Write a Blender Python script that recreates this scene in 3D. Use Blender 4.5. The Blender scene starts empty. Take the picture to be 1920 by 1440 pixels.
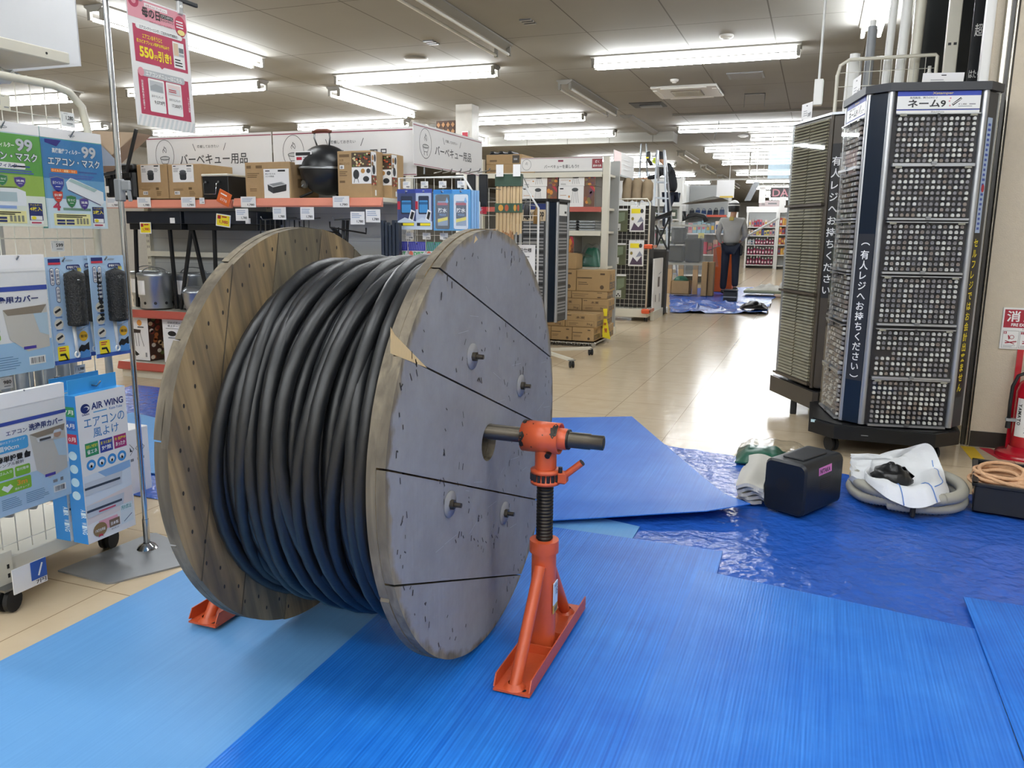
import bpy, bmesh, math, random
from mathutils import Vector as V, Matrix as Mx, noise as NZ
random.seed(7)
PI = math.pi
S = bpy.context.scene
COL = S.collection
# ---------------------------------------------------------------- camera
cam = bpy.data.cameras.new('camera'); cam.sensor_fit = 'HORIZONTAL'; cam.sensor_width = 36.0
cam.lens = 1500/1920*36; cam.clip_start = .05; cam.clip_end = 200
camo = bpy.data.objects.new('camera', cam); COL.objects.link(camo)
_p, _y, _r = math.radians(10.75), math.radians(-20.44), math.radians(.6)
_fw = V((math.sin(_y)*math.cos(_p), math.cos(_y)*math.cos(_p), -math.sin(_p)))
_rt = V((math.cos(_y), -math.sin(_y), 0)); _up = _rt.cross(_fw)
_rr = math.cos(_r)*_rt+math.sin(_r)*_up; _uu = -math.sin(_r)*_rt+math.cos(_r)*_up
camo.matrix_world = Mx(((_rr.x, _uu.x, -_fw.x, 0), (_rr.y, _uu.y, -_fw.y, 0), (_rr.z, _uu.z, -_fw.z, 1.18), (0, 0, 0, 1)))
S.camera = camo
# ---------------------------------------------------------------- world, exposure
w = bpy.data.worlds.new('world'); S.world = w; w.use_nodes = True
w.node_tree.nodes['Background'].inputs[0].default_value = (.75, .82, .9, 1)
w.node_tree.nodes['Background'].inputs[1].default_value = .15
S.view_settings.view_transform = 'Standard'; S.view_settings.look = 'None'
S.view_settings.exposure = 0.0; S.view_settings.gamma = 1.0
S.view_settings.use_curve_mapping = False
TUBE = 64.0            # radiance of a lit fluorescent tube
cy = S.cycles
cy.use_denoising = True; cy.max_bounces = 7; cy.diffuse_bounces = 4; cy.glossy_bounces = 4; cy.transparent_max_bounces = 10
cy.transmission_bounces = 4; cy.caustics_reflective = False; cy.caustics_refractive = False; cy.sample_clamp_indirect = 4.0
# ---------------------------------------------------------------- materials
def lin(h):
    r = []
    for i in (0, 2, 4):
        c = int(h[i:i+2], 16)/255
        r.append(c/12.92 if c <= .04045 else ((c+.055)/1.055)**2.4)
    return r
def nd(t, typ, **k):
    n = t.nodes.new(typ)
    for a, b in k.items(): setattr(n, a, b)
    return n
MATS = {}
def mat(name, h='', rough=.5, metal=0, var=.08, sc=14, bump=0, bsc=60, spec=.5, alpha=1, emit=0, stretch=None, coat=0):
    if name in MATS: return MATS[name]
    m = bpy.data.materials.new(name); m.use_nodes = True; t = m.node_tree
    b = t.nodes['Principled BSDF']; c = lin(h)
    tc = nd(t, 'ShaderNodeTexCoord'); src = tc.outputs['Object']
    if stretch:
        mp = nd(t, 'ShaderNodeMapping'); mp.inputs['Scale'].default_value = stretch
        t.links.new(src, mp.inputs[0]); src = mp.outputs[0]
    nz = nd(t, 'ShaderNodeTexNoise'); nz.inputs['Scale'].default_value = sc; nz.inputs['Detail'].default_value = 4
    t.links.new(src, nz.inputs['Vector'])
    mx = nd(t, 'ShaderNodeMix', data_type='RGBA')
    mx.inputs[6].default_value = [max(0, x*(1-var)) for x in c]+[1]
    mx.inputs[7].default_value = [min(1, x*(1+var)) for x in c]+[1]
    t.links.new(nz.outputs[0], mx.inputs[0]); t.links.new(mx.outputs[2], b.inputs['Base Color'])
    b.inputs['Roughness'].default_value = rough; b.inputs['Metallic'].default_value = metal
    b.inputs['Specular IOR Level'].default_value = spec; b.inputs['Alpha'].default_value = alpha
    b.inputs['Coat Weight'].default_value = coat
    if bump:
        n2 = nd(t, 'ShaderNodeTexNoise'); n2.inputs['Scale'].default_value = bsc
        t.links.new(src, n2.inputs['Vector'])
        bp = nd(t, 'ShaderNodeBump'); bp.inputs['Strength'].default_value = bump; bp.inputs['Distance'].default_value = .01
        t.links.new(n2.outputs[0], bp.inputs['Height']); t.links.new(bp.outputs[0], b.inputs['Normal'])
    if emit:
        t.links.new(mx.outputs[2], b.inputs['Emission Color']); b.inputs['Emission Strength'].default_value = emit
    MATS[name] = m
    return m
def ink(h):            # printing ink / plain plastic of one colour
    return mat('print_'+h, h, .45, var=.03)
def film(name, rough, bump):       # clear glossy plastic: see-through with a mirror-like sheen
    m = bpy.data.materials.new(name); m.use_nodes = True; t = m.node_tree; t.nodes.remove(t.nodes['Principled BSDF'])
    tr = nd(t, 'ShaderNodeBsdfTransparent'); tr.inputs[0].default_value = (.96, .97, .97, 1); gl = nd(t, 'ShaderNodeBsdfGlossy'); gl.inputs['Roughness'].default_value = rough
    fr = nd(t, 'ShaderNodeFresnel'); ge = nd(t, 'ShaderNodeNewGeometry'); ma = nd(t, 'ShaderNodeMath', operation='MULTIPLY_ADD'); ma.inputs[1].default_value = 1/1.42-1.42; ma.inputs[2].default_value = 1.42; t.links.new(ge.outputs['Backfacing'], ma.inputs[0]); t.links.new(ma.outputs[0], fr.inputs[0]); mx = nd(t, 'ShaderNodeMixShader')
    if bump:
        tc = nd(t, 'ShaderNodeTexCoord'); nz = nd(t, 'ShaderNodeTexNoise'); nz.inputs['Scale'].default_value = 30; t.links.new(tc.outputs['Object'], nz.inputs['Vector'])
        bp = nd(t, 'ShaderNodeBump'); bp.inputs['Strength'].default_value = bump; bp.inputs['Distance'].default_value = .01; t.links.new(nz.outputs[0], bp.inputs['Height'])
        t.links.new(bp.outputs[0], gl.inputs['Normal']); t.links.new(bp.outputs[0], fr.inputs['Normal'])
    t.links.new(fr.outputs[0], mx.inputs[0]); t.links.new(tr.outputs[0], mx.inputs[1]); t.links.new(gl.outputs[0], mx.inputs[2]); t.links.new(mx.outputs[0], t.nodes['Material Output'].inputs[0])
    MATS[name] = m; return m
# ---------------------------------------------------------------- mesh builder
TXT = {}
def glyphs(s, bold):
    k = (s, bold)
    if k not in TXT:
        cu = bpy.data.curves.new('t', 'FONT'); cu.body = s; cu.resolution_u = 3
        cu.offset = bold
        o = bpy.data.objects.new('t', cu); COL.objects.link(o)
        dg = bpy.context.evaluated_depsgraph_get(); dg.update()
        e = o.evaluated_get(dg); me = e.to_mesh()
        vs = [(v.co.x, v.co.y) for v in me.vertices]; fs = [tuple(p.vertices) for p in me.polygons]
        e.to_mesh_clear(); bpy.data.objects.remove(o); bpy.data.curves.remove(cu)
        if not vs: vs = [(0, 0), (1, 0), (1, 1)]; fs = []
        xs = [a for a, _ in vs]; ys = [a for _, a in vs]
        TXT[k] = (vs, fs, min(xs), min(ys), max(max(xs)-min(xs), 1e-4), max(max(ys)-min(ys), 1e-4))
    return TXT[k]
class B:
    def __init__(s): s.v = []; s.f = []; s.mi = []; s.sm = []; s.m = []; s.T = None
    def mt(s, m):
        if isinstance(m, str): m = MATS[m]
        if m not in s.m: s.m.append(m)
        return s.m.index(m)
    def add(s, vs, fs, m, smooth=False):
        k = len(s.v); i = s.mt(m)
        if s.T is not None: vs = [s.T @ V(p) for p in vs]
        s.v.extend([tuple(p) for p in vs])
        for f in fs: s.f.append([k+a for a in f]); s.mi.append(i); s.sm.append(smooth)
        return s
    def box(s, a, b, m, bev=0):
        x0, x1 = sorted((a[0], b[0])); y0, y1 = sorted((a[1], b[1])); z0, z1 = sorted((a[2], b[2]))
        if bev:
            bev = min(bev, (x1-x0)*.49, (y1-y0)*.49, (z1-z0)*.49)
            P = []
            for x, dx in ((x0, 1), (x1, -1)):
                for y, dy in ((y0, 1), (y1, -1)):
                    for z, dz in ((z0, 1), (z1, -1)):
                        P += [(x, y+dy*bev, z+dz*bev), (x+dx*bev, y, z+dz*bev), (x+dx*bev, y+dy*bev, z)]
            return s.hull(P, m)
        P = [(x, y, z) for z in (z0, z1) for y in (y0, y1) for x in (x0, x1)]
        return s.add(P, [(0, 2, 3, 1), (4, 5, 7, 6), (0, 1, 5, 4), (2, 6, 7, 3), (0, 4, 6, 2), (1, 3, 7, 5)], m)
    def hull(s, P, m, smooth=False):
        bm = bmesh.new()
        for p in P: bm.verts.new(p)
        bmesh.ops.convex_hull(bm, input=bm.verts)
        bmesh.ops.dissolve_limit(bm, angle_limit=.01, verts=bm.verts, edges=bm.edges)
        bm.verts.index_update()
        s.add([v.co.copy() for v in bm.verts], [[v.index for v in f.verts] for f in bm.faces], m, smooth)
        bm.free(); return s
    def bar(s, p, q, w, h, m, up=(0, 0, 1)):   # square bar between two points
        p, q = V(p), V(q); d = (q-p).normalized(); u = V(up)
        if abs(d.dot(u)) > .95: u = V((0, 1, 0))
        a = d.cross(u).normalized(); u = a.cross(d)
        P = [e+a*i*w/2+u*j*h/2 for e in (p, q) for i, j in ((-1, -1), (1, -1), (1, 1), (-1, 1))]
        return s.add(P, [(0, 3, 2, 1), (4, 5, 6, 7), (0, 1, 5, 4), (1, 2, 6, 5), (2, 3, 7, 6), (3, 0, 4, 7)], m)
    def cyl(s, p, q, r, m, r2=None, n=14, cap=True):
        p, q = V(p), V(q); d = (q-p).normalized(); u = V((0, 0, 1)) if abs(d.z) < .9 else V((1, 0, 0))
        a = d.cross(u).normalized(); u = a.cross(d); r2 = r if r2 is None else r2
        R = [[e+(a*math.cos(t)+u*math.sin(t))*k for t in [2*PI*i/n for i in range(n)]] for e, k in ((p, r), (q, r2))]
        s.add(R[0]+R[1], [(i, i+n, (i+1) % n+n, (i+1) % n) for i in range(n)], m, True)
        if cap: s.add(R[0], [tuple(range(n))], m); s.add(R[1], [tuple(reversed(range(n)))], m)
        return s
    def tube(s, pts, r, m, n=8, closed=False):
        pts = [V(p) for p in pts]; L = len(pts); rs = r if isinstance(r, (list, tuple)) else [r]*L
        up = None; vs = []
        for i, p in enumerate(pts):
            if closed: d = pts[(i+1) % L]-pts[i-1]
            else: d = pts[min(i+1, L-1)]-pts[max(i-1, 0)]
            d = d.normalized() if d.length > 1e-9 else V((0, 0, 1))
            if up is None:
                up = V((0, 0, 1)) if abs(d.z) < .9 else V((1, 0, 0))
            up = (up-d*up.dot(d)); up = up.normalized() if up.length > 1e-6 else d.orthogonal().normalized()
            a = d.cross(up)
            vs += [p+(a*math.cos(t)+up*math.sin(t))*rs[i] for t in [2*PI*k/n for k in range(n)]]
        fs = []
        for i in range(L if closed else L-1):
            j = (i+1) % L
            fs += [(i*n+k, i*n+(k+1) % n, j*n+(k+1) % n, j*n+k) for k in range(n)]
        if not closed: fs += [tuple(reversed(range(n))), tuple((L-1)*n+k for k in range(n))]
        return s.add(vs, fs, m, True)
    def lathe(s, prof, c, m, n=24, ax=(0, 0, 1)):
        ax = V(ax).normalized(); u = ax.orthogonal().normalized(); a = ax.cross(u); c = V(c); k = len(prof)
        vs = [c+ax*z+(u*math.cos(t)+a*math.sin(t))*r for t in [2*PI*i/n for i in range(n)] for r, z in prof]
        fs = [(i*k+j, ((i+1) % n)*k+j, ((i+1) % n)*k+j+1, i*k+j+1) for i in range(n) for j in range(k-1)]
        return s.add(vs, fs, m, True)
    def ball(s, c, r, m, n=14, sq=(1, 1, 1)):
        c = V(c); vs = []; h = n//2
        for i in range(h+1):
            t = PI*i/h
            for j in range(n):
                p = 2*PI*j/n
                vs.append(c+V((r*sq[0]*math.sin(t)*math.cos(p), r*sq[1]*math.sin(t)*math.sin(p), r*sq[2]*math.cos(t))))
        return s.add(vs, [(i*n+j, (i+1)*n+j, (i+1)*n+(j+1) % n, i*n+(j+1) % n) for i in range(h) for j in range(n)], m, True)
    def prism(s, poly, o, u, v, d, m, smooth=False):    # polygon in the plane (o,u,v) pushed along d
        o, u, v, d = V(o), V(u), V(v), V(d); n = len(poly)
        a = [o+u*x+v*y for x, y in poly]; b = [p+d for p in a]
        s.add(a, [tuple(range(n))], m); s.add(b, [tuple(reversed(range(n)))], m)
        return s.add(a+b, [(i, i+n, (i+1) % n+n, (i+1) % n) for i in range(n)], m, smooth)
    def grid(s, fn, nx, ny, m, th=0, smooth=True):       # fn(u,v) -> point ; th adds a thickness below
        P = [V(fn(i/nx, j/ny)) for j in range(ny+1) for i in range(nx+1)]; W = nx+1
        F = [(j*W+i, j*W+i+1, (j+1)*W+i+1, (j+1)*W+i) for j in range(ny) for i in range(nx)]
        s.add(P, F, m, smooth)
        if th:
            Q = [p-V((0, 0, th)) for p in P]; s.add(Q, [tuple(reversed(f)) for f in F], m, smooth)
            e = [i for i in range(W)]+[j*W+nx for j in range(1, ny+1)]+[ny*W+i for i in range(nx-1, -1, -1)]+[j*W for j in range(ny-1, 0, -1)]
            n = len(e); s.add([P[i] for i in e]+[Q[i] for i in e], [(i, i+n, (i+1) % n+n, (i+1) % n) for i in range(n)], m)
        return s
class G:      # printing on a flat face: origin, right and up vectors; layers sit a hair above each other
    def __init__(s, b, o, u, v, step=.0006): s.b = b; s.o = V(o); s.u = V(u).normalized(); s.v = V(v).normalized(); s.n = s.u.cross(s.v); s.st = step
    def P(s, x, y, l): return s.o+s.u*x+s.v*y+s.n*(s.st*l)
    def r(s, x, y, w, h, m, l=1): s.b.add([s.P(x, y, l), s.P(x+w, y, l), s.P(x+w, y+h, l), s.P(x, y+h, l)], [(0, 1, 2, 3)], m); return s
    def p(s, pts, m, l=1): s.b.add([s.P(x, y, l) for x, y in pts], [tuple(range(len(pts)))], m); return s
    def e(s, x, y, rx, ry, m, l=1, n=20): return s.p([(x+rx*math.cos(2*PI*i/n), y+ry*math.sin(2*PI*i/n)) for i in range(n)], m, l)
    def ring(s, x, y, rx, ry, w, m, l=1, n=28):
        a = [(x+k*math.cos(2*PI*i/n), y+q*math.sin(2*PI*i/n)) for k, q in ((rx, ry), (rx-w, ry-w)) for i in range(n)]
        s.b.add([s.P(q, z, l) for q, z in a], [(i, (i+1) % n, n+(i+1) % n, n+i) for i in range(n)], m); return s
    def rr(s, x, y, w, h, rad, m, l=1):
        pts = []
        for cx, cy2, a in ((x+w-rad, y+rad, -90), (x+w-rad, y+h-rad, 0), (x+rad, y+h-rad, 90), (x+rad, y+rad, 180)):
            pts += [(cx+rad*math.cos(math.radians(a+k*22.5)), cy2+rad*math.sin(math.radians(a+k*22.5))) for k in range(5)]
        return s.p(pts, m, l)
    def ln(s, x0, y0, x1, y1, w, m, l=1):
        d = V((x1-x0, y1-y0)).normalized()*w/2
        return s.p([(x0-d.y, y0+d.x), (x0+d.y, y0-d.x), (x1+d.y, y1-d.x), (x1-d.y, y1+d.x)], m, l)
    def t(s, txt, x, y, w, h, m, l=2, bold=.012, sk=0):     # text stretched into the box x,y,w,h
        vs, fs, a, c, W, H = glyphs(txt, bold)
        s.b.add([s.P(x+(p-a)/W*w+sk*(q-c)/H, y+(q-c)/H*h, l) for p, q in vs], fs, m); return s
    def tv(s, txt, x, ytop, em, m, l=2, bold=.012, pitch=None):   # vertical line of text
        pitch = pitch or em
        for i, ch in enumerate(txt):
            if ch == ' ': continue
            vs, fs, a, c, W, H = glyphs(ch, bold)
            yb = ytop-(i+1)*pitch+em*.12
            if ch in 'ー（）()～':
                s.b.add([s.P(x+em*.5+(q-c-H/2)*em*.95, ytop-(i+.5)*pitch-(p-a-W/2)*em*.95, l) for p, q in vs], fs, m)
            else: s.b.add([s.P(x+em*.5+(p-a-W/2)*em*.95, yb+q*em*.95, l) for p, q in vs], fs, m)
        return s
    def bars(s, x, y, w, h, m, l=2, n=9):
        for i in range(n): s.r(x+w*i/n, y, w/n*random.uniform(.25, .75), h, m, l)
        return s
    def lines(s, x, y, w, n, pitch, th, m, l=2):            # rows of print too small to read
        for i in range(n): s.r(x, y-i*pitch, w*random.uniform(.7, 1), th, m, l)
        return s
KIDS = {}; INV = {}; PREF = {}
def thing(name, label, cat, loc, rz=0, group=None):
    o = bpy.data.objects.new(name, None); o.empty_display_size = .05; COL.objects.link(o)
    o.location = loc; o.rotation_euler = (0, 0, rz); KIDS[o] = []
    PREF[o] = Mx.Translation(V(loc)) @ Mx.Rotation(rz, 4, 'Z'); INV[o] = PREF[o].inverted()
    return tag(o, label, cat, group)
def tag(o, label=None, cat=None, group=None, kind=None):
    for k, v in (('label', label), ('category', cat), ('group', group), ('kind', kind)):
        if v: o[k] = v
    return o
def ob(name, b, par=None, label=None, cat=None, group=None, kind=None):    # one mesh object from world coordinates
    if par is not None: M = INV[par]
    else:
        xs, ys, zs = zip(*b.v); M = Mx.Translation((-(min(xs)+max(xs))/2, -(min(ys)+max(ys))/2, -min(zs)))
    me = bpy.data.meshes.new(name)
    me.from_pydata([M @ V(p) for p in b.v], [], b.f); 
    for m in b.m: me.materials.append(m)
    me.polygons.foreach_set('material_index', b.mi); me.polygons.foreach_set('use_smooth', b.sm)
    me.update()
    o = bpy.data.objects.new(name, me); COL.objects.link(o); KIDS[o] = []
    if par is not None: o.parent = par; KIDS[par].append(o); INV[o] = INV[par]
    else: o.location = -M.translation; INV[o] = M
    return tag(o, label, cat, group, kind)
def dup(root, loc, label=None, group=None, rz=None, par=None):
    c = root.copy(); COL.objects.link(c); KIDS[c] = []
    if par is None: c.location = loc
    else: c.parent = par
    if rz is not None: c.rotation_euler = (0, 0, rz)
    if label: c['label'] = label
    if group: c['group'] = group
    for k in KIDS[root]: dup(k, None, par=c)
    return c
def single(name, label, cat, build, group=None, kind=None):
    b = B(); build(b); return ob(name, b, None, label, cat, group, kind)
# common materials
mat('white_paper', 'ECEBEA', .55, var=.02); mat('cream_metal', 'D9D5C6', .35, var=.04); mat('white_metal', 'E2E2E0', .35, var=.03)
mat('chrome', 'C9CCD0', .15, 1, var=.05); mat('steel', '8E9194', .38, 1, var=.12); mat('black_plastic', '15171B', .4, var=.2)
mat('black_metal', '1E2023', .45, var=.15); mat('cardboard', 'A98C66', .8, var=.1, sc=30); mat('cardboard_dark', '8A6F4E', .8, var=.1)
mat('grey_plastic', '8B8E92', .45); film('clear_film', .1, .35); film('acrylic', .03, 0); mat('white_plastic', 'EFEFEC', .4, var=.02)
mat('wire', 'DCDAD0', .35, var=.03); mat('rubber', '17181A', .7, var=.2)
BLK = ink('1B1B1E'); WHT = ink('F2F2F0'); GRY = ink('8A8C90'); RED = ink('B3263B'); YEL = ink('F2DF2E'); NAVY = ink('1F2F6B')
# ================================================================ THE SETTING
def floor_mat():
    m = bpy.data.materials.new('floor_tile'); m.use_nodes = True; t = m.node_tree; b = t.nodes['Principled BSDF']
    tc = nd(t, 'ShaderNodeTexCoord'); sp = nd(t, 'ShaderNodeSeparateXYZ'); g = nd(t, 'ShaderNodeNewGeometry')
    t.links.new(g.outputs['Position'], sp.inputs[0])
    P = .4577; outs = []
    for k, off in (('X', .294), ('Y', -.018)):
        a = nd(t, 'ShaderNodeMath', operation='ADD'); a.inputs[1].default_value = off+100*P
        t.links.new(sp.outputs[k], a.inputs[0])
        d = nd(t, 'ShaderNodeMath', operation='DIVIDE'); d.inputs[1].default_value = P; t.links.new(a.outputs[0], d.inputs[0])
        fr = nd(t, 'ShaderNodeMath', operation='FRACT'); t.links.new(d.outputs[0], fr.inputs[0])
        pp = nd(t, 'ShaderNodeMath', operation='PINGPONG'); pp.inputs[1].default_value = .5; t.links.new(fr.outputs[0], pp.inputs[0])
        lt = nd(t, 'ShaderNodeMath', operation='LESS_THAN'); lt.inputs[1].default_value = .004; t.links.new(pp.outputs[0], lt.inputs[0])
        outs.append(lt)
    mxm = nd(t, 'ShaderNodeMath', operation='MAXIMUM'); t.links.new(outs[0].outputs[0], mxm.inputs[0]); t.links.new(outs[1].outputs[0], mxm.inputs[1])
    nz = nd(t, 'ShaderNodeTexNoise'); nz.inputs['Scale'].default_value = 9; nz.inputs['Detail'].default_value = 6
    t.links.new(g.outputs['Position'], nz.inputs['Vector'])
    c1 = nd(t, 'ShaderNodeMix', data_type='RGBA'); c1.inputs[6].default_value = lin('C4B092')+[1]; c1.inputs[7].default_value = lin('D2C0A4')+[1]
    t.links.new(nz.outputs[0], c1.inputs[0])
    c2 = nd(t, 'ShaderNodeMix', data_type='RGBA'); c2.inputs[7].default_value = lin('8E7A61')+[1]
    t.links.new(mxm.outputs[0], c2.inputs[0]); t.links.new(c1.outputs[2], c2.inputs[6]); t.links.new(c2.outputs[2], b.inputs['Base Color'])
    b.inputs['Roughness'].default_value = .16; b.inputs['Specular IOR Level'].default_value = .16
    n2 = nd(t, 'ShaderNodeTexNoise'); n2.inputs['Scale'].default_value = 11; n2.inputs['Detail'].default_value = 3
    t.links.new(g.outputs['Position'], n2.inputs['Vector'])
    bp = nd(t, 'ShaderNodeBump'); bp.inputs['Strength'].default_value = .16; bp.inputs['Distance'].default_value = .01
    t.links.new(n2.outputs[0], bp.inputs['Height']); t.links.new(bp.outputs[0], b.inputs['Normal'])
    return m
def ceil_mat():
    m = bpy.data.materials.new('ceiling_board'); m.use_nodes = True; t = m.node_tree; b = t.nodes['Principled BSDF']
    g = nd(t, 'ShaderNodeNewGeometry'); sp = nd(t, 'ShaderNodeSeparateXYZ'); t.links.new(g.outputs['Position'], sp.inputs[0]); outs = []
    for k, P, off in (('X', .945, .59), ('Y', 1.85, .4)):
        a = nd(t, 'ShaderNodeMath', operation='ADD'); a.inputs[1].default_value = off+100*P; t.links.new(sp.outputs[k], a.inputs[0])
        d = nd(t, 'ShaderNodeMath', operation='DIVIDE'); d.inputs[1].default_value = P; t.links.new(a.outputs[0], d.inputs[0])
        fr = nd(t, 'ShaderNodeMath', operation='FRACT'); t.links.new(d.outputs[0], fr.inputs[0])
        pp = nd(t, 'ShaderNodeMath', operation='PINGPONG'); pp.inputs[1].default_value = .5; t.links.new(fr.outputs[0], pp.inputs[0])
        lt = nd(t, 'ShaderNodeMath', operation='LESS_THAN'); lt.inputs[1].default_value = .0075 if k == 'X' else .0035; t.links.new(pp.outputs[0], lt.inputs[0]); outs.append(lt)
    mxm = nd(t, 'ShaderNodeMath', operation='MAXIMUM'); t.links.new(outs[0].outputs[0], mxm.inputs[0]); t.links.new(outs[1].outputs[0], mxm.inputs[1])
    nz = nd(t, 'ShaderNodeTexNoise'); nz.inputs['Scale'].default_value = 1.2; nz.inputs['Detail'].default_value = 8; t.links.new(g.outputs['Position'], nz.inputs['Vector'])
    c1 = nd(t, 'ShaderNodeMix', data_type='RGBA'); c1.inputs[6].default_value = lin('8B8983')+[1]; c1.inputs[7].default_value = lin('989690')+[1]; t.links.new(nz.outputs[0], c1.inputs[0])
    c2 = nd(t, 'ShaderNodeMix', data_type='RGBA'); c2.inputs[7].default_value = lin('5F5B56')+[1]
    t.links.new(mxm.outputs[0], c2.inputs[0]); t.links.new(c1.outputs[2], c2.inputs[6]); t.links.new(c2.outputs[2], b.inputs['Base Color'])
    b.inputs['Roughness'].default_value = .8
    return m
MATS['floor'] = floor_mat(); MATS['ceil'] = ceil_mat()
mat('wall_cloth', 'CFC3AE', .75, var=.06, sc=40, bump=.25, bsc=160); mat('wall_white', 'C9C5BC', .7); mat('door_dark', '2B2722', .35, var=.1); mat('door_steel', '9A958B', .25, .9, var=.08)
mat('window_dark', '2A2C2D', .08, var=.05)
def st(name, build): return single(name, None, None, build, kind='structure')
st('floor', lambda b: b.box((-17, -4, -.1), (2.6, 57, 0), 'floor'))
st('ceiling', lambda b: b.box((-17, -4, 3.3), (2.6, 57, 3.4), 'ceil'))
st('wall_left', lambda b: b.box((-17.1, -4, 0), (-17, 57, 3.3), 'wall_white'))
st('wall_back', lambda b: b.box((-17, 57, 0), (2.6, 57.1, 3.3), 'wall_white'))
st('wall_behind', lambda b: b.box((-17, -4.1, 0), (2.6, -4, 3.3), 'wall_white'))
st('wall_right', lambda b: b.box((2.6, -4, 0), (2.7, 57, 3.3), 'wall_white'))
st('wall_front', lambda b: b.box((.905, 5.1, 0), (2.6, 5.22, 3.3), 'wall_cloth'))
st('baseboard_front', lambda b: b.box((.907, 5.094, 0), (2.6, 5.1, .09), 'door_dark'))
st('trim_1', lambda b: b.box((.868, 5.115, 0), (.905, 5.2, 3.3), 'door_dark'))
st('trim_2', lambda b: b.box((.848, 5.13, 0), (.868, 5.2, 3.3), 'door_steel').cyl((.893, 5.108, 0), (.893, 5.108, 3.3), .008, 'door_steel'))
st('trim_3', lambda b: b.box((.815, 5.2, 0), (.85, 5.26, 3.3), 'wall_cloth').box((.77, 5.24, 0), (.815, 5.3, 3.3), 'white_metal'))
st('window_1', lambda b: b.box((.57, 7.2, 0), (2.5, 7.24, 3.3), 'window_dark'))
# ---------------------------------------------------------------- ceiling lights
def tube_mat():
    m = bpy.data.materials.new('lit_tube'); m.use_nodes = True; t = m.node_tree; t.nodes.remove(t.nodes['Principled BSDF'])
    e = nd(t, 'ShaderNodeEmission'); e.inputs[0].default_value = (.93, .97, 1, 1); e.inputs[1].default_value = TUBE
    t.links.new(e.outputs[0], t.nodes['Material Output'].inputs[0]); MATS['lit_tube'] = m
tube_mat(); mat('fitting', '827F78', .5, var=.04)
def fixture(a, b2, lit=True, tubes=2, n=8):   # a, b2: the two ends on the ceiling plane
    a = V((a[0], a[1], 3.3)); b2 = V((b2[0], b2[1], 3.3)); d = (b2-a).normalized(); p = V((-d.y, d.x, 0)); c = (a+b2)/2
    L = (b2-a).length
    def mk(label, grp):
        t = thing('ceiling_light', label, 'ceiling light', c, 0, grp)
        q = B()
        prof = [(-.115, -.002), (.115, -.002), (.115, -.02), (.045, -.065), (-.045, -.065), (-.115, -.02)]
        q.prism(prof, a-d*.03, p, (0, 0, 1), d*(L+.06), 'fitting'); ft = ob('fitting', q, t)
        if tubes:
            for s in (-1, 1):
                for e in (a, b2):
                    k = B(); o = e+p*s*.078; k.box(o+V((-.018, -.018, -.136)), o+V((.018, .018, -.02)), 'fitting'); ob('socket', k, ft)
            for s in (-1, 1)[:tubes]:
                k = B(); k.cyl(a+p*s*.078+d*.02+V((0, 0, -.118)), b2+p*s*.078-d*.02+V((0, 0, -.118)), .0165, 'lit_tube' if lit else 'white_plastic', n=n); ob('tube', k, t)
        return t
    return mk
LIT = 'lit twin-tube lights on the ceiling'
fixture((-2.72, 10.1), (-.35, 10.1))('lit twin-tube light spanning the ceiling just ahead of the cassette air conditioner', LIT)
fixture((-6.4, 10.14), (-4.06, 10.14))('lit twin-tube light above the boxes and kettle grill, nearer of that column', LIT)
fixture((-10.1, 10.1), (-7.66, 10.1))('lit twin-tube light half hidden behind the pink hanging poster', LIT)
fixture((-14, 10.1), (-11.3, 10.1))('lit twin-tube light seen through the top of the near mesh rack', LIT)
fixture((-6.43, 14.5), (-4.08, 14.5))('lit twin-tube light above the flat brown boxes, nearer of the pair there', LIT)
fixture((-6.53, 16.95), (-4.1, 16.95))('lit twin-tube light above the flat brown boxes, farther of the pair there', LIT)
fixture((-10.0, 14.33), (-7.56, 14.33))('lit twin-tube light just over the top edge of the right white banner', LIT)
fixture((-13.7, 14.3), (-11.3, 14.3))('lit twin-tube light just over the top edge of the left white banner', LIT)
fixture((-16.2, 13.0), (-13.75, 13.0))('lit twin-tube light low beside the top of the chrome sign pole', LIT)
fixture((-6.72, 6.35), (-6.72, 8.78))('lit lengthwise twin-tube light passing behind the pink hanging poster', LIT)
fixture((-6.97, 10.9), (-6.97, 13.35))('lit lengthwise twin-tube light ending over the third white banner', LIT)
fixture((-7.4, 15.2), (-7.4, 17.6))('lit lengthwise twin-tube light peeping out beside the lattice screen pillar', LIT)
fixture((.36, 6.95), (.36, 9.42))('lit lengthwise twin-tube light above the two rotating displays', LIT)
for i, y in enumerate((16.75, 20.8, 22.5, 24.7, 29.1, 33.3, 38, 42.4, 46, 49.5)):
    w_ = ('first', 'third', 'fourth', 'fifth', 'sixth', 'seventh', 'eighth', 'ninth', 'tenth', 'eleventh')[i]
    fixture((-2.75, y), (-.38, y), n=6)('lit tube light %s of the row running away above the aisle' % w_, LIT)
fixture((-1.5, 18.5), (.9, 18.5), n=6)('lit tube light set to the side, second of the row running away above the aisle', LIT)
for i, y in enumerate((22.7, 25.0, 29.4, 33.7, 38)):
    fixture((-6.53, y), (-4.16, y), n=6)('lit tube light %s of the row behind the man on the ladder' % ('first', 'second', 'third', 'fourth', 'fifth')[i], LIT)
UN = 'unlit fittings on the ceiling'
fixture((-3.52, 6.6), (-3.55, 9.1), False)('unlit lengthwise light fitting, nearest of the diagonal row of fittings', UN)
fixture((-3.5, 11.4), (-3.5, 14.2), False)('unlit lengthwise light fitting, second of the diagonal row of fittings', UN)
fixture((-3.42, 15.0), (-3.42, 17.8), False, 0)('bare unlit light fitting without tubes, third of the diagonal row', UN)
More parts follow.
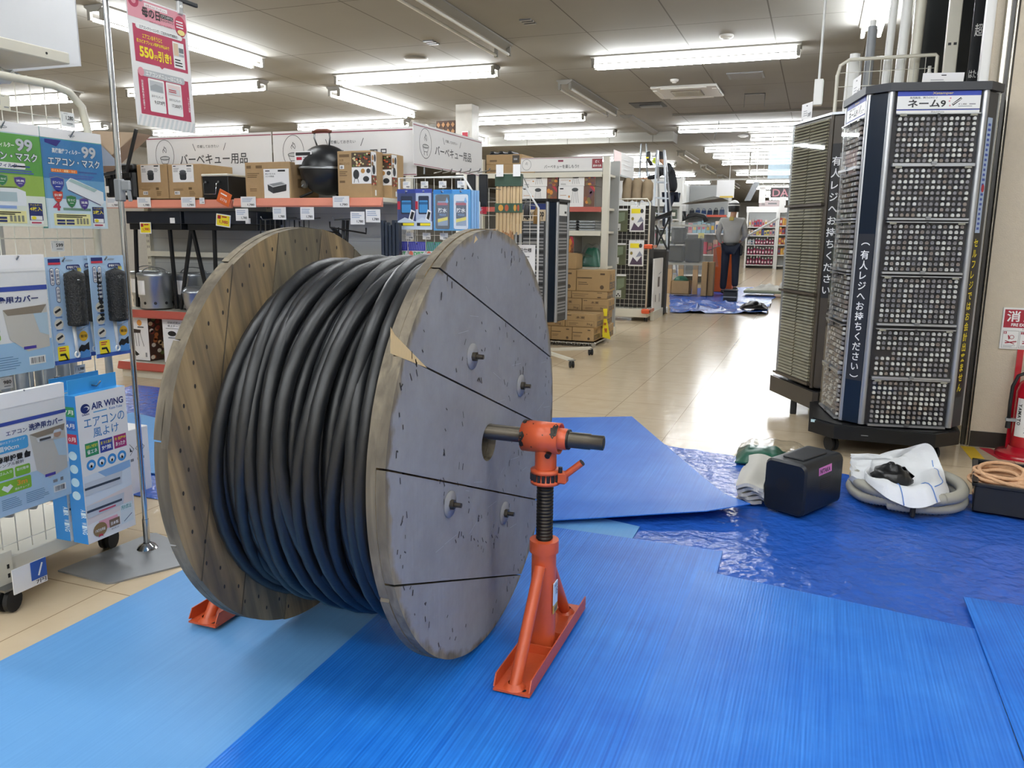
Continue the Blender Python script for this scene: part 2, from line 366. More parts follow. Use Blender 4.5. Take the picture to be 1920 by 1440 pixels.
for i, y in enumerate((21.6, 26, 30.5, 35)):
    fixture((-3.45, y), (-3.45, y+2.5), False, n=6)('unlit lengthwise light fitting, number %s of the diagonal row' % ('four', 'five', 'six', 'seven')[i], UN)
# unseen rows over and behind the camera, tubes added to brighten the near side
for x, y in ((-6.4, 5.2), (-2.7, 4.4), (-2.7, 1.0), (-6.4, 1.0), (.1, 1.6), (-2.7, -1.0), (.1, -.8), (-5.2, -1.6), (-2.4, -3.0), (.1, -3.0), (-10, 5.2)):
    fixture((x, y), (x+2.36, y))('unseen lit twin-tube light added to brighten the area around the reel', LIT)
# ---------------------------------------------------------------- things on the ceiling
def ac(b):
    b.box((-2.46, 12.27, 3.265), (-1.5, 13.24, 3.3), 'white_plastic', .01)
t = thing('air_conditioner', 'square white ceiling cassette air conditioner with a beige grille', 'air conditioner', (-1.98, 12.75, 3.3))
b = B(); ac(b); ob('panel', b, t)
b = B(); b.box((-2.2, 12.52, 3.25), (-1.76, 12.98, 3.266), mat('grille', '8F897F', .6))
for i in range(9): b.box((-2.19, 12.55+i*.05, 3.246), (-1.77, 12.557+i*.05, 3.251), 'cream_metal')
ob('grille', b, t)
for i in range(4):
    b = B(); a_ = [(0, -.43), (.43, 0), (0, .43), (-.43, 0)][i]; h_ = (.33, .035) if i % 2 == 0 else (.035, .33)
    b.box((-1.98+a_[0]-h_[0], 12.75+a_[1]-h_[1], 3.252), (-1.98+a_[0]+h_[0], 12.75+a_[1]+h_[1], 3.266), 'white_plastic'); ob('louver', b, t)
single('ceiling_opening', 'dark open hatch with a loose duct in the ceiling beside the air conditioner', 'opening', lambda b: b.box((-3.08, 13.66, 3.29), (-2.54, 14.2, 3.301), 'black_metal').box((-2.95, 13.9, 3.27), (-2.6, 14.1, 3.292), 'grey_plastic'))
single('access_hatch', 'flat square access hatch with a dark outline in the ceiling', 'hatch', lambda b: b.box((-1.3, 11.58, 3.292), (-.83, 12.03, 3.3), 'grey_plastic').box((-1.27, 11.61, 3.288), (-.86, 12.0, 3.293), 'fitting'))
def det(x, y, lab, r=.06): 
    t = thing('smoke_detector', lab, 'smoke detector', (x, y, 3.3)); b = B()
    b.lathe([(r, 0), (r, -.018), (r*.85, -.03), (0, -.03)], (x, y, 3.3), 'white_plastic', 20); ob('base', b, t)
    b = B(); b.lathe([(r*.55, -.03), (r*.5, -.048), (0, -.05)], (x, y, 3.3), 'white_plastic', 16); ob('sensor', b, t)
det(-1.08, 9.44, 'round white smoke detector alone on the ceiling above the long lit tube light', .075)
det(-2.03, 11.82, 'small round smoke detector just ahead of the cassette air conditioner')
det(-1.66, 18.65, 'round detector dome on the ceiling far down the aisle', .12)
single('ceiling_speaker', 'round flush ceiling speaker cover above the white banners', 'speaker', lambda b: b.lathe([(.15, 0), (.15, -.012), (.13, -.02), (0, -.02)], (-4.85, 9.46, 3.3), 'fitting', 24))
for i, (x, y, lab) in enumerate(((-4.28, 8.74, 'small metal rail bracket on the ceiling near the round speaker'), (-2.93, 8.22, 'small metal rail bracket on the ceiling beside the nearest unlit fitting'), (-7.3, 7.6, 'small metal rail bracket on the ceiling right of the pink poster'))):
    single('ceiling_bracket', lab, 'bracket', lambda b: [b.box((x-.06, y-.1+k*.075, 3.285), (x+.06, y-.06+k*.075, 3.3), 'steel') for k in range(3)], 'rail brackets')
def hk(b):
    b.tube([(-1.2, 13.3, 3.3), (-1.2, 13.3, 3.1)], .006, 'steel', 6).tube([(-.9, 13.3, 3.3), (-.9, 13.3, 3.1)], .006, 'steel', 6).tube([(-1.2, 13.3, 3.29), (-.9, 13.3, 3.29)], .008, 'steel', 6)
single('sign_hanger', 'empty U shaped wire sign hanger on the ceiling behind the access hatch', 'hanger', hk)
single('ceiling_rail', 'long pale curtain rail crossing the ceiling beyond the air conditioner', 'rail', lambda b: b.box((-2.6, 15.1, 3.26), (.6, 15.16, 3.3), 'fitting'))
single('ceiling_wire', 'thin loose wire dangling from the ceiling in front of a tube light', 'wire', lambda b: b.tube([(-1.92, 16.3, 3.3), (-1.91, 16.3, 3.2), (-1.93, 16.3, 3.12), (-1.98, 16.3, 3.04), (-1.98, 16.3, 2.96)], .008, 'steel', 6))
st('trim_4', lambda b: b.box((-17, 17.6, 3.1), (-3.0, 18.2, 3.3), 'ceil'))
st('trim_5', lambda b: b.box((-4.2, 22, 2.56), (.8, 22.03, 2.6), 'fitting').cyl((-1.75, 22, 2.6), (-1.75, 22, 3.3), .02, 'fitting').cyl((-4.1, 22, 2.6), (-4.1, 22, 3.3), .02, 'fitting').cyl((.7, 22, 2.6), (.7, 22, 3.3), .02, 'fitting'))
# emergency exit sign
t = thing('exit_sign', 'hanging white box sign with a green arrow above the displays', 'sign', (-.065, 6.5, 2.1))
b = B(); b.box((-.1, 6.47, 2.11), (-.04, 6.53, 2.29), 'white_plastic', .004); ob('housing', b, t)
b = B(); b.box((-.0405, 6.475, 2.12), (-.037, 6.525, 2.28), ink('E9F3EC'))
g = G(b, (-.0365, 6.475, 2.12), (0, 1, 0), (0, 0, 1)); g.r(.004, .01, .042, .14, ink('DFF2E6'), 1)
g.p([(.008, .08), (.022, .1), (.022, .086), (.042, .086), (.042, .074), (.022, .074), (.022, .06)], ink('1C9A5B'), 2); ob('face', b, t)
b = B(); b.cyl((-.07, 6.5, 2.29), (-.07, 6.5, 3.3), .009, 'white_metal'); b.lathe([(.04, 0), (.04, -.03), (.015, -.05)], (-.07, 6.5, 3.3), 'white_metal', 14); ob('rod', b, t)
# ================================================================ FLOOR PROTECTION
def sheet_mat(name, h1, h2, ang, pitch=.009, rough=.35, lines=.5):
    m = bpy.data.materials.new(name); m.use_nodes = True; t = m.node_tree; b = t.nodes['Principled BSDF']
    g = nd(t, 'ShaderNodeNewGeometry'); mp = nd(t, 'ShaderNodeMapping'); mp.inputs['Rotation'].default_value = (0, 0, ang); t.links.new(g.outputs['Position'], mp.inputs[0])
    wv = nd(t, 'ShaderNodeTexWave', wave_type='BANDS', bands_direction='X'); wv.inputs['Scale'].default_value = .314/pitch; wv.inputs['Distortion'].default_value = 0
    t.links.new(mp.outputs[0], wv.inputs['Vector'])
    mp2 = nd(t, 'ShaderNodeMapping'); mp2.inputs['Rotation'].default_value = (0, 0, ang); mp2.inputs['Scale'].default_value = (150, 1.6, 1); t.links.new(g.outputs['Position'], mp2.inputs[0])
    n1 = nd(t, 'ShaderNodeTexNoise'); n1.inputs['Scale'].default_value = 1.0; n1.inputs['Detail'].default_value = 5; t.links.new(mp2.outputs[0], n1.inputs['Vector'])
    n2 = nd(t, 'ShaderNodeTexNoise'); n2.inputs['Scale'].default_value = 2.6; n2.inputs['Detail'].default_value = 7; n2.inputs['Roughness'].default_value = .65; t.links.new(g.outputs['Position'], n2.inputs['Vector'])
    ad = nd(t, 'ShaderNodeMath', operation='MULTIPLY'); t.links.new(n1.outputs[0], ad.inputs[0]); t.links.new(n2.outputs[0], ad.inputs[1])
    ad2 = nd(t, 'ShaderNodeMath', operation='MULTIPLY_ADD'); ad2.inputs[1].default_value = lines*.16; t.links.new(wv.outputs[1], ad2.inputs[0]); t.links.new(ad.outputs[0], ad2.inputs[2])
    rp = nd(t, 'ShaderNodeMapRange'); rp.inputs[1].default_value = .15; rp.inputs[2].default_value = .5; t.links.new(ad2.outputs[0], rp.inputs[0])
    mx = nd(t, 'ShaderNodeMix', data_type='RGBA'); mx.inputs[6].default_value = lin(h1)+[1]; mx.inputs[7].default_value = lin(h2)+[1]
    t.links.new(rp.outputs[0], mx.inputs[0]); t.links.new(mx.outputs[2], b.inputs['Base Color'])
    b.inputs['Roughness'].default_value = rough; b.inputs['Specular IOR Level'].default_value = .3
    bp = nd(t, 'ShaderNodeBump'); bp.inputs['Strength'].default_value = .25*lines; bp.inputs['Distance'].default_value = .002; t.links.new(wv.outputs[1], bp.inputs['Height']); t.links.new(bp.outputs[0], b.inputs['Normal'])
    MATS[name] = m
sheet_mat('blue_sheet', '0F5ABC', '3189E8', 0); sheet_mat('blue_sheet_turned', '1860BE', '4189E2', .03, lines=.5)
sheet_mat('upper_sheet', '1E62C4', '4286DE', math.radians(27), lines=.15); sheet_mat('light_mat', '6098D0', '6AA2D8', 0, lines=0, rough=.5)
mat('tarp', '2459B8', .26, var=.25, sc=5, bump=1.0, bsc=22)
def flat(name, label, cat, P, z, m, lift=None, n=14, th=.004):
    P = [V((x, y, 0)) for x, y in P]
    def fn(u, v):
        p = (P[0]*(1-u)+P[1]*u)*(1-v)+(P[3]*(1-u)+P[2]*u)*v
        return (p.x, p.y, z+(lift(u, v) if lift else 0)+.0015*NZ.noise(V((p.x*2.5, p.y*2.5, z*40))))
    return single(name, label, cat, lambda b: b.grid(fn, n, n, m, th))
def crumple(amp, sc, seed):
    def h(x, y):
        a = NZ.noise(V((x*sc, y*sc, seed))); c = NZ.noise(V((x*sc*2.7+3, y*sc*2.1, seed+5))); r = 1-abs(NZ.noise(V((x*sc*1.6, y*sc*1.1, seed+9))))*2
        return amp*(max(a, 0)*.7+max(c, 0)*.4+max(r-.55, 0)*.8)
    return h
def tarp(name, label, P, z, amp, sc, seed, n=90, edge=.0, m='tarp', fade=None):
    P = [V((x, y, 0)) for x, y in P]; h = crumple(amp, sc, seed)
    def fn(u, v):
        p = (P[0]*(1-u)+P[1]*u)*(1-v)+(P[3]*(1-u)+P[2]*u)*v
        e = edge*NZ.noise(V((u*9, v*9, seed))) if u in (0, 1) or v in (0, 1) else 0
        f = 1 if not fade else max(0, min(1, (fade[1]-p.y)/(fade[1]-fade[0])))
        return (p.x+e, p.y+e, z+h(p.x, p.y)*f)
    return single(name, label, 'tarp', lambda b: b.grid(fn, n, n, m, .002))
tarp('blue_tarp', 'creased blue tarp under the black boxes, sack and hose', [(-.85, 2.25), (1.15, 2.25), (1.0, 4.02), (-.74, 4.42)], .0035, .011, 3.2, 2, 110, .02)
tarp('blue_tarp', 'dark blue tarp on the floor behind the reel, by the shelf of grills', [(-4.5, 2.62), (-1.0, 2.62), (-1.0, 4.5), (-4.8, 4.62)], .003, .006, 2.5, 8, 50)
flat('floor_mat', 'smooth pale blue floor mat lying under the left side of the reel', 'floor mat', [(-2.06, .3), (-1.1, .3), (-1.1, 2.75), (-1.97, 2.75)], .005, 'light_mat')
flat('floor_mat', 'pale blue strip mat running crosswise on the dark tarp behind the reel', 'floor mat', [(-3.99, 2.88), (-.585, 2.92), (-.585, 3.07), (-4.05, 3.86)], .013, 'light_mat')
flat('floor_sheet', 'blue corrugated sheet under the orange jack and right side of the reel', 'floor sheet', [(-1.16, .25), (-.22, .25), (-.242, 2.93), (-1.2, 2.93)], .0135, 'blue_sheet')
flat('floor_sheet', 'blue corrugated sheet in front of the black portable speaker box', 'floor sheet', [(-.36, .2), (.5, .2), (.535, 2.585), (-.301, 2.711)], .0195, 'blue_sheet_turned')
flat('floor_sheet', 'blue corrugated sheet at the right edge, overlapping the middle sheet', 'floor sheet', [(.505, .2), (1.4, .2), (1.45, 2.8), (.537, 2.806)], .0255, 'blue_sheet')
flat('floor_sheet', 'scuffed blue sheet lying askew behind the jack, one edge lifted', 'floor sheet', [(-.98, 2.92), (-.176, 3.332), (-1.03, 4.98), (-1.83, 4.57)], .022, 'upper_sheet', lambda u, v: .028*max(0, 1-v*7)*(.35+u)+.02*max(0, u-.8)*5*max(0, 1-v*4))
single('paper_tag', 'tiny white sticker on the corner of the askew blue sheet', 'sticker', lambda b: b.box((-.335, 3.33, .036), (-.29, 3.35, .0375), 'white_paper'))
# ================================================================ CABLE REEL
YC, ZC, R = 1.995, .606, .583
def wood_mat(name, h1, h2, h3, axis, paint=None):
    m = bpy.data.materials.new(name); m.use_nodes = True; t = m.node_tree; b = t.nodes['Principled BSDF']
    g = nd(t, 'ShaderNodeTexCoord'); mp = nd(t, 'ShaderNodeMapping'); mp.inputs['Rotation'].default_value = (axis, 0, 0); t.links.new(g.outputs['Object'], mp.inputs[0])
    m2 = nd(t, 'ShaderNodeMapping'); m2.inputs['Scale'].default_value = (30, 30, 1.3); t.links.new(mp.outputs[0], m2.inputs[0])
    n1 = nd(t, 'ShaderNodeTexNoise'); n1.inputs['Scale'].default_value = 1.3; n1.inputs['Detail'].default_value = 8; n1.inputs['Distortion'].default_value = .6; t.links.new(m2.outputs[0], n1.inputs['Vector'])
    m3 = nd(t, 'ShaderNodeMapping'); m3.inputs['Scale'].default_value = (6, 6, 1.6); t.links.new(mp.outputs[0], m3.inputs[0])
    n2 = nd(t, 'ShaderNodeTexNoise'); n2.inputs['Scale'].default_value = 1.4; n2.inputs['Detail'].default_value = 6; t.links.new(m3.outputs[0], n2.inputs['Vector'])
    r1 = nd(t, 'ShaderNodeMapRange'); r1.inputs[1].default_value = .35; r1.inputs[2].default_value = .65; t.links.new(n1.outputs[0], r1.inputs[0])
    r2 = nd(t, 'ShaderNodeMapRange'); r2.inputs[1].default_value = .42; r2.inputs[2].default_value = .66; t.links.new(n2.outputs[0], r2.inputs[0])
    a = nd(t, 'ShaderNodeMix', data_type='RGBA'); a.inputs[6].default_value = lin(h1)+[1]; a.inputs[7].default_value = lin(h2)+[1]; t.links.new(r1.outputs[0], a.inputs[0])
    c = nd(t, 'ShaderNodeMix', data_type='RGBA'); c.inputs[7].default_value = lin(h3)+[1]; t.links.new(a.outputs[2], c.inputs[6])
    ms = nd(t, 'ShaderNodeMath', operation='MULTIPLY'); ms.inputs[1].default_value = .75; t.links.new(r2.outputs[0], ms.inputs[0]); t.links.new(ms.outputs[0], c.inputs[0])
    out = c
    if paint:
        s = nd(t, 'ShaderNodeVectorMath', operation='MULTIPLY'); s.inputs[1].default_value = (0, 1, 1); t.links.new(g.outputs['Object'], s.inputs[0])
        o = nd(t, 'ShaderNodeVectorMath', operation='SUBTRACT'); o.inputs[1].default_value = (0, 0, ZC-.025); t.links.new(s.outputs[0], o.inputs[0])
        l = nd(t, 'ShaderNodeVectorMath', operation='LENGTH'); t.links.new(o.outputs[0], l.inputs[0])
        n3 = nd(t, 'ShaderNodeTexNoise'); n3.inputs['Scale'].default_value = 14; n3.inputs['Detail'].default_value = 8; t.links.new(g.outputs['Object'], n3.inputs['Vector'])
        k = nd(t, 'ShaderNodeMath', operation='MULTIPLY_ADD'); k.inputs[1].default_value = .09; t.links.new(n3.outputs[0], k.inputs[0]); t.links.new(l.outputs[1], k.inputs[2])
        r3 = nd(t, 'ShaderNodeMapRange'); r3.inputs[1].default_value = .606; r3.inputs[2].default_value = .622; t.links.new(k.outputs[0], r3.inputs[0])
        n4 = nd(t, 'ShaderNodeTexNoise'); n4.inputs['Scale'].default_value = 4; n4.inputs['Detail'].default_value = 9; n4.inputs['Roughness'].default_value = .7; t.links.new(g.outputs['Object'], n4.inputs['Vector'])
        r4 = nd(t, 'ShaderNodeMapRange'); r4.inputs[1].default_value = .35; r4.inputs[2].default_value = .7; t.links.new(n4.outputs[0], r4.inputs[0])
        p = nd(t, 'ShaderNodeMix', data_type='RGBA'); p.inputs[6].default_value = lin(paint)+[1]; p.inputs[7].default_value = lin('939497')+[1]; t.links.new(r4.outputs[0], p.inputs[0])
        q = nd(t, 'ShaderNodeMix', data_type='RGBA'); t.links.new(r3.outputs[0], q.inputs[0]); t.links.new(p.outputs[2], q.inputs[6]); t.links.new(c.outputs[2], q.inputs[7]); out = q
    t.links.new(out.outputs[2], b.inputs['Base Color']); b.inputs['Roughness'].default_value = .75
    bp = nd(t, 'ShaderNodeBump'); bp.inputs['Strength'].default_value = .3; bp.inputs['Distance'].default_value = .004; t.links.new(n1.outputs[0], bp.inputs['Height']); t.links.new(bp.outputs[0], b.inputs['Normal'])
    MATS[name] = m
wood_mat('old_wood', '7A6A50', 'A78F6A', '575049', math.radians(-13)); wood_mat('old_wood_grey', '6B6354', '8B7F66', '4F4A42', math.radians(-11)); wood_mat('rim_wood', '5C5549', '7C7363', '443E36', 0)
wood_mat('grey_paint', '6F6657', '9A8E76', '50493F', 0, paint='807F82'); mat('raw_wood', 'D9BE8C', .7, var=.12, stretch=(1, 30, 5)); mat('nail', '2A2624', .6)
mat('cable', '191B1E', .4, var=.12, sc=9, bump=.06, bsc=90); mat('drum_core', '1A1B1D', .8)
mat('jack_paint', 'C4552F', .38, var=.1, sc=9, bump=.06); mat('pipe_steel', '5B554C', .42, .85, var=.22, stretch=(2, 30, 30)); mat('screw_steel', '3A3632', .4, .85, var=.2)
reel = thing('cable_reel', 'big wooden cable reel with a grey painted flange, held up on orange jacks', 'cable reel', (-1.12, YC, .025))
def disc(b, x0, x1, ang, cuts, m, me, gap=.0045, rad=R, hole=.0525, seed=0):   # boards of a round flange, board direction turned by ang
    ms = m if isinstance(m, tuple) else (m,); rnd = random.Random(seed); n = V((0, math.sin(ang), math.cos(ang))); d = V((0, math.cos(ang), -math.sin(ang))); o = V((x0, YC, ZC))
    cuts = [-rad+.0005]+cuts+[rad-.0005]
    for bi, (a, c) in enumerate(zip(cuts, cuts[1:])):
        m = ms[bi % len(ms)]; rr = rad+rnd.uniform(-.004, .001); a2, c2 = max(a+gap/2, -rr+.001), min(c-gap/2, rr-.001)
        ta, tc = math.asin(a2/rr), math.asin(c2/rr); k = 26
        right = [(rr*math.cos(ta+(tc-ta)*i/k), rr*math.sin(ta+(tc-ta)*i/k)) for i in range(k+1)]
        left = [(-x, y) for x, y in reversed(right)]
        polys = [right+left]
        if a2 < -hole and c2 > hole and hole:
            h = [(hole*math.sin(PI*i/12), -hole*math.cos(PI*i/12)) for i in range(13)]      # bottom to top on the right
            polys = [[(0, a2)]+right+[(0, c2)]+list(reversed(h)), [(0, c2)]+left+[(0, a2)]+[(-x, y) for x, y in h]]
        for p in polys:
            nn = len(p); A = [o+d*x+n*y for x, y in p]; Bq = [q+V((x1-x0, 0, 0)) for q in A]
            b.add(A, [tuple(range(nn))], m); b.add(Bq, [tuple(reversed(range(nn)))], m)
            b.add(A+Bq, [(i, i+nn, (i+1) % nn+nn, (i+1) % nn) for i in range(nn)], me)
b = B(); disc(b, -.857, -.834, math.radians(-75), [-.38, -.18, .02+.04, .26, .45], 'old_wood', 'rim_wood', seed=3)
disc(b, -.833, -.81, math.radians(21), [-.374, -.13, .115, .347], 'grey_paint', 'rim_wood', seed=4)
g = G(b, (-.81, YC, ZC), (0, 1, 0), (0, 0, 1), .001)
g.p([(-.548, .325), (-.379, .268), (-.528, .362), (-.545, .38)], 'raw_wood', 1); g.p([(-.11, .545), (-.085, .555), (-.1, .565)], 'raw_wood', 1)
rn = random.Random(5)
for i in range(190):     # nails and dents
    a_ = rn.uniform(0, 2*PI); q = rn.choice((.53, .52, .5, .545, .3, .28, .32, .2))+rn.uniform(-.02, .02)
    x, y = q*math.cos(a_), q*math.sin(a_)
    g.ln(x, y, x+rn.uniform(-.009, .009), y+rn.uniform(.004, .019), rn.uniform(.0025, .0048), 'nail', 1)
for i in range(26):
    a_ = rn.uniform(0, 2*PI); q = rn.uniform(.08, .5); x, y = q*math.cos(a_), q*math.sin(a_); c_ = rn.uniform(-1, 1)
    g.ln(x, y, x+rn.uniform(.02, .08), y+c_*.03, .001, ink('9B9EA6'), 1)
fl1 = ob('flange', b, reel, 'grey painted outer flange of five boards')
b = B(); disc(b, -1.43, -1.408, math.radians(21), [-.374, -.13, .115, .347], 'rim_wood', 'rim_wood', seed=7); disc(b, -1.407, -1.385, math.radians(-77), [-.5, -.33, -.14, .05, .25, .42], ('old_wood', 'old_wood', 'old_wood_grey', 'old_wood', 'old_wood_grey'), 'rim_wood', seed=8)
g = G(b, (-1.385, YC, ZC), (0, 1, 0), (0, 0, 1), .001)
for i in range(64):
    a_ = 2*PI*i/64; q = .545 if i % 2 else .52; g.e(q*math.cos(a_), q*math.sin(a_), .0035, .006, 'nail', 1, 8)
ob('flange', b, reel, 'bare weathered wood flange')
b = B(); b.cyl((-1.385, YC, ZC), (-.857, YC, ZC), .425, 'drum_core', n=48, cap=False); ob('drum', b, reel)
for y, z in ((1.876, .864), (2.248, .722), (1.736, .51), (2.117, .359)):
    b = B(); b.lathe([(.034, 0), (.034, .003), (0, .003)], (-.8095, y, z), 'grey_paint', 20, (1, 0, 0))
    b.cyl((-.807, y, z), (-.796, y, z), .0125, 'pipe_steel', n=6); b.cyl((-.797, y, z), (-.778, y, z), .0065, 'pipe_steel', n=8); ob('bolt', b, fl1, 'steel bolt with a wide washer')
def coil():
    b = B(); pts = []; N = 44
    for i in range(14*N+1):
        th = 2*PI*i/N; tr = i/(14*N)
        x = -1.362+.482*tr+.004*math.sin(th*1.31); rr = .4555+.004*math.sin(th*.77)
        pts.append((x, YC+rr*math.sin(th), ZC+rr*math.cos(th)))
    b.tube(pts, .0185, 'cable', 8)
    rn = random.Random(11); pts = []; W = 13
    for i in range(W*N+1):
        th = 2*PI*i/N; tr = i/(W*N)
        x = -1.345+.455*tr+.017*math.sin(th*1.13+1)+.014*math.sin(th*2.37+tr*9)+.008*math.sin(th*3.1)
        rr = .4725+.016*min(1, tr*1.6)+.009*math.sin(th*1.61+2)
        pts.append((min(max(x, -1.362), -.879), YC+rr*math.sin(th+.5), ZC+rr*math.cos(th+.5)))
    b.tube(pts, .0185, 'cable', 8); return b
ob('electric_cable', coil(), None, 'thick black cable wound many turns around the wooden reel', 'cable')
# axle pipe
b = B(); AX = (YC, .635)
b.tube([(-1.95, YC, .637), (-.52, YC, .637), (-.519, YC, .637), (-.485, YC, .637)], [.0215, .0215, .0195, .0195], 'pipe_steel', 20); b.cyl((-.4849, YC, .637), (-.484, YC, .637), .014, 'black_plastic')
ob('axle_pipe', b, None, 'rusty steel pipe through the middle of the wooden reel', 'pipe')
def jack(x, label):
    t = thing('reel_jack', label, 'jack', (x, 2.01, .018)); o = V((x, 2.0, 0)); J = 'jack_paint'; zb = .0185
    b = B(); b.box((x-.05, 1.748, zb), (x+.05, 2.28, zb+.006), J)
    for s in (-1, 1):
        b.prism([(1.785, zb), (2.262, zb), (2.28, zb+.012), (2.28, zb+.04), (1.765, zb+.04), (1.748, zb+.012)], (x+s*.05-(.003 if s > 0 else 0), 0, 0), (0, 1, 0), (0, 0, 1), (.003, 0, 0), J)
    b.lathe([(.007, .0065), (0, .0066)], (x+.028, 1.765, zb), 'black_plastic', 10); ob('base_channel', b, t)
    b = B(); b.cyl((x, 2.0, zb), (x, 2.0, .31), .036, J, .034, 20); b.cyl((x, 2.0, .31), (x, 2.0, .345), .0405, J, n=20); b.lathe([(.0405, 0), (.024, .001)], (x, 2, .345), J, 20)
    for yy in (1.955, 2.045): b.box((x-.047, yy-.003, zb), (x+.047, yy+.003, zb+.03), J)
    b.box((x+.0345, 1.982, .16), (x+.0365, 2.018, .225), ink('CFE3F2')); b.box((x+.0345, 1.982, .135), (x+.0365, 2.018, .16), ink('C9A24A'))
    g = G(b, (x+.0367, 1.984, .137), (0, 1, 0), (0, 0, 1)); g.t('15', .016, .05, .014, .02, BLK, 1).t('NGK', .003, .075, .026, .008, NAVY, 1).bars(.003, .004, .028, .012, BLK, 1, 6)
    ob('body_tube', b, t, 'orange tube with a small blue and yellow sticker')
    for s in (-1, 1):
        b = B(); b.cyl((x, 2.0+s*.225, zb+.006), (x, 2.0+s*.034, .275), .0165, J, n=14); b.lathe([(.03, .006), (.017, .018)], (x, 2.0+s*.225, zb), J, 14); ob('strut', b, t)
    b = B(); pts = []
    prof = []; z = .33
    while z < .545: prof += [(.0235, z), (.0235, z+.004), (.019, z+.006), (.019, z+.0085)]; z += .0095
    b.lathe(prof, (x, 2.0, 0), 'screw_steel', 20); ob('screw_spindle', b, t, 'black threaded spindle')
    b = B(); b.lathe([(.024, .508), (.041, .508), (.041, .517), (.037, .517), (.037, .538), (.041, .538), (.041, .547), (.024, .55)], (x, 2.0, 0), J, 24)
    for k in range(18):
        a_ = 2*PI*k/18; b.box((x+.037*math.cos(a_)-.004, 2+.037*math.sin(a_)-.004, .518), (x+.037*math.cos(a_)+.004, 2+.037*math.sin(a_)+.004, .537), 'black_plastic')
    ob('ratchet_ring', b, t)
    hd = 1 if x > -1 else -1
    b = B(); b.box((x+hd*.036, 1.985, .513), (x+hd*.062, 2.015, .545), J, .004); b.cyl((x+hd*.055, 2.0, .535), (x+hd*.098, 2.01, .572), .0095, J, n=12); b.cyl((x+hd*.098, 2.01, .572), (x+hd*.1, 2.01, .574), .0093, 'screw_steel', n=12); b.cyl((x+hd*.045, 1.99, .545), (x+hd*.045, 1.99, .56), .006, 'black_plastic', n=8); ob('ratchet_handle', b, t)
    b = B(); b.cyl((x, 2.0, .55), (x, 2.0, .602), .0295, J, n=20); b.lathe([(.0225, -.062), (.0425, -.062), (.0425, .042), (.0385, .042), (.0385, .03), (.029, .03), (.029, .058), (.0275, .062)], (x, YC, .637), J, 28, (1, 0, 0)); b.lathe([(.0275, .062), (.0275, .068), (.0225, .068), (.0225, -.062)], (x, YC, .637), 'screw_steel', 24, (1, 0, 0))
    b.cyl((x+.018, 1.972, .6), (x+.018, 1.955, .596), .008, 'screw_steel', n=8)
    rn = random.Random(int(x*100))
    for k in range(16):
        a_ = rn.uniform(-1, 2.2); e_ = k < 9; xx = rn.choice((-.058, .034)) if e_ else rn.uniform(-.05, .025); w_ = rn.uniform(.006, .013) if e_ else rn.uniform(.0012, .0025)
        P = []
        for k2 in range(11):
            q = 2*PI*k2/11; rr_ = w_*rn.uniform(.55, 1.15); aa = a_+rr_*1.3*math.sin(q)/.0428; P.append((min(max(x+xx+rr_*math.cos(q), x-.0618), x+.0418), YC-.0429*math.cos(aa), .637+.0429*math.sin(aa)))
        b.add(P+[(x+xx, YC-.0429*math.cos(a_), .637+.0429*math.sin(a_))], [(i, (i+1) % 11, 11) for i in range(11)], 'screw_steel')
    ob('axle_collar', b, t, 'chipped orange collar holding the axle')
    return t
jack(-.645, 'orange screw jack standing in front, holding the near end of the axle')
jack(-1.63, 'orange jack behind the reel, only its base plate showing at the left')
# ================================================================ ROTATING DISPLAYS ON THE RIGHT
mat('alu', 'B9BCC0', .3, .75, var=.06, stretch=(20, 20, 1)); mat('display_navy', '15202E', .25, var=.1); mat('display_black', '121315', .35, var=.15)
mat('stamp_white', 'DDDCD6', .4, var=.04); mat('stamp_grey', '8E8B8E', .45, var=.15); mat('stamp_brown', '94877F', .45, var=.15); mat('panel_dark', '1D1B20', .5, var=.15)
mat('slat', '8A8570', .5, var=.18, sc=20); mat('slat_frame', '4A4238', .4, var=.1); mat('white_sticker', 'BFDDE8', .5)
class Oct:      # an eight sided display: half width d, half length h of the long faces, turned by th
    def __init__(s, cx, cy, d, h, th): s.c = V((cx, cy, 0)); s.d = d; s.h = h; s.th = th
    def pts(s, grow=0, dd=None, hh=None):
        d = (dd or s.d)+grow; h = (hh or s.h)+grow*.41; P = [(-h, -d), (h, -d), (d, -h), (d, h), (h, d), (-h, d), (-d, h), (-d, -h)]
        c, q = math.cos(s.th), math.sin(s.th); return [(s.c.x+x*c-y*q, s.c.y+x*q+y*c) for x, y in P]
    def face(s, k):      # long face k: 0 front, 1 right, 2 back, 3 left -> middle point, right vector, outward normal
        a = s.th+k*PI/2; n = V((math.sin(a), -math.cos(a), 0)); u = V((math.cos(a), math.sin(a), 0)); return s.c+n*s.d, u, n
    def cham(s, k):      # chamfer between face k and k+1
        P = s.pts(); a, b_ = V(P[(2*k+1) % 8]+(0,)), V(P[(2*k+2) % 8]+(0,)); u = (b_-a).normalized(); return (a+b_)/2, u, V((u.y, -u.x, 0)), (b_-a).length
def put_castor(t, x, y, r, lean=0):
    w_, k = B(), B(); c, q = math.cos(lean), math.sin(lean)
    for s in (-1, 1): w_.cyl((x+s*.006*c, y+s*.006*q, r+.0005), (x+s*.02*c, y+s*.02*q, r+.0005), r, 'rubber', n=16)
    k.cyl((x, y, r), (x, y, r*2.3), r*.3, 'steel', n=8); k.box((x-.005, y-.005, r*.9), (x+.005, y+.005, r*2.1), 'steel'); k.box((x-r*.9, y-r*.9, r*2.15), (x+r*.9, y+r*.9, r*2.35), 'steel')
    ob('wheel', w_, ob('caster', k, t))
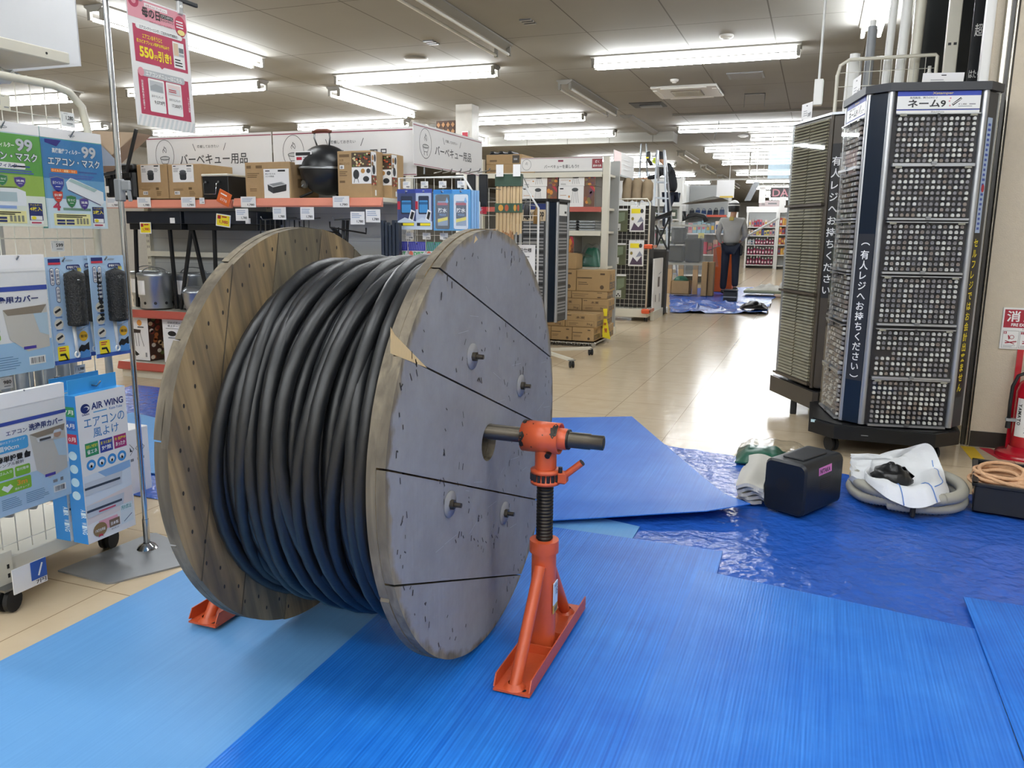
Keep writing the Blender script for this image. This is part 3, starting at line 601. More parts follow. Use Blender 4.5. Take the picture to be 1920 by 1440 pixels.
def stamp_mesh(m):
    b = B(); r = .0078
    P = [(r*math.cos(PI*i/6), r*math.sin(PI*i/6)) for i in range(7)]+[(-r, -.006), (-r*.75, -.0085), (r*.75, -.0085), (r, -.006)]
    b.prism(P, (0, 0, 0), (1, 0, 0), (0, 0, 1), (0, -.013, 0), m); g = G(b, (0, -.013, 0), (1, 0, 0), (0, 0, 1)); g.ring(0, .0005, .004, .004, .0014, 'stamp_grey' if m == 'stamp_white' else 'panel_dark', 1, 8)
    return b
K1 = Oct(.45, 4.916, .308, .225, math.radians(11.5))
t1 = thing('stamp_display', 'tall rotating display of name stamps with a white and blue header, by the beige wall', 'display', (.43, 4.91, 0))
def slab(b, K, z0, z1, m, g=0, **k): b.prism(K.pts(g, **k), (0, 0, z0), (1, 0, 0), (0, 1, 0), (0, 0, z1-z0), m)
b = B(); KB = Oct(.41, 4.92, .375, .245, 0); slab(b, KB, .1, .172, 'display_black'); slab(b, KB, .172, .178, 'display_black', -.02)
g = G(b, (.30, 4.545, .13), (1, 0, 0), (0, 0, 1)); g.r(0, 0, .035, .004, GRY, 1); b.box((.045, 4.645, .16), (.07, 4.66, .1735), 'white_sticker'); ob('base', b, t1)
for x, y in ((.16, 4.68), (.66, 4.68), (.16, 5.14), (.66, 5.14)):
    put_castor(t1, x, y, .042, .6)
b = B(); slab(b, K1, .185, 1.885, 'panel_dark', -.012); b.cyl(K1.c+V((0, 0, .17)), K1.c+V((0, 0, .19)), .15, 'steel'); ob('body', b, t1)
b = B(); slab(b, K1, 1.886, 1.925, mat('slab_grey', '3A3C40', .5), .018); ob('top_slab', b, t1)
DOORS = ((1.533, 1.776), (1.265, 1.527), (.994, 1.251), (.728, .978), (.447, .706), (.19, .439))
for k in range(8):
    x, y = K1.pts()[k]; n = (V((x, y, 0))-K1.c).normalized()
    b = B(); b.cyl((x-n.x*.012, y-n.y*.012, .188), (x-n.x*.012, y-n.y*.012, 1.886), .017, 'alu', n=10); ob('post', b, t1, 'silver corner post')
def kanji_header(G_, w):
    G_.r(0, 0, w, .085, 'white_plastic', 1); G_.r(0, .062, w, .023, ink('2B43A8'), 2); G_.t('Xstamper', w*.42, .066, w*.25, .014, ink('C7B26A'), 3, .02)
    G_.r(0, -.006, w, .004, ink('2B43A8'), 2); G_.t('ネーム9', w*.13, .008, w*.46, .037, BLK, 2, .03); G_.t('朱肉無用、魅力の9ミリ', w*.15, .048, w*.33, .011, BLK, 2, .01)
    G_.ln(w*.67, .018, w*.77, .05, .011, BLK, 2); G_.ln(w*.672, .021, w*.768, .047, .003, WHT, 3)
    for q in ((.64, .05), (.63, .036), (.64, .015)): G_.e(w*q[0], q[1], .004, .004, ink('D98F9B'), 2, 8)
    G_.t('￥1,480', w*.74, .017, w*.1, .008, BLK, 2); G_.lines(w*.74, .01, w*.2, 1, .006, .003, GRY); G_.lines(w*.87, .019, w*.08, 1, .006, .005, GRY)
    G_.r(0, -.02, w, .014, 'white_plastic', 1); G_.t('Shachihata', w*.42, -.017, w*.16, .008, GRY, 2)
def caps(K, fk, w, doors, off=0):
    o, u, n = K.face(fk); out = []
    for di, (z0, z1) in enumerate(doors):
        for r in range(9):
            for c in range(14):
                x = -w/2+(c+.5)*w/14; z = z1-.022-r*(z1-z0-.034)/8.35
                out.append((di, r, c, o+u*x+n*off+V((0, 0, z))))
    return out, u, n
for fk in (0, 3):
    o, u, n = K1.face(fk); w = .385
    b = B(); kanji_header(G(b, o-u*w/2+n*.002+V((0, 0, 1.8)), u, (0, 0, 1)), w); ob('header_sign', b, t1, 'white header sign with a blue strip and large black lettering')
    for z0, z1 in DOORS:
        b = B(); c0 = o-u*w/2+n*.022
        g = G(b, c0, u, (0, 0, 1)); g.r(0, z0, w, z1-z0, 'acrylic', 0)
        for za, zb in ((z0-.004, z0+.006), (z1-.003, z1+.002)): b.hull([c0+u*x+n*q+V((0, 0, z)) for x in (0, w) for q in (-.022, .004) for z in (za, zb)], 'alu')
        lt = B(); lt.hull([c0+u*(w/2+x)+n*q+V((0, 0, z0+z)) for x in (-.012, .012) for q in (0, .012) for z in (0, .014)], 'steel'); b.hull([c0+u*(w/2+x)+n*q+V((0, 0, z1-z)) for x in (-.006, .006) for q in (.0005, .005) for z in (0, .02)], 'black_plastic')
        for sx in (.03, w-.03): b.hull([c0+u*(sx+x)+n*q+V((0, 0, z1-z)) for x in (-.016, .016) for q in (0, .004) for z in (0, .012)], mat('clear_hinge', 'C9C7B4', .1, alpha=.5))
        ob('latch', lt, ob('clear_door', b, t1))
def strip(K, k, txt, em, top, m_bg, m_t, t, z0, z1, lab, zb=None, pitch=None):
    c, u, n, L = K.cham(k); b = B(); g = G(b, c-u*L/2+n*.002, u, (0, 0, 1), .001)
    g.r(.004, z0, L-.008, z1-z0, 'display_navy', 0)
    if zb: g.r(L*.12, zb[0], L*.76, zb[1]-zb[0], m_bg, 1)
    g.tv(txt, L/2-em/2, top, em, m_t, 2, .014, pitch); ob('corner_panel', b, t, lab)
strip(K1, 3, '（有人レジへお持ちください）', .052, 1.165, ink('23262E'), WHT, t1, .19, 1.88, 'dark navy corner panel with white vertical lettering', (.42, 1.19), .0535)
c, u, n, L = K1.cham(0); b = B(); g = G(b, c-u*L/2+n*.002, u, (0, 0, 1), .001); g.r(.004, .19, L-.008, 1.69, 'slab_grey', 0)
g.r(.02, 1.2, .05, .56, ink('AFC3DE'), 1); g.lines(.03, 1.72, .03, 22, .024, .012, ink('3D57B0')); g.e(.045, 1.42, .016, .02, RED, 3)
g.r(.012, .35, .07, .85, BLK, 1); g.tv('セルフレジではお会計出来ません', .018, 1.18, .05, YEL, 2, .014, .0535); ob('corner_panel', b, t1, 'narrow side panel with yellow vertical lettering')
src = {}
for m, kind in (('stamp_white', 'white'), ('stamp_grey', 'grey'), ('stamp_brown', 'brown')):
    o_ = None
pool, u0, n0 = caps(K1, 0, .372, DOORS)
rn = random.Random(21); rest = B(); th0 = K1.th; first = {}; nn = 0
TXTS = {'stamp_white': ('bright white-capped round name stamp in a front row of the tall stamp display', 'bright white name stamps'), 'stamp_grey': ('dim grey-capped round name stamp in a front row of the tall stamp display', 'dim grey name stamps'), 'stamp_brown': ('dull brownish-capped round name stamp in a front row of the tall stamp display', 'dull brown name stamps')}
def put_rest(m, p, rz):
    k = stamp_mesh(m); rest.T = Mx.Translation(p) @ Mx.Rotation(rz, 4, 'Z'); rest.add(k.v, k.f, m); rest.T = None
for di, r, c, p in pool:
    q = rn.random(); m = 'stamp_white' if q < .4 else ('stamp_grey' if q < .82 else 'stamp_brown')
    if m != 'stamp_white': p = p-n0*.005
    if (di in (2, 3) or (di == 4 and r < 3)) and nn < 294:
        nn += 1
        if m not in first:
            o_ = ob('name_stamp', stamp_mesh(m), None, TXTS[m][0], 'stamp', TXTS[m][1]); o_.data.transform(Mx.Translation(o_.location)); first[m] = o_; o_.location = p; o_.rotation_euler = (0, 0, th0)
        else: dup(first[m], p, rz=th0)
    elif not (di == 4 and r == 4 and c in (0, 1, 2)): put_rest(m, p, th0)
for di, r, c, p in caps(K1, 3, .372, DOORS)[0]:
    put_rest(rn.choice(('stamp_white', 'stamp_grey', 'stamp_grey', 'stamp_brown')), p, th0-PI/2)
ob('name_stamp', rest, None, 'rest of the tiny round name stamps filling the other clear panels', 'stamp', None, 'stuff')
def price_card(x, y, z, rz, w, h, txt, lab, grp='price cards on the displays', lean=0):
    b = B(); b.T = Mx.Translation((x, y, z)) @ Mx.Rotation(rz, 4, 'Z') @ Mx.Rotation(lean, 4, 'X'); b.box((-w/2, -.001, 0), (w/2, .001, h), 'white_paper')
    g = G(b, (-w/2, -.0012, 0), (1, 0, 0), (0, 0, 1)); g.t(txt, w*.6, h*.2, w*.32, h*.24, BLK, 1, .02); g.lines(w*.2, h*.55, w*.4, 3, h*.12, h*.04, GRY, 1); g.r(w*.45, h*.82, w*.12, h*.06, BLK, 1); g.lines(w*.05, h*.08, w*.2, 1, 1, h*.05, BLK, 1)
    return ob('price_card', b, None, lab, 'price card', grp)
price_card(.52, 4.625, 1.895, K1.th, .19, .075, '1,280円', 'white price card reading 1,280 on top of the stamp display', lean=.15)
o, u, n = K1.face(3); price_card(o.x+n.x*.01, o.y+n.y*.01, 1.89, K1.th-PI/2, .16, .12, '1,280円', 'white price card seen edge-on at the left top of the stamp display')
# second display with slatted panels
K2 = Oct(.2, 5.70, .308, .25, math.radians(27))
t2 = thing('slat_display', 'second rotating display with brown framed olive slat panels behind the stamp display', 'display', (.2, 5.7, 0))
b = B(); slab(b, Oct(.205, 5.72, .335, .31, math.radians(27)), .1, .21, mat('base_brown', '3B3630', .35)); slab(b, Oct(.205, 5.72, .32, .3, math.radians(27)), .21, .213, 'display_black'); ob('base', b, t2)
for a_ in range(4):
    x, y = .205+.3*math.cos(math.radians(207+a_*90)), 5.72+.3*math.sin(math.radians(207+a_*90)); b = B(); b.box((x-.02, y-.02, .0), (x+.02, y+.02, .1), 'black_plastic', .005); ob('foot', b, t2)
b = B(); slab(b, K2, .23, 1.885, 'slat_frame', -.01); b.cyl(K2.c+V((0, 0, .21)), K2.c+V((0, 0, .24)), .15, 'steel'); ob('body', b, t2)
b = B(); slab(b, K2, 1.886, 1.9, 'alu', .015); ob('top_slab', b, t2)
o, u, n = K2.face(3)
for z0, z1 in ((1.375, 1.87), (.825, 1.345), (.26, .8)):
    b = B(); w = .44; N = 27
    b.hull([o+u*x+n*q+V((0, 0, z)) for x in (-w/2-.02, w/2+.02) for q in (-.005, .004) for z in (z0-.012, z1+.012)], 'slat_frame')
    for i in range(N):
        z = z0+(i+.5)*(z1-z0)/N; hh = (z1-z0)/N*.34
        for xa, xb in ((-w/2, -.01), (.006, w/2)): b.hull([o+u*x+n*q+V((0, 0, z+e)) for x in (xa, xb) for q, e in ((.004, -hh), (.02, -hh*.8), (.012, hh), (.004, hh))], 'slat')
    ob('slat_panel', b, t2)
    b = B(); g = G(b, o-u*w/2+n*.03, u, (0, 0, 1)); g.r(-.01, z0, w+.02, z1-z0, 'acrylic', 0)
    b.hull([o+u*x+n*q+V((0, 0, z)) for x in (-w/2-.03, w/2+.03) for q in (.004, .034) for z in (z0-.016, z0-.002)], 'slat_frame'); ob('clear_door', b, t2)
for k in range(8):
    x, y = K2.pts()[k]; b = B(); b.cyl((x, y, .23), (x, y, 1.886), .012, 'alu' if k in (5, 6) else 'slat_frame', n=8); ob('post', b, t2)
c, u, n, L = K2.cham(3); b = B(); g = G(b, c-u*L/2+n*.003, u, (0, 0, 1), .001); g.r(.002, .24, L-.004, 1.64, 'slat_frame', 0); g.r(.005, .8, L-.01, .92, BLK, 1); g.tv('有人レジへお持ちください', L/2-.03, 1.66, .06, WHT, 2, .014, .07); ob('corner_panel', b, t2, 'black strip with white vertical lettering')
c, u, n, L = K2.cham(2); b = B(); g = G(b, c-u*L/2+n*.003, u, (0, 0, 1), .001); g.r(0, .24, L, 1.64, 'alu', 0); ob('corner_panel', b, t2)
o, u, n = K2.face(3); price_card(o.x-u.x*.1, o.y-u.y*.1, 1.895, K2.th-PI/2, .14, .11, '1,280円', 'white price card on top of the slatted display')
# ---------------------------------------------------------------- fittings along the right
t = thing('mesh_rack', 'cream wire mesh rack full of tall rolls behind the two displays', 'rack', (.36, 6.4, 0))
b = B(); P = [(.05, 6.35, 0), (.05, 6.35, 2.28), (.065, 6.35, 2.35), (.12, 6.35, 2.385), (.66, 6.35, 2.385), (.67, 6.35, 2.375), (.67, 6.35, 0)]; b.tube(P, .012, 'cream_metal', 8); ob('frame', b, t)
b = B()
for i in range(1, 9): b.tube([(.05+i*.0689, 6.35, .1), (.05+i*.0689, 6.35, 2.385)], .0025, 'wire', 5)
for i in range(24): b.tube([(.05, 6.35, 2.3-i*.093), (.67, 6.35, 2.3-i*.093)], .0025, 'wire', 5)
ob('wire_mesh', b, t)
b = B(); b.box((.05, 6.37, .08), (.67, 6.75, .1), 'cream_metal'); ob('shelf', b, t)
ROL = (('white_plastic', .1, 2.35, .05, .04, 'translucent white roll leaning at the left of the mesh rack'), ('grey_plastic', .2, 2.55, .03, .03, 'grey roll in the mesh rack beside the translucent roll'), ('white_plastic', .29, 2.75, .026, .06, 'narrow tall white roll in the middle of the mesh rack'), ('white_plastic', .38, 2.95, .033, .05, 'tallest white roll in the mesh rack'), ('cream_metal', .46, 3.0, .035, .05, 'tall cream coloured roll at the right of the mesh rack'), ('white_plastic', .575, 2.25, .016, .01, 'short white pole cap sticking up at the right of the mesh rack'))
for m, x, h, r, le, lab in ROL:
    t = thing('blind_roll', lab, 'roll', (x*1.08, 6.52, .1), 0, 'rolls in the mesh rack'); x, h = x*1.08+.01, 1.18+(h-1.18)*1.08; b = B(); b.cyl((x, 6.56, .108), (x+le, 6.47, h-.04), r, m, n=16); ob('tube', b, t)
    b = B(); b.cyl((x+le*.98, 6.47, h-.04), (x+le, 6.47, h), r*.7, 'white_plastic', n=14); ob('cap', b, t)
t = thing('shelf_upright', 'grey steel shelf upright with square slots behind the mesh rack', 'upright', (.72, 6.2, 0))
b = B(); b.box((.69, 6.15, 0), (.765, 6.21, 3.25), 'cream_metal', .004); ob('column', b, t)
b = B(); g = G(b, (.685, 6.1495, 0), (1, 0, 0), (0, 0, 1))
for i in range(9):
    for xx in (.018, .05): g.r(xx, .3+i*.35, .018, .016, BLK, 1)
ob('slots', b, t)
t = thing('hanging_banner', 'tall black banner with white vertical letters between the upright and the wall', 'banner', (.81, 5.6, 2.0))
b = B(); b.box((.757, 5.598, 2.0), (.853, 5.602, 3.28), mat('banner_black', '26272A', .18, var=.1)); g = G(b, (.757, 5.5975, 2.0), (1, 0, 0), (0, 0, 1))
g.tv('すたんぷ超', .035, 2.9-2.0+.02, .055, WHT, 1); g.t('超', .015, .33, .04, .07, ink('C9C9C7'), 1); g.t('はたらこ', .008, .1, .08, .045, ink('C9C9C7'), 1); ob('sheet', b, t)
b = B(); b.cyl((.745, 5.6, 3.27), (.865, 5.6, 3.27), .008, 'steel', n=8); ob('rod', b, t)
# fire extinguisher and its sign
t = thing('fire_sign', 'red and white fire extinguisher sign on the beige wall', 'sign', (1.12, 5.09, .57))
b = B(); b.box((.995, 5.088, .57), (1.26, 5.098, .8), 'white_plastic', .002); g = G(b, (.995, 5.0875, .57), (1, 0, 0), (0, 0, 1)); DR = ink('A51E34')
g.r(.008, .12, .249, .1, DR, 1); g.t('消', .02, .153, .065, .06, WHT, 2, .02); g.t('火', .1, .153, .06, .06, WHT, 2, .02); g.t('器', .175, .153, .06, .06, WHT, 2, .02); g.t('FIRE EXTINGUISHER', .045, .128, .17, .017, WHT, 2, .03); g.t('使用方法', .1, .108, .07, .01, DR, 2)
for i in range(3):
    x = .01+i*.083; g.r(x, .008, .078, .095, ink('6E6A66'), 1); g.r(x+.0015, .0095, .075, .092, 'white_plastic', 2); g.r(x+.004, .085, .014, .014, DR, 3); g.t(str(i+1), x+.008, .087, .005, .01, WHT, 4)
    g.ln(x+.015, .035, x+.07, .045, .006, DR, 3); g.ln(x+.015, .048, x+.06, .03, .004, DR, 3); g.ring(x+.045, .068, .012, .012, .003, DR, 3, 12); g.ln(x+.028, .078, x+.033, .055, .006, DR, 3); g.lines(x+.006, .02, .06, 2, .006, .002, GRY, 3)
ob('plate', b, t)
mat('extinguisher_red', 'B5172A', .22, var=.06, coat=.4)
t = thing('fire_extinguisher', 'red fire extinguisher in a round floor stand at the right edge', 'extinguisher', (1.145, 4.95, 0)); x, y = 1.145, 4.95
b = B(); b.lathe([(0, .05), (.065, .05), (.068, .06), (.068, .36), (.055, .41), (.025, .435), (.022, .45), (0, .45)], (x, y, 0), 'extinguisher_red', 28); ob('cylinder', b, t)
b = B(); b.cyl((x, y, .45), (x, y, .475), .02, 'black_plastic'); b.bar((x-.02, y, .475), (x+.09, y-.01, .5), .02, .006, 'black_metal'); b.bar((x-.02, y, .48), (x+.09, y-.01, .53), .02, .006, 'black_metal'); ob('handle', b, t)
b = B(); b.tube([(x-.01, y-.02, .465), (x-.04, y-.03, .468), (x-.075, y-.03, .45), (x-.095, y-.03, .39), (x-.097, y-.03, .3), (x-.095, y-.03, .22)], .009, 'rubber', 10); b.cyl((x-.095, y-.03, .22), (x-.094, y-.03, .16), .011, 'rubber', .014, 12); b.box((x-.11, y-.045, .2), (x-.06, y-.02, .215), 'grey_plastic'); ob('hose', b, t)
b = B(); P = [(.0695*math.sin(a_), -.0695*math.cos(a_)) for a_ in [math.radians(-62+i*12) for i in range(11)]]
for (x0, y0), (x1, y1) in zip(P, P[1:]): b.add([(x+x0, y+y0, .12), (x+x1, y+y1, .12), (x+x1, y+y1, .33), (x+x0, y+y0, .33)], [(0, 1, 2, 3)], 'white_paper', True)
for ch, zz in zip('YAMATO', (.3, .28, .26, .24, .22, .2)):
    a_ = math.radians(-46); g = G(b, V((x+.0702*math.sin(a_), y-.0702*math.cos(a_), zz)), (0, 0, -1), (math.cos(a_), math.sin(a_), 0), .0008); g.t(ch, 0, -.009, .017, .018, BLK, 1, .03)
for i in range(7):
    a_ = math.radians(-22); g = G(b, V((x+.0702*math.sin(a_), y-.0702*math.cos(a_), .3-i*.026)), (math.cos(a_), math.sin(a_), 0), (0, 0, 1), .0008); g.r(0, 0, .02, .005, GRY, 1)
ob('label', b, t, 'white maker label with black sideways lettering')
b = B(); b.lathe([(.135, 0), (.135, .02), (.12, .03), (.08, .034), (.075, .06), (.07, .06), (.07, .03), (0, .03)], (x, y, 0), 'extinguisher_red', 36); b.box((x-.075, y+.06, .02), (x-.045, y+.075, .58), 'extinguisher_red'); ob('stand', b, t, 'round red floor stand with a back post')
def tape(lab, P, m): 
    single('floor_tape', lab, 'floor tape', lambda b: b.prism(P, (0, 0, .0005), (1, 0, 0), (0, 1, 0), (0, 0, .0008), m))
tape('short yellow tape stripe on the floor under the display edge', [(.86, 5.07), (.93, 5.07), (.945, 4.66), (.875, 4.66)], ink('E5BE28'))
tape('red tape corner on the floor around the extinguisher stand', [(.955, 5.07), (1.015, 5.07), (1.06, 4.88), (1.4, 4.84), (1.4, 4.79), (1.01, 4.84)], ink('C0283C'))
# ================================================================ THINGS LEFT ON THE TARP
mat('speaker_black', '14181E', .42, var=.15, bump=.05, bsc=200); mat('canvas', 'C9C6BD', .8, var=.06); mat('sack', 'E2E4E6', .5, var=.04, bump=.1, bsc=120); mat('green_tarp', '1F5A46', .35, var=.25, bump=.4, bsc=18); mat('black_bag', '101113', .3, var=.3, bump=.6, bsc=25); mat('hose_grey', 'A7A498', .5, var=.08); mat('rope', 'D2A680', .75, var=.15, sc=60, bump=.4, bsc=120)
TB = Mx.Translation((-.136, 3.482, .018)) @ Mx.Rotation(math.radians(-27.8), 4, 'Z')
t = thing('portable_speaker', 'black box shaped portable speaker with a pink name sticker on the blue tarp', 'speaker', (0, 3.55, .018), 0)
b = B(); b.T = TB; W, D, H = .19, .33, .228
def rbox(b, w, d, h, r, m, k=4, y0=0):
    P = []
    for cx, cz, a in ((w-r, r, -90), (w-r, h-r, 0), (r, h-r, 90), (r, r, 180)): P += [(cx+r*math.cos(math.radians(a+i*90/k)), cz+r*math.sin(math.radians(a+i*90/k))) for i in range(k+1)]
    q = [(w/2+(x-w/2)*.93, h/2+(z-h/2)*.93) for x, z in P]; n = len(P)
    b.prism(P, (0, y0+.012, 0), (1, 0, 0), (0, 0, 1), (0, d-.024, 0), m, True); b.add([(x, y0, z) for x, z in q]+[(x, y0+.012, z) for x, z in P], [(i, (i+1) % n, (i+1) % n+n, i+n) for i in range(n)], m, True); b.add([(x, y0, z) for x, z in q], [tuple(range(n))], m)
    b.add([(x, y0+d, z) for x, z in q]+[(x, y0+d-.012, z) for x, z in P], [(i, i+n, (i+1) % n+n, (i+1) % n) for i in range(n)], m, True); b.add([(x, y0+d, z) for x, z in q], [tuple(reversed(range(n)))], m)
rbox(b, W, D, H, .03, 'speaker_black'); ob('housing', b, t)
b = B(); b.T = TB; g = G(b, (0, -.0006, 0), (1, 0, 0), (0, 0, 1)); g.ring(.09, .115, .078, .092, .0012, 'black_metal', 0, 24)
for i in range(12):
    for j in range(10):
        x, z = .058+i*.006+(j % 2)*.003, .1+j*.006
        if (x-.09)**2+(z-.127)**2 < .001: g.e(x, z, .0021, .0021, 'nail', 1, 6)
for x, z in ((.02, .025), (.17, .025), (.02, .2), (.17, .2)): g.e(x, z, .004, .004, 'nail', 1, 8)
ob('grille', b, t)
b = B(); b.T = TB; g = G(b, (W+.0006, 0, 0), (0, 1, 0), (0, 0, 1)); g.p([(.108, .165), (.218, .168), (.214, .203), (.104, .2)], ink('E07FC6'), 1); g.t('NITAKA', .116, .173, .088, .02, ink('3A1030'), 2, .03); ob('sticker', b, t, 'pink sticker with dark capital letters')
b = B(); b.T = TB; g = G(b, (W+.0006, 0, 0), (0, 1, 0), (0, 0, 1)); g.r(.125, .098, .085, .05, 'nail', 1)
for i in range(5): g.r(.13, .103+i*.009, .075, .004, 'speaker_black', 2)
ob('vent', b, t)
b = B(); b.T = TB; b.box((.045, .06, H-.001), (.145, .26, H+.006), 'speaker_black', .006); ob('carry_handle', b, t)
def cv(b):
    for i in range(5):
        z0 = .006+i*.021; P = []
        for k in range(15): P.append((k/14, z0+.007+.006*math.sin(k*.9+i*1.7)))
        fn = lambda u, v, i=i: (-.235+.115*u+.012*math.sin(v*5+i)+.004*i-.02, 3.52+.46*v-.016*i*(1-v)+.01*math.sin(u*8+i*2), .006+i*.021+.022+.007*math.sin(u*7+i*1.3)*(1-.5*v)+(.012*math.sin(PI*u)))
        b.grid(fn, 12, 8, 'canvas', .015)
single('folded_canvas', 'grey white canvas folded into a bundle beside the black speaker', 'canvas', cv)
t = thing('wrapped_tarp', 'green tarp folded in a clear plastic bag in front of the slatted display', 'tarp', (-.13, 4.45, 0))
def pil(x0, x1, y0, y1, z0, h, sd, sk=0): return lambda u, v: (x0+(x1-x0)*u+sk*v+.01*NZ.noise(V((u*3, v*3, sd))), y0+(y1-y0)*v, z0+h*min(1, 6*u*(1-u)+.02)*min(1, 5*v*(1-v)+.02)*(1+.3*NZ.noise(V((u*5, v*5, sd)))))
b = B(); b.grid(pil(-.31, -.06, 4.15, 4.45, .026, .045, 3, -.01), 18, 14, 'green_tarp', .008); ob('tarp', b, t)
b = B(); b.grid(pil(-.33, .05, 4.12, 4.55, .03, .06, 5, .02), 26, 22, 'clear_film', 0); ob('clear_bag', b, t)
# sack, its dark bag, hose coil
RIM = [(.33, 3.98, .164), (.4, 3.99, .2), (.46, 3.98, .222), (.507, 4.02, .232), (.546, 4.02, .241), (.587, 4.02, .212), (.611, 3.98, .145), (.618, 3.88, .115), (.607, 3.7, .1), (.536, 3.575, .092), (.478, 3.565, .07), (.417, 3.575, .072), (.344, 3.6, .1), (.285, 3.7, .125), (.295, 3.82, .13), (.312, 3.9, .14)]
def crl(P, tt):
    n = len(P); i = int(tt*n) % n; f = tt*n-int(tt*n); p0, p1, p2, p3 = (V(P[(i+k-1) % n]) for k in range(4))
    return .5*((2*p1)+(-p0+p2)*f+(2*p0-5*p1+4*p2-p3)*f*f+(-p0+3*p1-3*p2+p3)*f**3)
def sackf(u, v):
    p = crl(RIM, u); tail = V((.225, 3.88, .14))
    mid = V((p.x*.7+.08, p.y*.7+1.2, .045+(p.z-.07)*.75)); q = p.lerp(mid, min(1, v*2)) if v < .5 else mid.lerp(tail+V((0, (p.y-3.85)*.35, (p.z-.14)*.4)), (v-.5)*2)
    k = NZ.noise(V((u*14, v*5, 3)))*.014*(.4+v); q.z += max(0, min(1, (.15-p.z)/.06))*.085*math.sin(min(1, v*2)*PI) if v < .5 else 0; return (q.x+k, q.y-k, max(q.z+k*1.2, .02))
t = thing('woven_sack', 'open white woven sack with blue lines lying on the coiled hose', 'sack', (.42, 3.95, .02))
b = B(); b.grid(sackf, 72, 14, 'sack', 0); ob('body', b, t)
b = B(); BL = ink('5B86C8')
for uu in (.55, .68): b.tube([V(sackf(uu, v/12*.6))+V((0, -.003, .003)) for v in range(13)], .0022, BL, 5)
b.tube([V(sackf(.34+.2*i/14, .14))+V((.001, 0, .0)) for i in range(15)], .0022, BL, 5); ob('woven_line', b, t)
single('black_bag', 'crumpled black plastic bag inside the mouth of the white sack', 'bag', lambda b: b.grid(lambda u, v: (.395+.085*math.sin(PI*v)*math.cos(2*PI*u)*(1+.3*NZ.noise(V((u*6, v*6, 1)))), 3.85+.075*math.sin(PI*v)*math.sin(2*PI*u), .115+.055*math.cos(PI*v)*(1+.4*NZ.noise(V((u*5, v*7, 2))))), 24, 14, 'black_bag'))
t = thing('suction_hose', 'pale grey ribbed hose coiled up under the white sack', 'hose', (.47, 3.86, .0))
pts = []; rr = []; N = 200
for i in range(int(N*2.15)):
    a_ = -2.0+2*PI*i/N; q = i/(N*2.15); rx = .222+.01*math.sin(a_*.7); pts.append((.462+rx*math.cos(a_)+.012*q, 3.865+(.235+.01*math.sin(a_*1.3))*math.sin(a_), .046+.047*max(0, min(1, (q*2.15-.92)*4))+.003*math.sin(a_*3))); rr.append(.0265 if i % 2 else .0235)
b = B(); b.tube(pts, rr, 'hose_grey', 10); ob('ribbed_tube', b, t)
b = B(); b.box((.455, 3.592, .016), (.475, 3.668, .085), 'rubber', .006); ob('strap', b, t, 'black strap tying the coil')
TC = Mx.Translation((.716, 3.785, .018)) @ Mx.Rotation(math.radians(-9), 4, 'Z')
t = thing('black_crate', 'black plastic crate with rope in it at the right edge', 'crate', (.95, 3.95, .006))
b = B(); b.T = TC; cw, cd, chh = .58, .43, .125
for a_, c_ in (((0, 0, 0), (cw, cd, .006)), ((0, 0, 0), (.008, cd, chh)), ((cw-.008, 0, 0), (cw, cd, chh)), ((0, 0, 0), (cw, .008, chh)), ((0, cd-.008, 0), (cw, cd, chh))): b.box(a_, c_, 'black_plastic', .002)
ob('tub', b, t)
b = B(); b.T = TC
for a_, c_ in (((-.012, -.012, chh-.012), (cw+.012, .012, chh+.003)), ((-.012, cd-.012, chh-.012), (cw+.012, cd+.012, chh+.003)), ((-.012, -.012, chh-.012), (.012, cd+.012, chh+.003)), ((cw-.012, -.012, chh-.012), (cw+.012, cd+.012, chh+.003))): b.box(a_, c_, 'black_plastic', .003)
ob('rim', b, t)
def rope(b):
    rn = random.Random(4); pts = []
    for i in range(620):
        a_ = 2*PI*i/48; q = i/620; rx = .055+.05*abs(math.sin(a_*.173+1)); cx = .84+.05*q+.022*math.sin(a_*.37); cyy = 3.93+.03*math.sin(a_*.29)
        pts.append((cx+rx*1.35*math.cos(a_), cyy+rx*.95*math.sin(a_), .085+.08*abs(math.sin(q*4.2))*.9+.02*math.sin(a_*.61)+.014*math.sin(a_)))
    b.tube(pts, .0085, 'rope', 7); b.tube([(.79, 3.87, .12), (.9, 3.84, .15), (1.02, 3.83, .15), (1.15, 3.85, .14), (1.25, 3.9, .13)], .0085, 'rope', 7); b.tube([(.8, 3.9, .13), (.9, 3.87, .16), (1.02, 3.86, .15), (1.15, 3.88, .14), (1.25, 3.92, .13)], .0085, 'rope', 7)
single('rope', 'pale orange rope coiled loosely in the black crate', 'rope', rope)
# ================================================================ NEAR RACK OF AIR CONDITIONER GOODS (left edge)
YA, ZA = V((0, 1, 0)), V((0, 0, 1))
rack = thing('mesh_rack', 'cream wheeled wire mesh rack of air conditioner goods at the left edge', 'rack', (-2.45, 1.8, 0))
b = B(); b.tube([(-2.3, 1.45, .14), (-2.3, 1.45, 1.6), (-2.3, 1.48, 1.62), (-2.3, 1.98, 1.622), (-2.3, 2.04, 1.61), (-2.3, 2.085, 1.57), (-2.3, 2.1, 1.5), (-2.3, 2.11, .14)], .0125, 'cream_metal', 10); ob('frame', b, rack)
b = B()
for i in range(14): b.tube([(-2.302, 1.45+i*.05, .17), (-2.302, 1.45+i*.05, 1.61 if i < 12 else 1.56)], .0017, 'wire', 5)
for i in range(16): b.tube([(-2.302, 1.45, .2+i*.0945), (-2.302, 2.1, .2+i*.0945)], .0017, 'wire', 5)
ob('wire_mesh', b, rack)
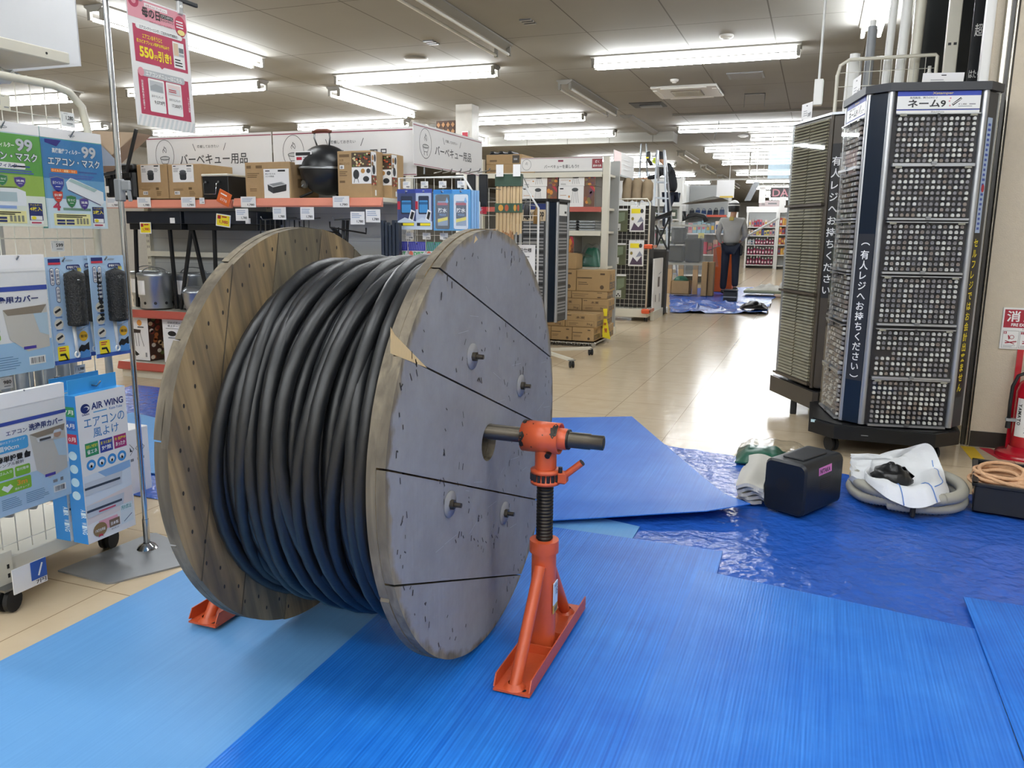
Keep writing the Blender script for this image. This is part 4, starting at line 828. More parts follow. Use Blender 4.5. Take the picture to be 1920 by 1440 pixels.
b = B(); b.box((-2.34, 1.5, .115), (-2.29, 2.13, .165), 'cream_metal', .003); b.box((-2.78, 1.5, .1), (-2.34, 2.13, .13), 'cream_metal'); b.box((-2.32, 1.6, .085), (-2.28, 1.66, .19), 'cream_metal')
g = G(b, (-2.2795, 1.61, .085), YA, ZA); g.r(.03, .02, .008, .014, BLK).r(.03, .05, .008, .014, BLK); ob('base', b, rack)
for x, y in ((-2.275, 1.63), (-2.4, 2.13), (-2.74, 1.63), (-2.74, 2.1)):
    put_castor(rack, x, y, .037, .3)
b = B(); b.box((-2.76, 1.3, .35), (-2.74, 2.1, 2.1), mat('back_panel', 'A9A69D', .6)); ob('back_panel', b, rack)
b = B(); b.box((-2.8, 1.3, 1.697), (-2.3, 2.055, 1.732), 'cream_metal', .003); b.cyl((-2.2995, 1.97, 1.715), (-2.299, 1.97, 1.715), .004, BLK, n=8); ob('shelf', b, rack, 'cream metal shelf board at the top')
def hook(y, z, x1=-2.19):
    b = B(); b.tube([(-2.3, y, z), (x1-.01, y-.004, z-.006), (x1+.012, y-.008, z+.012)], .0026, 'steel', 6); b.box((-2.304, y-.012, z-.012), (-2.296, y+.012, z+.012), 'steel'); ob('hook', b, rack)
for y, z, x1 in ((1.945, 1.462, -2.19), (1.715, 1.462, -2.19), (1.87, 1.075, -2.19), (2.03, 1.075, -2.19), (1.7, 1.085, -2.17), (1.62, .71, -2.1), (1.9, .687, -2.12)): hook(y, z, x1)
def card(name, cat, lab, x, y0, y1, z0, z1, paint, m='white_paper', th=.004, grp=None, tilt=0, part='printed_card', film=True):
    t = thing(name, lab, cat, (x, (y0+y1)/2, z0), 0, grp); b = B(); b.T = Mx.Translation((x, y0, z0)) @ Mx.Rotation(tilt, 4, 'Y')
    w, h = y1-y0, z1-z0; b.box((-th, 0, 0), (0, w, h), m); paint(G(b, (.0004, 0, 0), YA, ZA), w, h); ob(part, b, t)
    if film:
        b = B(); b.T = Mx.Translation((x, y0, z0)) @ Mx.Rotation(tilt, 4, 'Y'); b.grid(lambda u, v: (.006+.007*math.sin(PI*u)*math.sin(PI*v)+.003*NZ.noise(V((u*6, v*7, y0*9))), -.004+(w+.008)*u, -.004+(h*.9)*v), 12, 16, 'clear_film'); ob('clear_wrap', b, t)
    return t
def shield(g, x, y, w, h, m, txt, l=3):
    for k, mm, e in ((1.12, 'grey_plastic', 0), (1, m, 1)):
        P = [(-.5, .4), (0, .5), (.5, .4), (.48, 0), (.3, -.3), (0, -.5), (-.3, -.3), (-.48, 0)]; g.p([(x+w*k*a, y+h*k*c) for a, c in P], mm, l+e)
    g.t(txt, x-w*.4, y+h*.02, w*.8, h*.22, WHT, l+2, .02); g.r(x-w*.2, y-h*.15, w*.4, h*.04, WHT, l+2)
def mask(bg1, bg2, kind):
    def f(g, w, h):
        g.r(0, h*.9, w, h*.1, 'white_paper', 1); g.r(0, h*.5, w, h*.39, ink(bg1), 1); g.r(0, h*.3, w, h*.2, ink(bg2), 1); g.r(0, 0, w, h*.3, ink('CFE3EE') if kind == 2 else ink('E4EBDD'), 1)
        g.ring(w*.5, h*.945, w*.05, h*.012, .002, GRY, 2, 12)
        g.p([(w*.06, h*.885), (w*.32, h*.885), (w*.24, h*.82), (w*.06, h*.85)], ink('2B2A7A'), 2) if kind == 2 else None
        g.t('高機能性フィルター', w*.16, h*.755, w*.46, h*.05, WHT, 3, .02); g.t('99', w*.64, h*.73, w*.24, h*.12, ink('C9CCD2'), 3, .03); g.t('99', w*.645, h*.728, w*.24, h*.12, ink('5B5F68'), 2, .05)
        big = 'エアコン・マスク' if kind == 2 else 'エアコン・マスク'
        g.t(big, w*.08, h*.63, w*.86, h*.09, ink('2E3F57'), 2, .07); g.t(big, w*.085, h*.634, w*.85, h*.082, ink('E3E9EE'), 3, .02)
        if kind == 1: g.rr(w*.05, h*.555, w*.7, h*.06, h*.012, 'white_paper', 2); g.t('エアコンフィルター', w*.1, h*.565, w*.6, h*.04, NAVY, 3, .02)
        g.r(w*.12, h*.565, w*.42, h*.035, ink('E8792B'), 2) if kind == 2 else g.r(w*.02, h*.505, w*.3, h*.03, ink('E8792B'), 2); g.t('ウイルス・細菌・カビ', w*.13, h*.57, w*.38, h*.024, ink('FFF3C0'), 3) if kind == 2 else None
        g.lines(w*.56, h*.575, w*.36, 1, 1, h*.015, ink('3E5C9A')); g.lines(w*.08, h*.535, w*.84, 2, h*.022, h*.012, ink('4A5FA8'))
        if kind == 2:
            g.p([(w*.34, h*.47), (w*.42, h*.52), (w*.96, h*.39), (w*.96, h*.28), (w*.9, h*.24), (w*.36, h*.39)], ink('E9EDF0'), 2); g.p([(w*.38, h*.485), (w*.43, h*.51), (w*.86, h*.41), (w*.8, h*.385)], ink('A9C3C0'), 3); g.ln(w*.36, h*.395, w*.9, h*.25, h*.008, NAVY, 3)
            shield(g, w*.2, h*.44, w*.2, h*.15, ink('2A3F98'), '抗ウイルス'); shield(g, w*.19, h*.32, w*.15, h*.12, ink('C8402F'), '抗菌'); shield(g, w*.4, h*.275, w*.15, h*.12, ink('2C7A48'), '防カビ'); shield(g, w*.61, h*.255, w*.14, h*.12, ink('4A3A8C'), '消臭')
            g.t('4', w*.1, h*.18, w*.12, h*.09, ink('B3304F'), 3, .04); g.lines(w*.26, h*.185, w*.48, 1, 1, h*.025, ink('6A8F7A'))
        else:
            g.p([(0, h*.36), (w*.6, h*.37), (w*.72, h*.34), (w*.72, h*.2), (0, h*.2)], ink('E9EDF0'), 2); g.r(w*.05, h*.24, w*.24, h*.09, ink('AFC3C8'), 3); g.r(w*.32, h*.24, w*.27, h*.09, ink('AFC3C8'), 3); g.ln(0, h*.368, w*.6, h*.378, h*.006, BLK, 3)
            shield(g, w*.14, h*.45, w*.15, h*.1, ink('C8402F'), '抗菌'); shield(g, w*.4, h*.44, w*.15, h*.1, ink('2C7A48'), '防カビ'); shield(g, w*.65, h*.43, w*.15, h*.1, ink('4A3A8C'), '消臭'); g.lines(w*.05, h*.17, w*.6, 1, 1, h*.03, ink('8CA6D8'))
        g.r(w*.1, h*.03, w*.6, h*.12, ink('EFE9A6'), 2); g.lines(w*.14, h*.13, w*.5, 2, h*.018, h*.01, BLK, 3)
        for i in range(4): g.r(w*(.14+.15*(i % 2)), h*(.07-.03*(i//2)), w*.13, h*.02, NAVY, 3); g.r(w*(.46+.055*i), h*.045, w*.035, h*.06, ink('8A8A78'), 3)
        g.r(w*.74, h*.06, w*.2, h*.17, NAVY, 3); g.t('フィルター', w*.76, h*.205, w*.16, h*.018, ink('F2DF2E'), 4); g.t('4枚入' if kind == 1 else '2枚入', w*.75, h*.155, w*.18, h*.04, ink('F2DF2E'), 4, .02); g.r(w*.755, h*.065, w*.17, h*.04, WHT, 4); g.e(w*.8, h*.085, w*.035, h*.017, YEL, 5); g.r(w*.74, h*.02, w*.2, h*.04, WHT, 3); g.lines(w*.76, h*.03, w*.16, 1, 1, h*.015, ink('B3304F'), 4)
    return f
card('filter_pack', 'filter pack', 'green hanging pack of air conditioner filters at the left edge', -2.2, 1.605, 1.832, 1.182, 1.477, mask('5C9C4A', '95B552', 1), m=ink('BFD8DE'), th=.016)
card('filter_pack', 'filter pack', 'blue hanging pack of air conditioner filters with four shield marks', -2.2, 1.834, 2.057, 1.177, 1.477, mask('3A7BB2', '689FC8', 2), m=ink('5AA7A8'), th=.02)
def cover_paint(g, w, h):
    g.r(0, h*.88, w, h*.12, 'white_paper', 1); g.r(0, h*.74, w, h*.03, ink('3B4FA0'), 1); g.r(0, 0, w, h*.3, ink('B4D0E6'), 1); g.t('エアコン', w*.22, h*.655, w*.26, h*.035, NAVY, 2); g.t('洗浄用カバー', w*.5, h*.65, w*.45, h*.06, NAVY, 2, .03)
    g.e(w*.09, h*.69, w*.035, h*.02, BLK, 2, 10)
    g.rr(w*.08, h*.52, w*.4, h*.11, w*.03, ink('4FA3D8'), 2); g.t('壁掛けエアコンタイプ', w*.1, h*.595, w*.34, h*.02, WHT, 3); g.t('幅90cm', w*.1, h*.535, w*.26, h*.045, WHT, 3, .02); g.t('簡単設置', w*.08, h*.44, w*.32, h*.055, BLK, 2, .03); g.t('シンプル設計', w*.09, h*.405, w*.32, h*.028, BLK, 2, .01)
    g.p([(w*.42, h*.44), (w*.42, h*.475), (w*.45, h*.505), (w*.465, h*.485), (w*.5, h*.482), (w*.49, h*.44)], BLK, 2)
    for i, tx in enumerate(('ゴム入り', '取付簡単')): g.rr(w*(.08+.21*i), h*.3, w*.19, h*.085, w*.02, ink('7DB53A'), 2); g.t(tx, w*(.1+.21*i), h*.345, w*.15, h*.025, WHT, 3)
    g.rr(w*.08, h*.175, w*.4, h*.11, w*.02, ink('86B93C'), 2); g.t('3m', w*.3, h*.225, w*.13, h*.045, ink('E9A23A'), 3, .03); g.t('排水チューブ', w*.27, h*.19, w*.18, h*.02, WHT, 3); g.p([(w*.18, h*.19), (w*.11, h*.23), (w*.14, h*.255), (w*.18, h*.24), (w*.22, h*.255), (w*.25, h*.23)], WHT, 3)
    g.p([(w*.5, h*.62), (w*.97, h*.64), (w*.97, h*.25), (w*.72, h*.2), (w*.56, h*.3)], ink('CBC6BC'), 2); g.p([(w*.5, h*.62), (w*.97, h*.645), (w*.95, h*.59), (w*.6, h*.58)], ink('8F8272'), 3); g.p([(w*.58, h*.575), (w*.82, h*.58), (w*.8, h*.54), (w*.6, h*.54)], ink('E8E8E6'), 4); g.r(w*.62, h*.545, w*.15, h*.02, ink('4A4C50'), 5)
    g.p([(w*.8, h*.53), (w*.97, h*.52), (w*.97, h*.36), (w*.86, h*.38)], ink('B9CFDC'), 3); g.e(w*.86, h*.57, w*.05, h*.028, ink('B9957E'), 4); g.p([(w*.8, h*.585), (w*.93, h*.585), (w*.9, h*.61), (w*.82, h*.61)], ink('D8DEE4'), 5)
    g.r(w*.66, h*.22, w*.14, h*.025, ink('4A3F9A'), 3); g.lines(w*.1, h*.13, w*.25, 6, h*.016, h*.006, ink('6A8FB0')); g.lines(w*.4, h*.13, w*.3, 6, h*.016, h*.006, ink('6A8FB0')); g.r(w*.76, h*.06, w*.17, h*.06, WHT, 2); g.bars(w*.78, h*.068, w*.13, h*.044, BLK, 3, 12); g.r(w*.76, h*.15, w*.06, h*.025, GRY, 2); g.r(w*.86, h*.15, w*.04, h*.03, GRY, 2)
def cover_top(g, w, h):
    g.r(0, h*.86, w, h*.14, 'white_paper', 1); g.r(0, h*.7, w, h*.04, ink('3B4FA0'), 1); g.r(0, 0, w, h*.27, ink('9FC3E2'), 1); g.t('洗浄用カバー', w*.3, h*.6, w*.58, h*.06, NAVY, 2, .03); g.r(0, h*.42, w*.3, h*.09, RED, 2); g.t('業務用', w*.04, h*.44, w*.2, h*.04, WHT, 3); g.rr(w*.02, h*.3, w*.38, h*.05, w*.02, ink('7DB53A'), 2); g.rr(w*.02, h*.36, w*.38, h*.04, w*.02, ink('7DB53A'), 2)
    g.p([(w*.45, h*.55), (w*.97, h*.57), (w*.97, h*.2), (w*.7, h*.18), (w*.5, h*.3)], ink('CBC6BC'), 2); g.p([(w*.45, h*.55), (w*.97, h*.57), (w*.9, h*.5), (w*.5, h*.5)], ink('8F8272'), 3); g.p([(w*.8, h*.5), (w*.97, h*.5), (w*.97, h*.3), (w*.86, h*.33)], ink('B9CFDC'), 3); g.r(w*.65, h*.2, w*.15, h*.025, ink('4A3F9A'), 3); g.lines(w*.3, h*.15, w*.3, 6, h*.02, h*.006, ink('5A82A8')); g.r(w*.7, h*.06, w*.2, h*.07, WHT, 2); g.bars(w*.72, h*.07, w*.16, h*.05, BLK, 3, 12)
card('cover_pack', 'cover pack', 'clear wrapped washing cover pack beside the two black brushes', -2.17, 1.51, 1.783, .755, 1.1, cover_top, th=.012)
card('cover_pack', 'cover pack', 'clear wrapped washing cover pack hanging lowest, beside the tall white and blue boxes', -2.1, 1.49, 1.742, .372, .722, cover_paint, th=.016, tilt=.03)
def brush(y0, y1, x, lab):
    z0, z1 = .757, 1.09; w, h = y1-y0, z1-z0; t = thing('dust_brush', lab, 'brush', (x, (y0+y1)/2, z0), 0, 'hanging dust brushes')
    b = B(); b.box((x-.003, y0, z0), (x, y1, z1), ink('A9C6E4')); g = G(b, (x+.0003, y0, z0), YA, ZA)
    g.r(0, 0, w, h*.04, ink('3A5AA8'), 1); g.r(w*.06, h*.93, w*.32, h*.055, NAVY, 1); g.r(w*.06, h*.93, w*.32, h*.02, ink('C0384C'), 2); g.rr(w*.52, h*.88, w*.38, h*.045, h*.02, NAVY, 1); g.t('静電気ブラシ', w*.55, h*.89, w*.32, h*.024, WHT, 2, .02); g.ring(w*.62, h*.965, w*.1, h*.008, .0015, GRY, 2, 12)
    for x_, tx, a, c in ((.08, '配電盤や', .74, .9), (.22, 'お部屋の', .74, .9), (.2, 'お掃除に', .58, .73)): g.rr(w*x_, h*a, w*.11, h*(c-a), w*.05, NAVY, 1); g.rr(w*(x_+.012), h*(a+.005), w*.086, h*(c-a-.01), w*.04, WHT, 2); g.tv(tx, w*(x_+.015), h*(c-.012), w*.08, NAVY, 3, .01, h*.036)
    for tt, zt, m1, em in (('静電気', .9, YEL, .12), ('でホコリをとる！', .73, WHT, .1)): g.tv(tt, w*.795, h*zt, w*em*1.15, ink('27408F'), 2, .05, w*em*1.08); g.tv(tt, w*.8, h*zt, w*em*1.1, m1, 3, .0, w*em*1.08)
    for i, zz in enumerate((.5, .38, .25)): g.e(w*.2, h*zz, w*.12, h*.05, ink('D7D2C4'), 1); g.ln(w*.12, h*(zz-.01), w*.27, h*(zz+.02), h*.022, BLK, 2); g.r(w*.12, h*(zz-.062), w*.18, h*.012, ink('5C7CB0'), 2)
    g.rr(w*.1, h*.03, w*.3, h*.14, w*.03, YEL, 1); g.p([(w*.15, h*.1), (w*.3, h*.1), (w*.36, h*.045), (w*.32, h*.04), (w*.27, h*.08), (w*.15, h*.08)], BLK, 2); g.lines(w*.14, h*.145, w*.2, 2, h*.02, h*.01, RED, 2)
    g.e(w*.83, h*.24, w*.12, h*.05, ink('E8B52E'), 2); g.t('静電気で吸着!', w*.75, h*.225, w*.17, h*.03, BLK, 3); g.p([(w*.66, h*.12), (w*.75, h*.16), (w*.85, h*.15), (w*.97, h*.18), (w*.97, h*.1), (w*.66, h*.08)], BLK, 2); g.p([(w*.66, h*.08), (w*.72, h*.1), (w*.8, h*.09), (w*.88, h*.11), (w*.97, h*.09), (w*.97, h*.03), (w*.7, h*.03)], ink('4F8CCB'), 3); g.t('すす', w*.8, h*.3, w*.06, h*.04, WHT, 2)
    ob('printed_card', b, t)
    yc = y0+w*.52; b = B(); pr = [(0, 0)]
    for i in range(25): pr.append((.029+.0014*(i % 2), .006+i*.0067))
    b.lathe(pr+[(0, .18)], (x+.032, yc, z0+.115), mat('bristle', '0C0D0F', .55, var=.4, bump=.6, bsc=220), 20); ob('bristle_head', b, t)
    b = B(); b.tube([(x+.012, yc, z0+.118), (x+.012, yc+.002, z0+.08), (x+.012, yc+.004, z0+.035)], [.006, .0052, .0045], 'white_plastic', 8); b.tube([(x+.012, yc+.004+.008*math.cos(a), z0+.026+.009*math.sin(a)) for a in [2*PI*i/12 for i in range(12)]], .003, 'white_plastic', 6, True); ob('handle', b, t)
    b = B(); b.grid(lambda u, v: (x+.003+.062*math.sin(PI*u)**.6*(1 if .02 < v < .98 else .2), yc-.036+.072*u, z0+.1+.19*v+.01*(v > .9)*math.sin(u*20)), 14, 10, 'clear_film'); ob('blister', b, t)
brush(1.803, 1.938, -2.19, 'black dust brush on a light blue card, left one of the two')
brush(1.96, 2.1, -2.19, 'black dust brush on a light blue card, right one by the chrome pole')
brush(1.925, 2.06, -2.25, 'dust brush card almost hidden behind the two front ones')
def wing(x, lab, front=True):
    y0, y1, z0, z1, d = 1.803, 1.997, .178, .665, .062; w, h = y1-y0, z1-z0; LB = ink('3F9AD9')
    t = thing('product_box', lab, 'box', (x, 1.9, z0), 0, 'tall white and blue boxes'); b = B(); b.box((x-d, y0, z0), (x, y1, z1), LB)
    g = G(b, (x+.0003, y0, z0), YA, ZA, .0004); g.r(0, 0, w, h, 'white_paper', 0)
    g.e(w*.17, h*.905, w*.09, h*.032, NAVY, 1); g.e(w*.19, h*.905, w*.06, h*.014, WHT, 2); g.e(w*.17, h*.903, w*.05, h*.012, NAVY, 3); g.t('DAIAN', w*.1, h*.86, w*.14, h*.012, NAVY, 1, .03); g.t('AIR WING', w*.29, h*.888, w*.65, h*.046, NAVY, 1, .03); g.t('Kaze-Yoke', w*.64, h*.862, w*.27, h*.018, ink('3B78B8'), 1); g.lines(w*.32, h*.866, w*.28, 1, 1, h*.007, ink('4FA3D8'), 1)
    g.t('エアコンの', w*.12, h*.775, w*.82, h*.062, ink('3D7FB8'), 1, .008); g.t('風よけ', w*.28, h*.7, w*.52, h*.062, ink('3D7FB8'), 1, .008)
    for i, (c1, l1, l2) in enumerate((('2F8A5C', '温度ムラ解消で', '省エネ'), ('33459A', '夏 冷え過ぎ', '対策'), ('A02D6E', '冬 部屋中', 'あったか'))): g.r(w*(.1+.29*i), h*.585, w*.26, h*.09, ink(c1), 1); g.t(l1, w*(.115+.29*i), h*.64, w*.23, h*.022, YEL, 2); g.t(l2, w*(.13+.29*i), h*.6, w*.2, h*.03, WHT, 2, .02)
    for i in range(4): g.e(w*(.19+.21*i), h*.525, w*.092, h*.036, ink('3F8FD0'), 1); g.e(w*(.19+.21*i), h*.525, w*.05, h*.018, WHT, 2, 12); g.r(w*(.17+.21*i), h*.505, w*.04, h*.02, WHT, 2)
    g.p([(w*.02, h*.46), (w*.98, h*.48), (w*.98, h*.3), (w*.02, h*.26)], ink('DDE6EE'), 1); g.p([(w*.3, h*.465), (w*.98, h*.48), (w*.98, h*.43), (w*.5, h*.4)], ink('8FB4DD'), 2)
    for zz, pnk in ((.33, 0), (.175, 1)):
        g.p([(w*.02, h*(zz+.085)), (w*.8, h*(zz+.09)), (w*.76, h*(zz+.01)), (w*.02, h*zz)], ink('C9CFD6'), 3); g.ln(w*.02, h*(zz+.045), w*.74, h*(zz+.045), h*.016, ink('3A4452'), 4)
        if pnk: g.r(w*.25, h*(zz+.015), w*.35, h*.012, ink('C65A72'), 4)
    g.p([(w*.02, h*.26), (w*.98, h*.3), (w*.98, h*.16), (w*.02, h*.13)], ink('E6DAD6'), 1); g.p([(w*.24, h*.13), (w*.62, h*.13), (w*.66, h*.06), (w*.2, h*.06)], ink('E3A7B4'), 2)
    g.e(w*.25, h*.072, w*.14, h*.048, ink('8A6F45'), 3); g.t('170万台突破', w*.15, h*.058, w*.2, h*.022, WHT, 4); g.p([(w*.2, h*.02), (w*.22, h*.04), (w*.28, h*.04), (w*.3, h*.02), (w*.25, h*.028)], RED, 4); g.r(w*.44, h*.055, w*.22, h*.055, ink('7A6450'), 3); g.t('日本製', w*.47, h*.068, w*.16, h*.024, WHT, 4, .02); g.r(w*.69, h*.045, w*.27, h*.14, ink('DCE6EA'), 2); g.t('汚れ防止', w*.71, h*.145, w*.22, h*.03, ink('3E9A98'), 3, .02); g.ln(w*.75, h*.06, w*.93, h*.1, h*.006, ink('6B7C94'), 3); g.bars(w*.48, h*.036, w*.16, h*.01, GRY, 3)
    ob('carton', b, t)
    b = B(); g = G(b, (x-d, y0-.0004, z0), (1, 0, 0), ZA, .0004); g.r(0, 0, d, h, ink('2E83CC'), 0)
    for i, c1 in enumerate(('2F8A5C', '2F62B8', 'B02D4E')): g.r(d*.12, h*(.86-.09*i), d*.76, h*.065, ink(c1), 1); g.t(('7月', '4月', '10月')[i], d*.2, h*(.875-.09*i), d*.6, h*.03, WHT, 2)
    for i in range(4): g.e(d*.5, h*(.6-.09*i), d*.28, h*.03, ink('BFE0F2'), 1)
    for i, ch in enumerate('AIR WING'):
        if ch != ' ': g2 = G(b, V((x-d*.3, y0-.0008, z0+h*(.24-.022*i))), (0, 0, -1), (1, 0, 0), .0004); g2.t(ch, 0, 0, h*.018, d*.34, ink('D8ECF8'), 2, .02)
    ob('side_panel', b, t, 'blue printed side panel')
    b = B(); b.box((x-d*.55, y0+.004, z1), (x-d*.5, y1-.004, z1+.045), LB); b.box((x-d*.51, 1.885, z1+.018), (x-d*.46, 1.915, z1+.03), 'clear_film'); ob('hang_tab', b, t)
wing(-2.12, 'tall white and blue air conditioner wing box, front one beside the chrome pole'); wing(-2.196, 'tall blue box directly behind the front white and blue box')
def ptag(y, z, w, h, txt, lab, x=-2.255, m='white_paper'):
    b = B(); b.box((x-.001, y, z), (x, y+w, z+h), m); g = G(b, (x+.0004, y, z), YA, ZA); g.t(txt, w*.35, h*.42, w*.55, h*.33, BLK, 1, .02); g.r(w*.38, h*.18, w*.45, h*.08, GRY, 1); g.r(w*.06, h*.3, w*.02, h*.5, GRY, 1); g.r(w*.2, h*.88, w*.3, h*.03, GRY, 1)
    return ob('price_tag', b, None, lab, 'price tag', 'price tags on the near rack')
ptag(1.884, 1.105, .047, .033, '599', 'white price tag reading 599 above the two black brushes'); ptag(1.926, .7, .042, .033, '1,980', 'white price tag reading 1,980 above the tall blue boxes'); ptag(1.66, .7, .046, .034, '980', 'white price tag reading 980 above the lowest cover pack'); ptag(1.993, 1.5, .05, .044, '1,280', 'white price tag reading 1,280 at the top corner of the near rack', -2.29)
ptag(1.785, 1.52, .035, .045, '', 'plain cream tag cut by the left edge above the green pack', -2.29, 'cream_metal')
b = B(); b.box((-2.215, 1.605, .075), (-2.212, 1.72, .155), 'white_paper'); g = G(b, (-2.2116, 1.605, .075), YA, ZA); g.r(.06, .02, .055, .06, ink('2D56A6'), 1); g.ln(.085, .03, .1, .068, .006, WHT, 2); g.t('7円', .075, .004, .035, .014, BLK, 1); ob('store_sign', b, None, 'small white and blue card at the foot of the near rack', 'sign')
for i in range(7):
    y = 1.5+i*.085; single('foil_roll', ('silver padded foil sheet roll behind the mesh, by the chrome pole' if i == 6 else 'silver padded foil sheet roll hanging behind the near rack mesh'), 'foil roll', lambda b: b.tube([(-2.41, y, .25), (-2.405, y+.01, .3), (-2.4, y+.012, .72), (-2.41, y+.01, .78)], [.018, .03, .032, .014], mat('foil', 'A9B0B8', .3, .4, var=.15), 10), None if i == 6 else 'silver foil rolls behind the mesh')
single('poster_board', 'blank white board standing on the cream shelf at the upper left corner', 'board', lambda b: b.box((-2.9, 2.115, 1.705), (-2.325, 2.12, 2.35), mat('board_grey', 'BFC1C6', .55, var=.03)))
single('cloth_bundle', 'white plastic sheet bunched under the cream shelf at the upper left', 'sheet', lambda b: b.grid(lambda u, v: (-2.66+.22*u, 1.9+.12*v, 1.655+.02*math.sin(u*9)*math.sin(PI*v)+.02*NZ.noise(V((u*7, v*7, 2)))), 16, 10, 'white_plastic', .004))
b = B(); b.box((-3.0, 2.4, 0), (-2.79, 2.74, .3), 'white_paper', .003); g = G(b, (-2.7895, 2.4, 0), YA, ZA)
for i in range(2): x = .2+i*.06; g.ring(x+.025, .21, .026, .03, .003, BLK, 1, 4); g.p([(x+.012, .2), (x+.04, .2), (x+.026, .225)], BLK, 1); g.r(x+.005, .155, .04, .012, GRY, 1)
ob('carton', b, None, 'white carton with arrow marks standing on the floor behind the chrome pole', 'box')
# pole stand with poster
t = thing('sign_stand', 'tall chrome pole stand with a flat grey steel base plate', 'sign stand', (-2.255, 2.17, 0))
P = [(-2.39, 1.9), (-2.15, 1.885), (-2.13, 1.9), (-1.99, 2.16)]+[(-2.1+.06*math.cos(a), 2.21+.05*math.sin(a)) for a in [math.radians(-30-i*24) for i in range(8)]]+[(-2.2, 2.26), (-2.34, 2.3), (-2.36, 2.29)]
b = B(); b.prism(P, (0, 0, .0005), (1, 0, 0), (0, 1, 0), (0, 0, .006), mat('plate_grey', '8A8D90', .4, .3, var=.08)); ob('base_plate', b, t)
b = B(); b.cyl((-2.256, 2.17, .02), (-2.25, 2.17, 1.98), .0095, 'chrome', n=16); b.cyl((-2.256, 2.17, .01), (-2.256, 2.17, .12), .0115, 'chrome', n=16); b.lathe([(.038, .0), (.03, .012), (.014, .022)], (-2.256, 2.17, .006), 'chrome', 20); ob('pole', b, t)
b = B(); b.box((-2.268, 2.157, 1.27), (-2.24, 2.185, 1.345), 'grey_plastic', .004); b.box((-2.245, 2.165, 1.305), (-2.205, 2.177, 1.34), 'grey_plastic', .004); b.bar((-2.215, 2.171, 1.31), (-2.21, 2.171, 1.27), .01, .008, 'grey_plastic'); ob('clip', b, t)
b = B(); b.cyl((-2.25, 2.17, 1.975), (-2.1, 2.17, 1.975), .007, 'steel', n=10); b.box((-2.106, 2.07, 1.942), (-2.094, 2.425, 1.955), 'black_metal', .002); b.cyl((-2.1, 2.17, 1.95), (-2.1, 2.17, 1.98), .007, 'steel', n=8); ob('arm', b, t)
t = thing('hanging_poster', 'pink and white campaign poster hanging from the chrome pole stand', 'poster', (-2.1, 2.235, 1.51))
PK, CR, ST = ink('DB96A2'), ink('B23A58'), ink('D5DADB'); w, h = .265, .4; b = B()
b.grid(lambda u, v: (-2.1012+.012*(1-v), 2.105+w*u, 1.51+h*v), 4, 12, 'white_paper', 0, False)
b2 = B(); g = G(b2, (0, 0, 0), (1, 0, 0), (0, 1, 0), 1); 
for i in range(16): g.p([(max(0, -.06+i*.02), 0), (-.05+i*.02, 0), (-.035+i*.02, .035), (max(0, -.045+i*.02), .035)] if -.06+i*.02 >= 0 and -.035+i*.02 <= w else [(0, 0), (.001, 0), (.001, .001)], ST, 1)
g.r(.004, .335, w-.008, .06, PK, 1); g.e(.03, .385, .022, .02, CR, 2); g.e(.03, .385, .01, .009, PK, 3); g.r(.075, .377, .1, .012, WHT, 2); g.t('お母さんにプレゼント♪', .08, .379, .09, .007, CR, 3); g.t('母の日', .062, .345, .078, .03, BLK, 3, .03); g.r(.142, .358, .058, .013, BLK, 2); g.t('エアコンおそうじ', .145, .36, .052, .009, WHT, 3); g.t('キャンペーン', .142, .347, .058, .009, BLK, 3); g.t('2026.4.11(土)～5.10(日)', .09, .332, .1, .007, CR, 3); g.e(.232, .35, .027, .034, ink('B93250'), 2); g.lines(.212, .362, .04, 3, .009, .004, WHT, 3); g.e(.232, .33, .017, .009, ink('E9D98A'), 4)
g.r(.018, .2, w-.032, .115, CR, 1); g.rr(.03, .303, w-.06, .017, .008, WHT, 2); g.t('エアコンクリーニング、ご注文のお客様限定！', .045, .306, w-.095, .01, BLK, 3); g.t('エアコンおそうじと', .055, .277, .085, .014, YEL, 2, .02); g.t('防カビオプション同時お申込みで', .03, .26, .14, .012, YEL, 2, .02); g.t('550', .037, .217, .06, .034, YEL, 2, .04); g.t('円', .1, .217, .014, .016, YEL, 2, .02); g.t('引き!', .117, .215, .058, .034, YEL, 2, .04); g.p([(.12, .2), (.13, .193), (.14, .2)], CR, 1)
g.r(.187, .21, .052, .085, WHT, 2); g.r(.19, .25, .022, .04, ink('D9C2A4'), 3); g.r(.214, .262, .022, .016, ink('6F7478'), 3); g.r(.214, .25, .022, .008, ink('A9AEB2'), 3); g.lines(.192, .235, .035, 3, .009, .004, BLK, 3)
g.r(.022, .038, w-.04, .135, CR, 1); g.rr(.035, .158, w-.07, .022, .01, ink('B9BDC0'), 2); g.t('エアコンメニューはこちら', .055, .162, .16, .014, WHT, 3, .02); g.e(.035, .17, .013, .014, PK, 3)
for i, (p_, nm) in enumerate((('9,073円', 'おそうじパック'), ('17,000円', 'おそうじパック'))):
    x = .062+i*.078; g.rr(x, .05, .07, .105, .004, WHT, 2); g.r(x+.006, .115, .058, .034, ink('BFC3C5') if i == 0 else ink('E9D5D3'), 3); g.p([(x+.006, .13), (x+.03, .14), (x+.06, .135), (x+.06, .118), (x+.006, .118)], ink('A5AAAD') if i == 0 else ink('D9DCDE'), 4); g.t(nm, x+.01, .096, .05, .008, BLK, 3); g.t(p_, x+.02, .075, .045, .013, BLK, 3, .01)
    if i: g.lines(x+.01, .13, .04, 2, .006, .003, RED, 5)
g.tv('別途駐車料金が必要です', .032, .145, .009, WHT, 2, .01, .0085); g.tv('しっかり洗浄', .237, .12, .009, WHT, 2, .01, .0085)
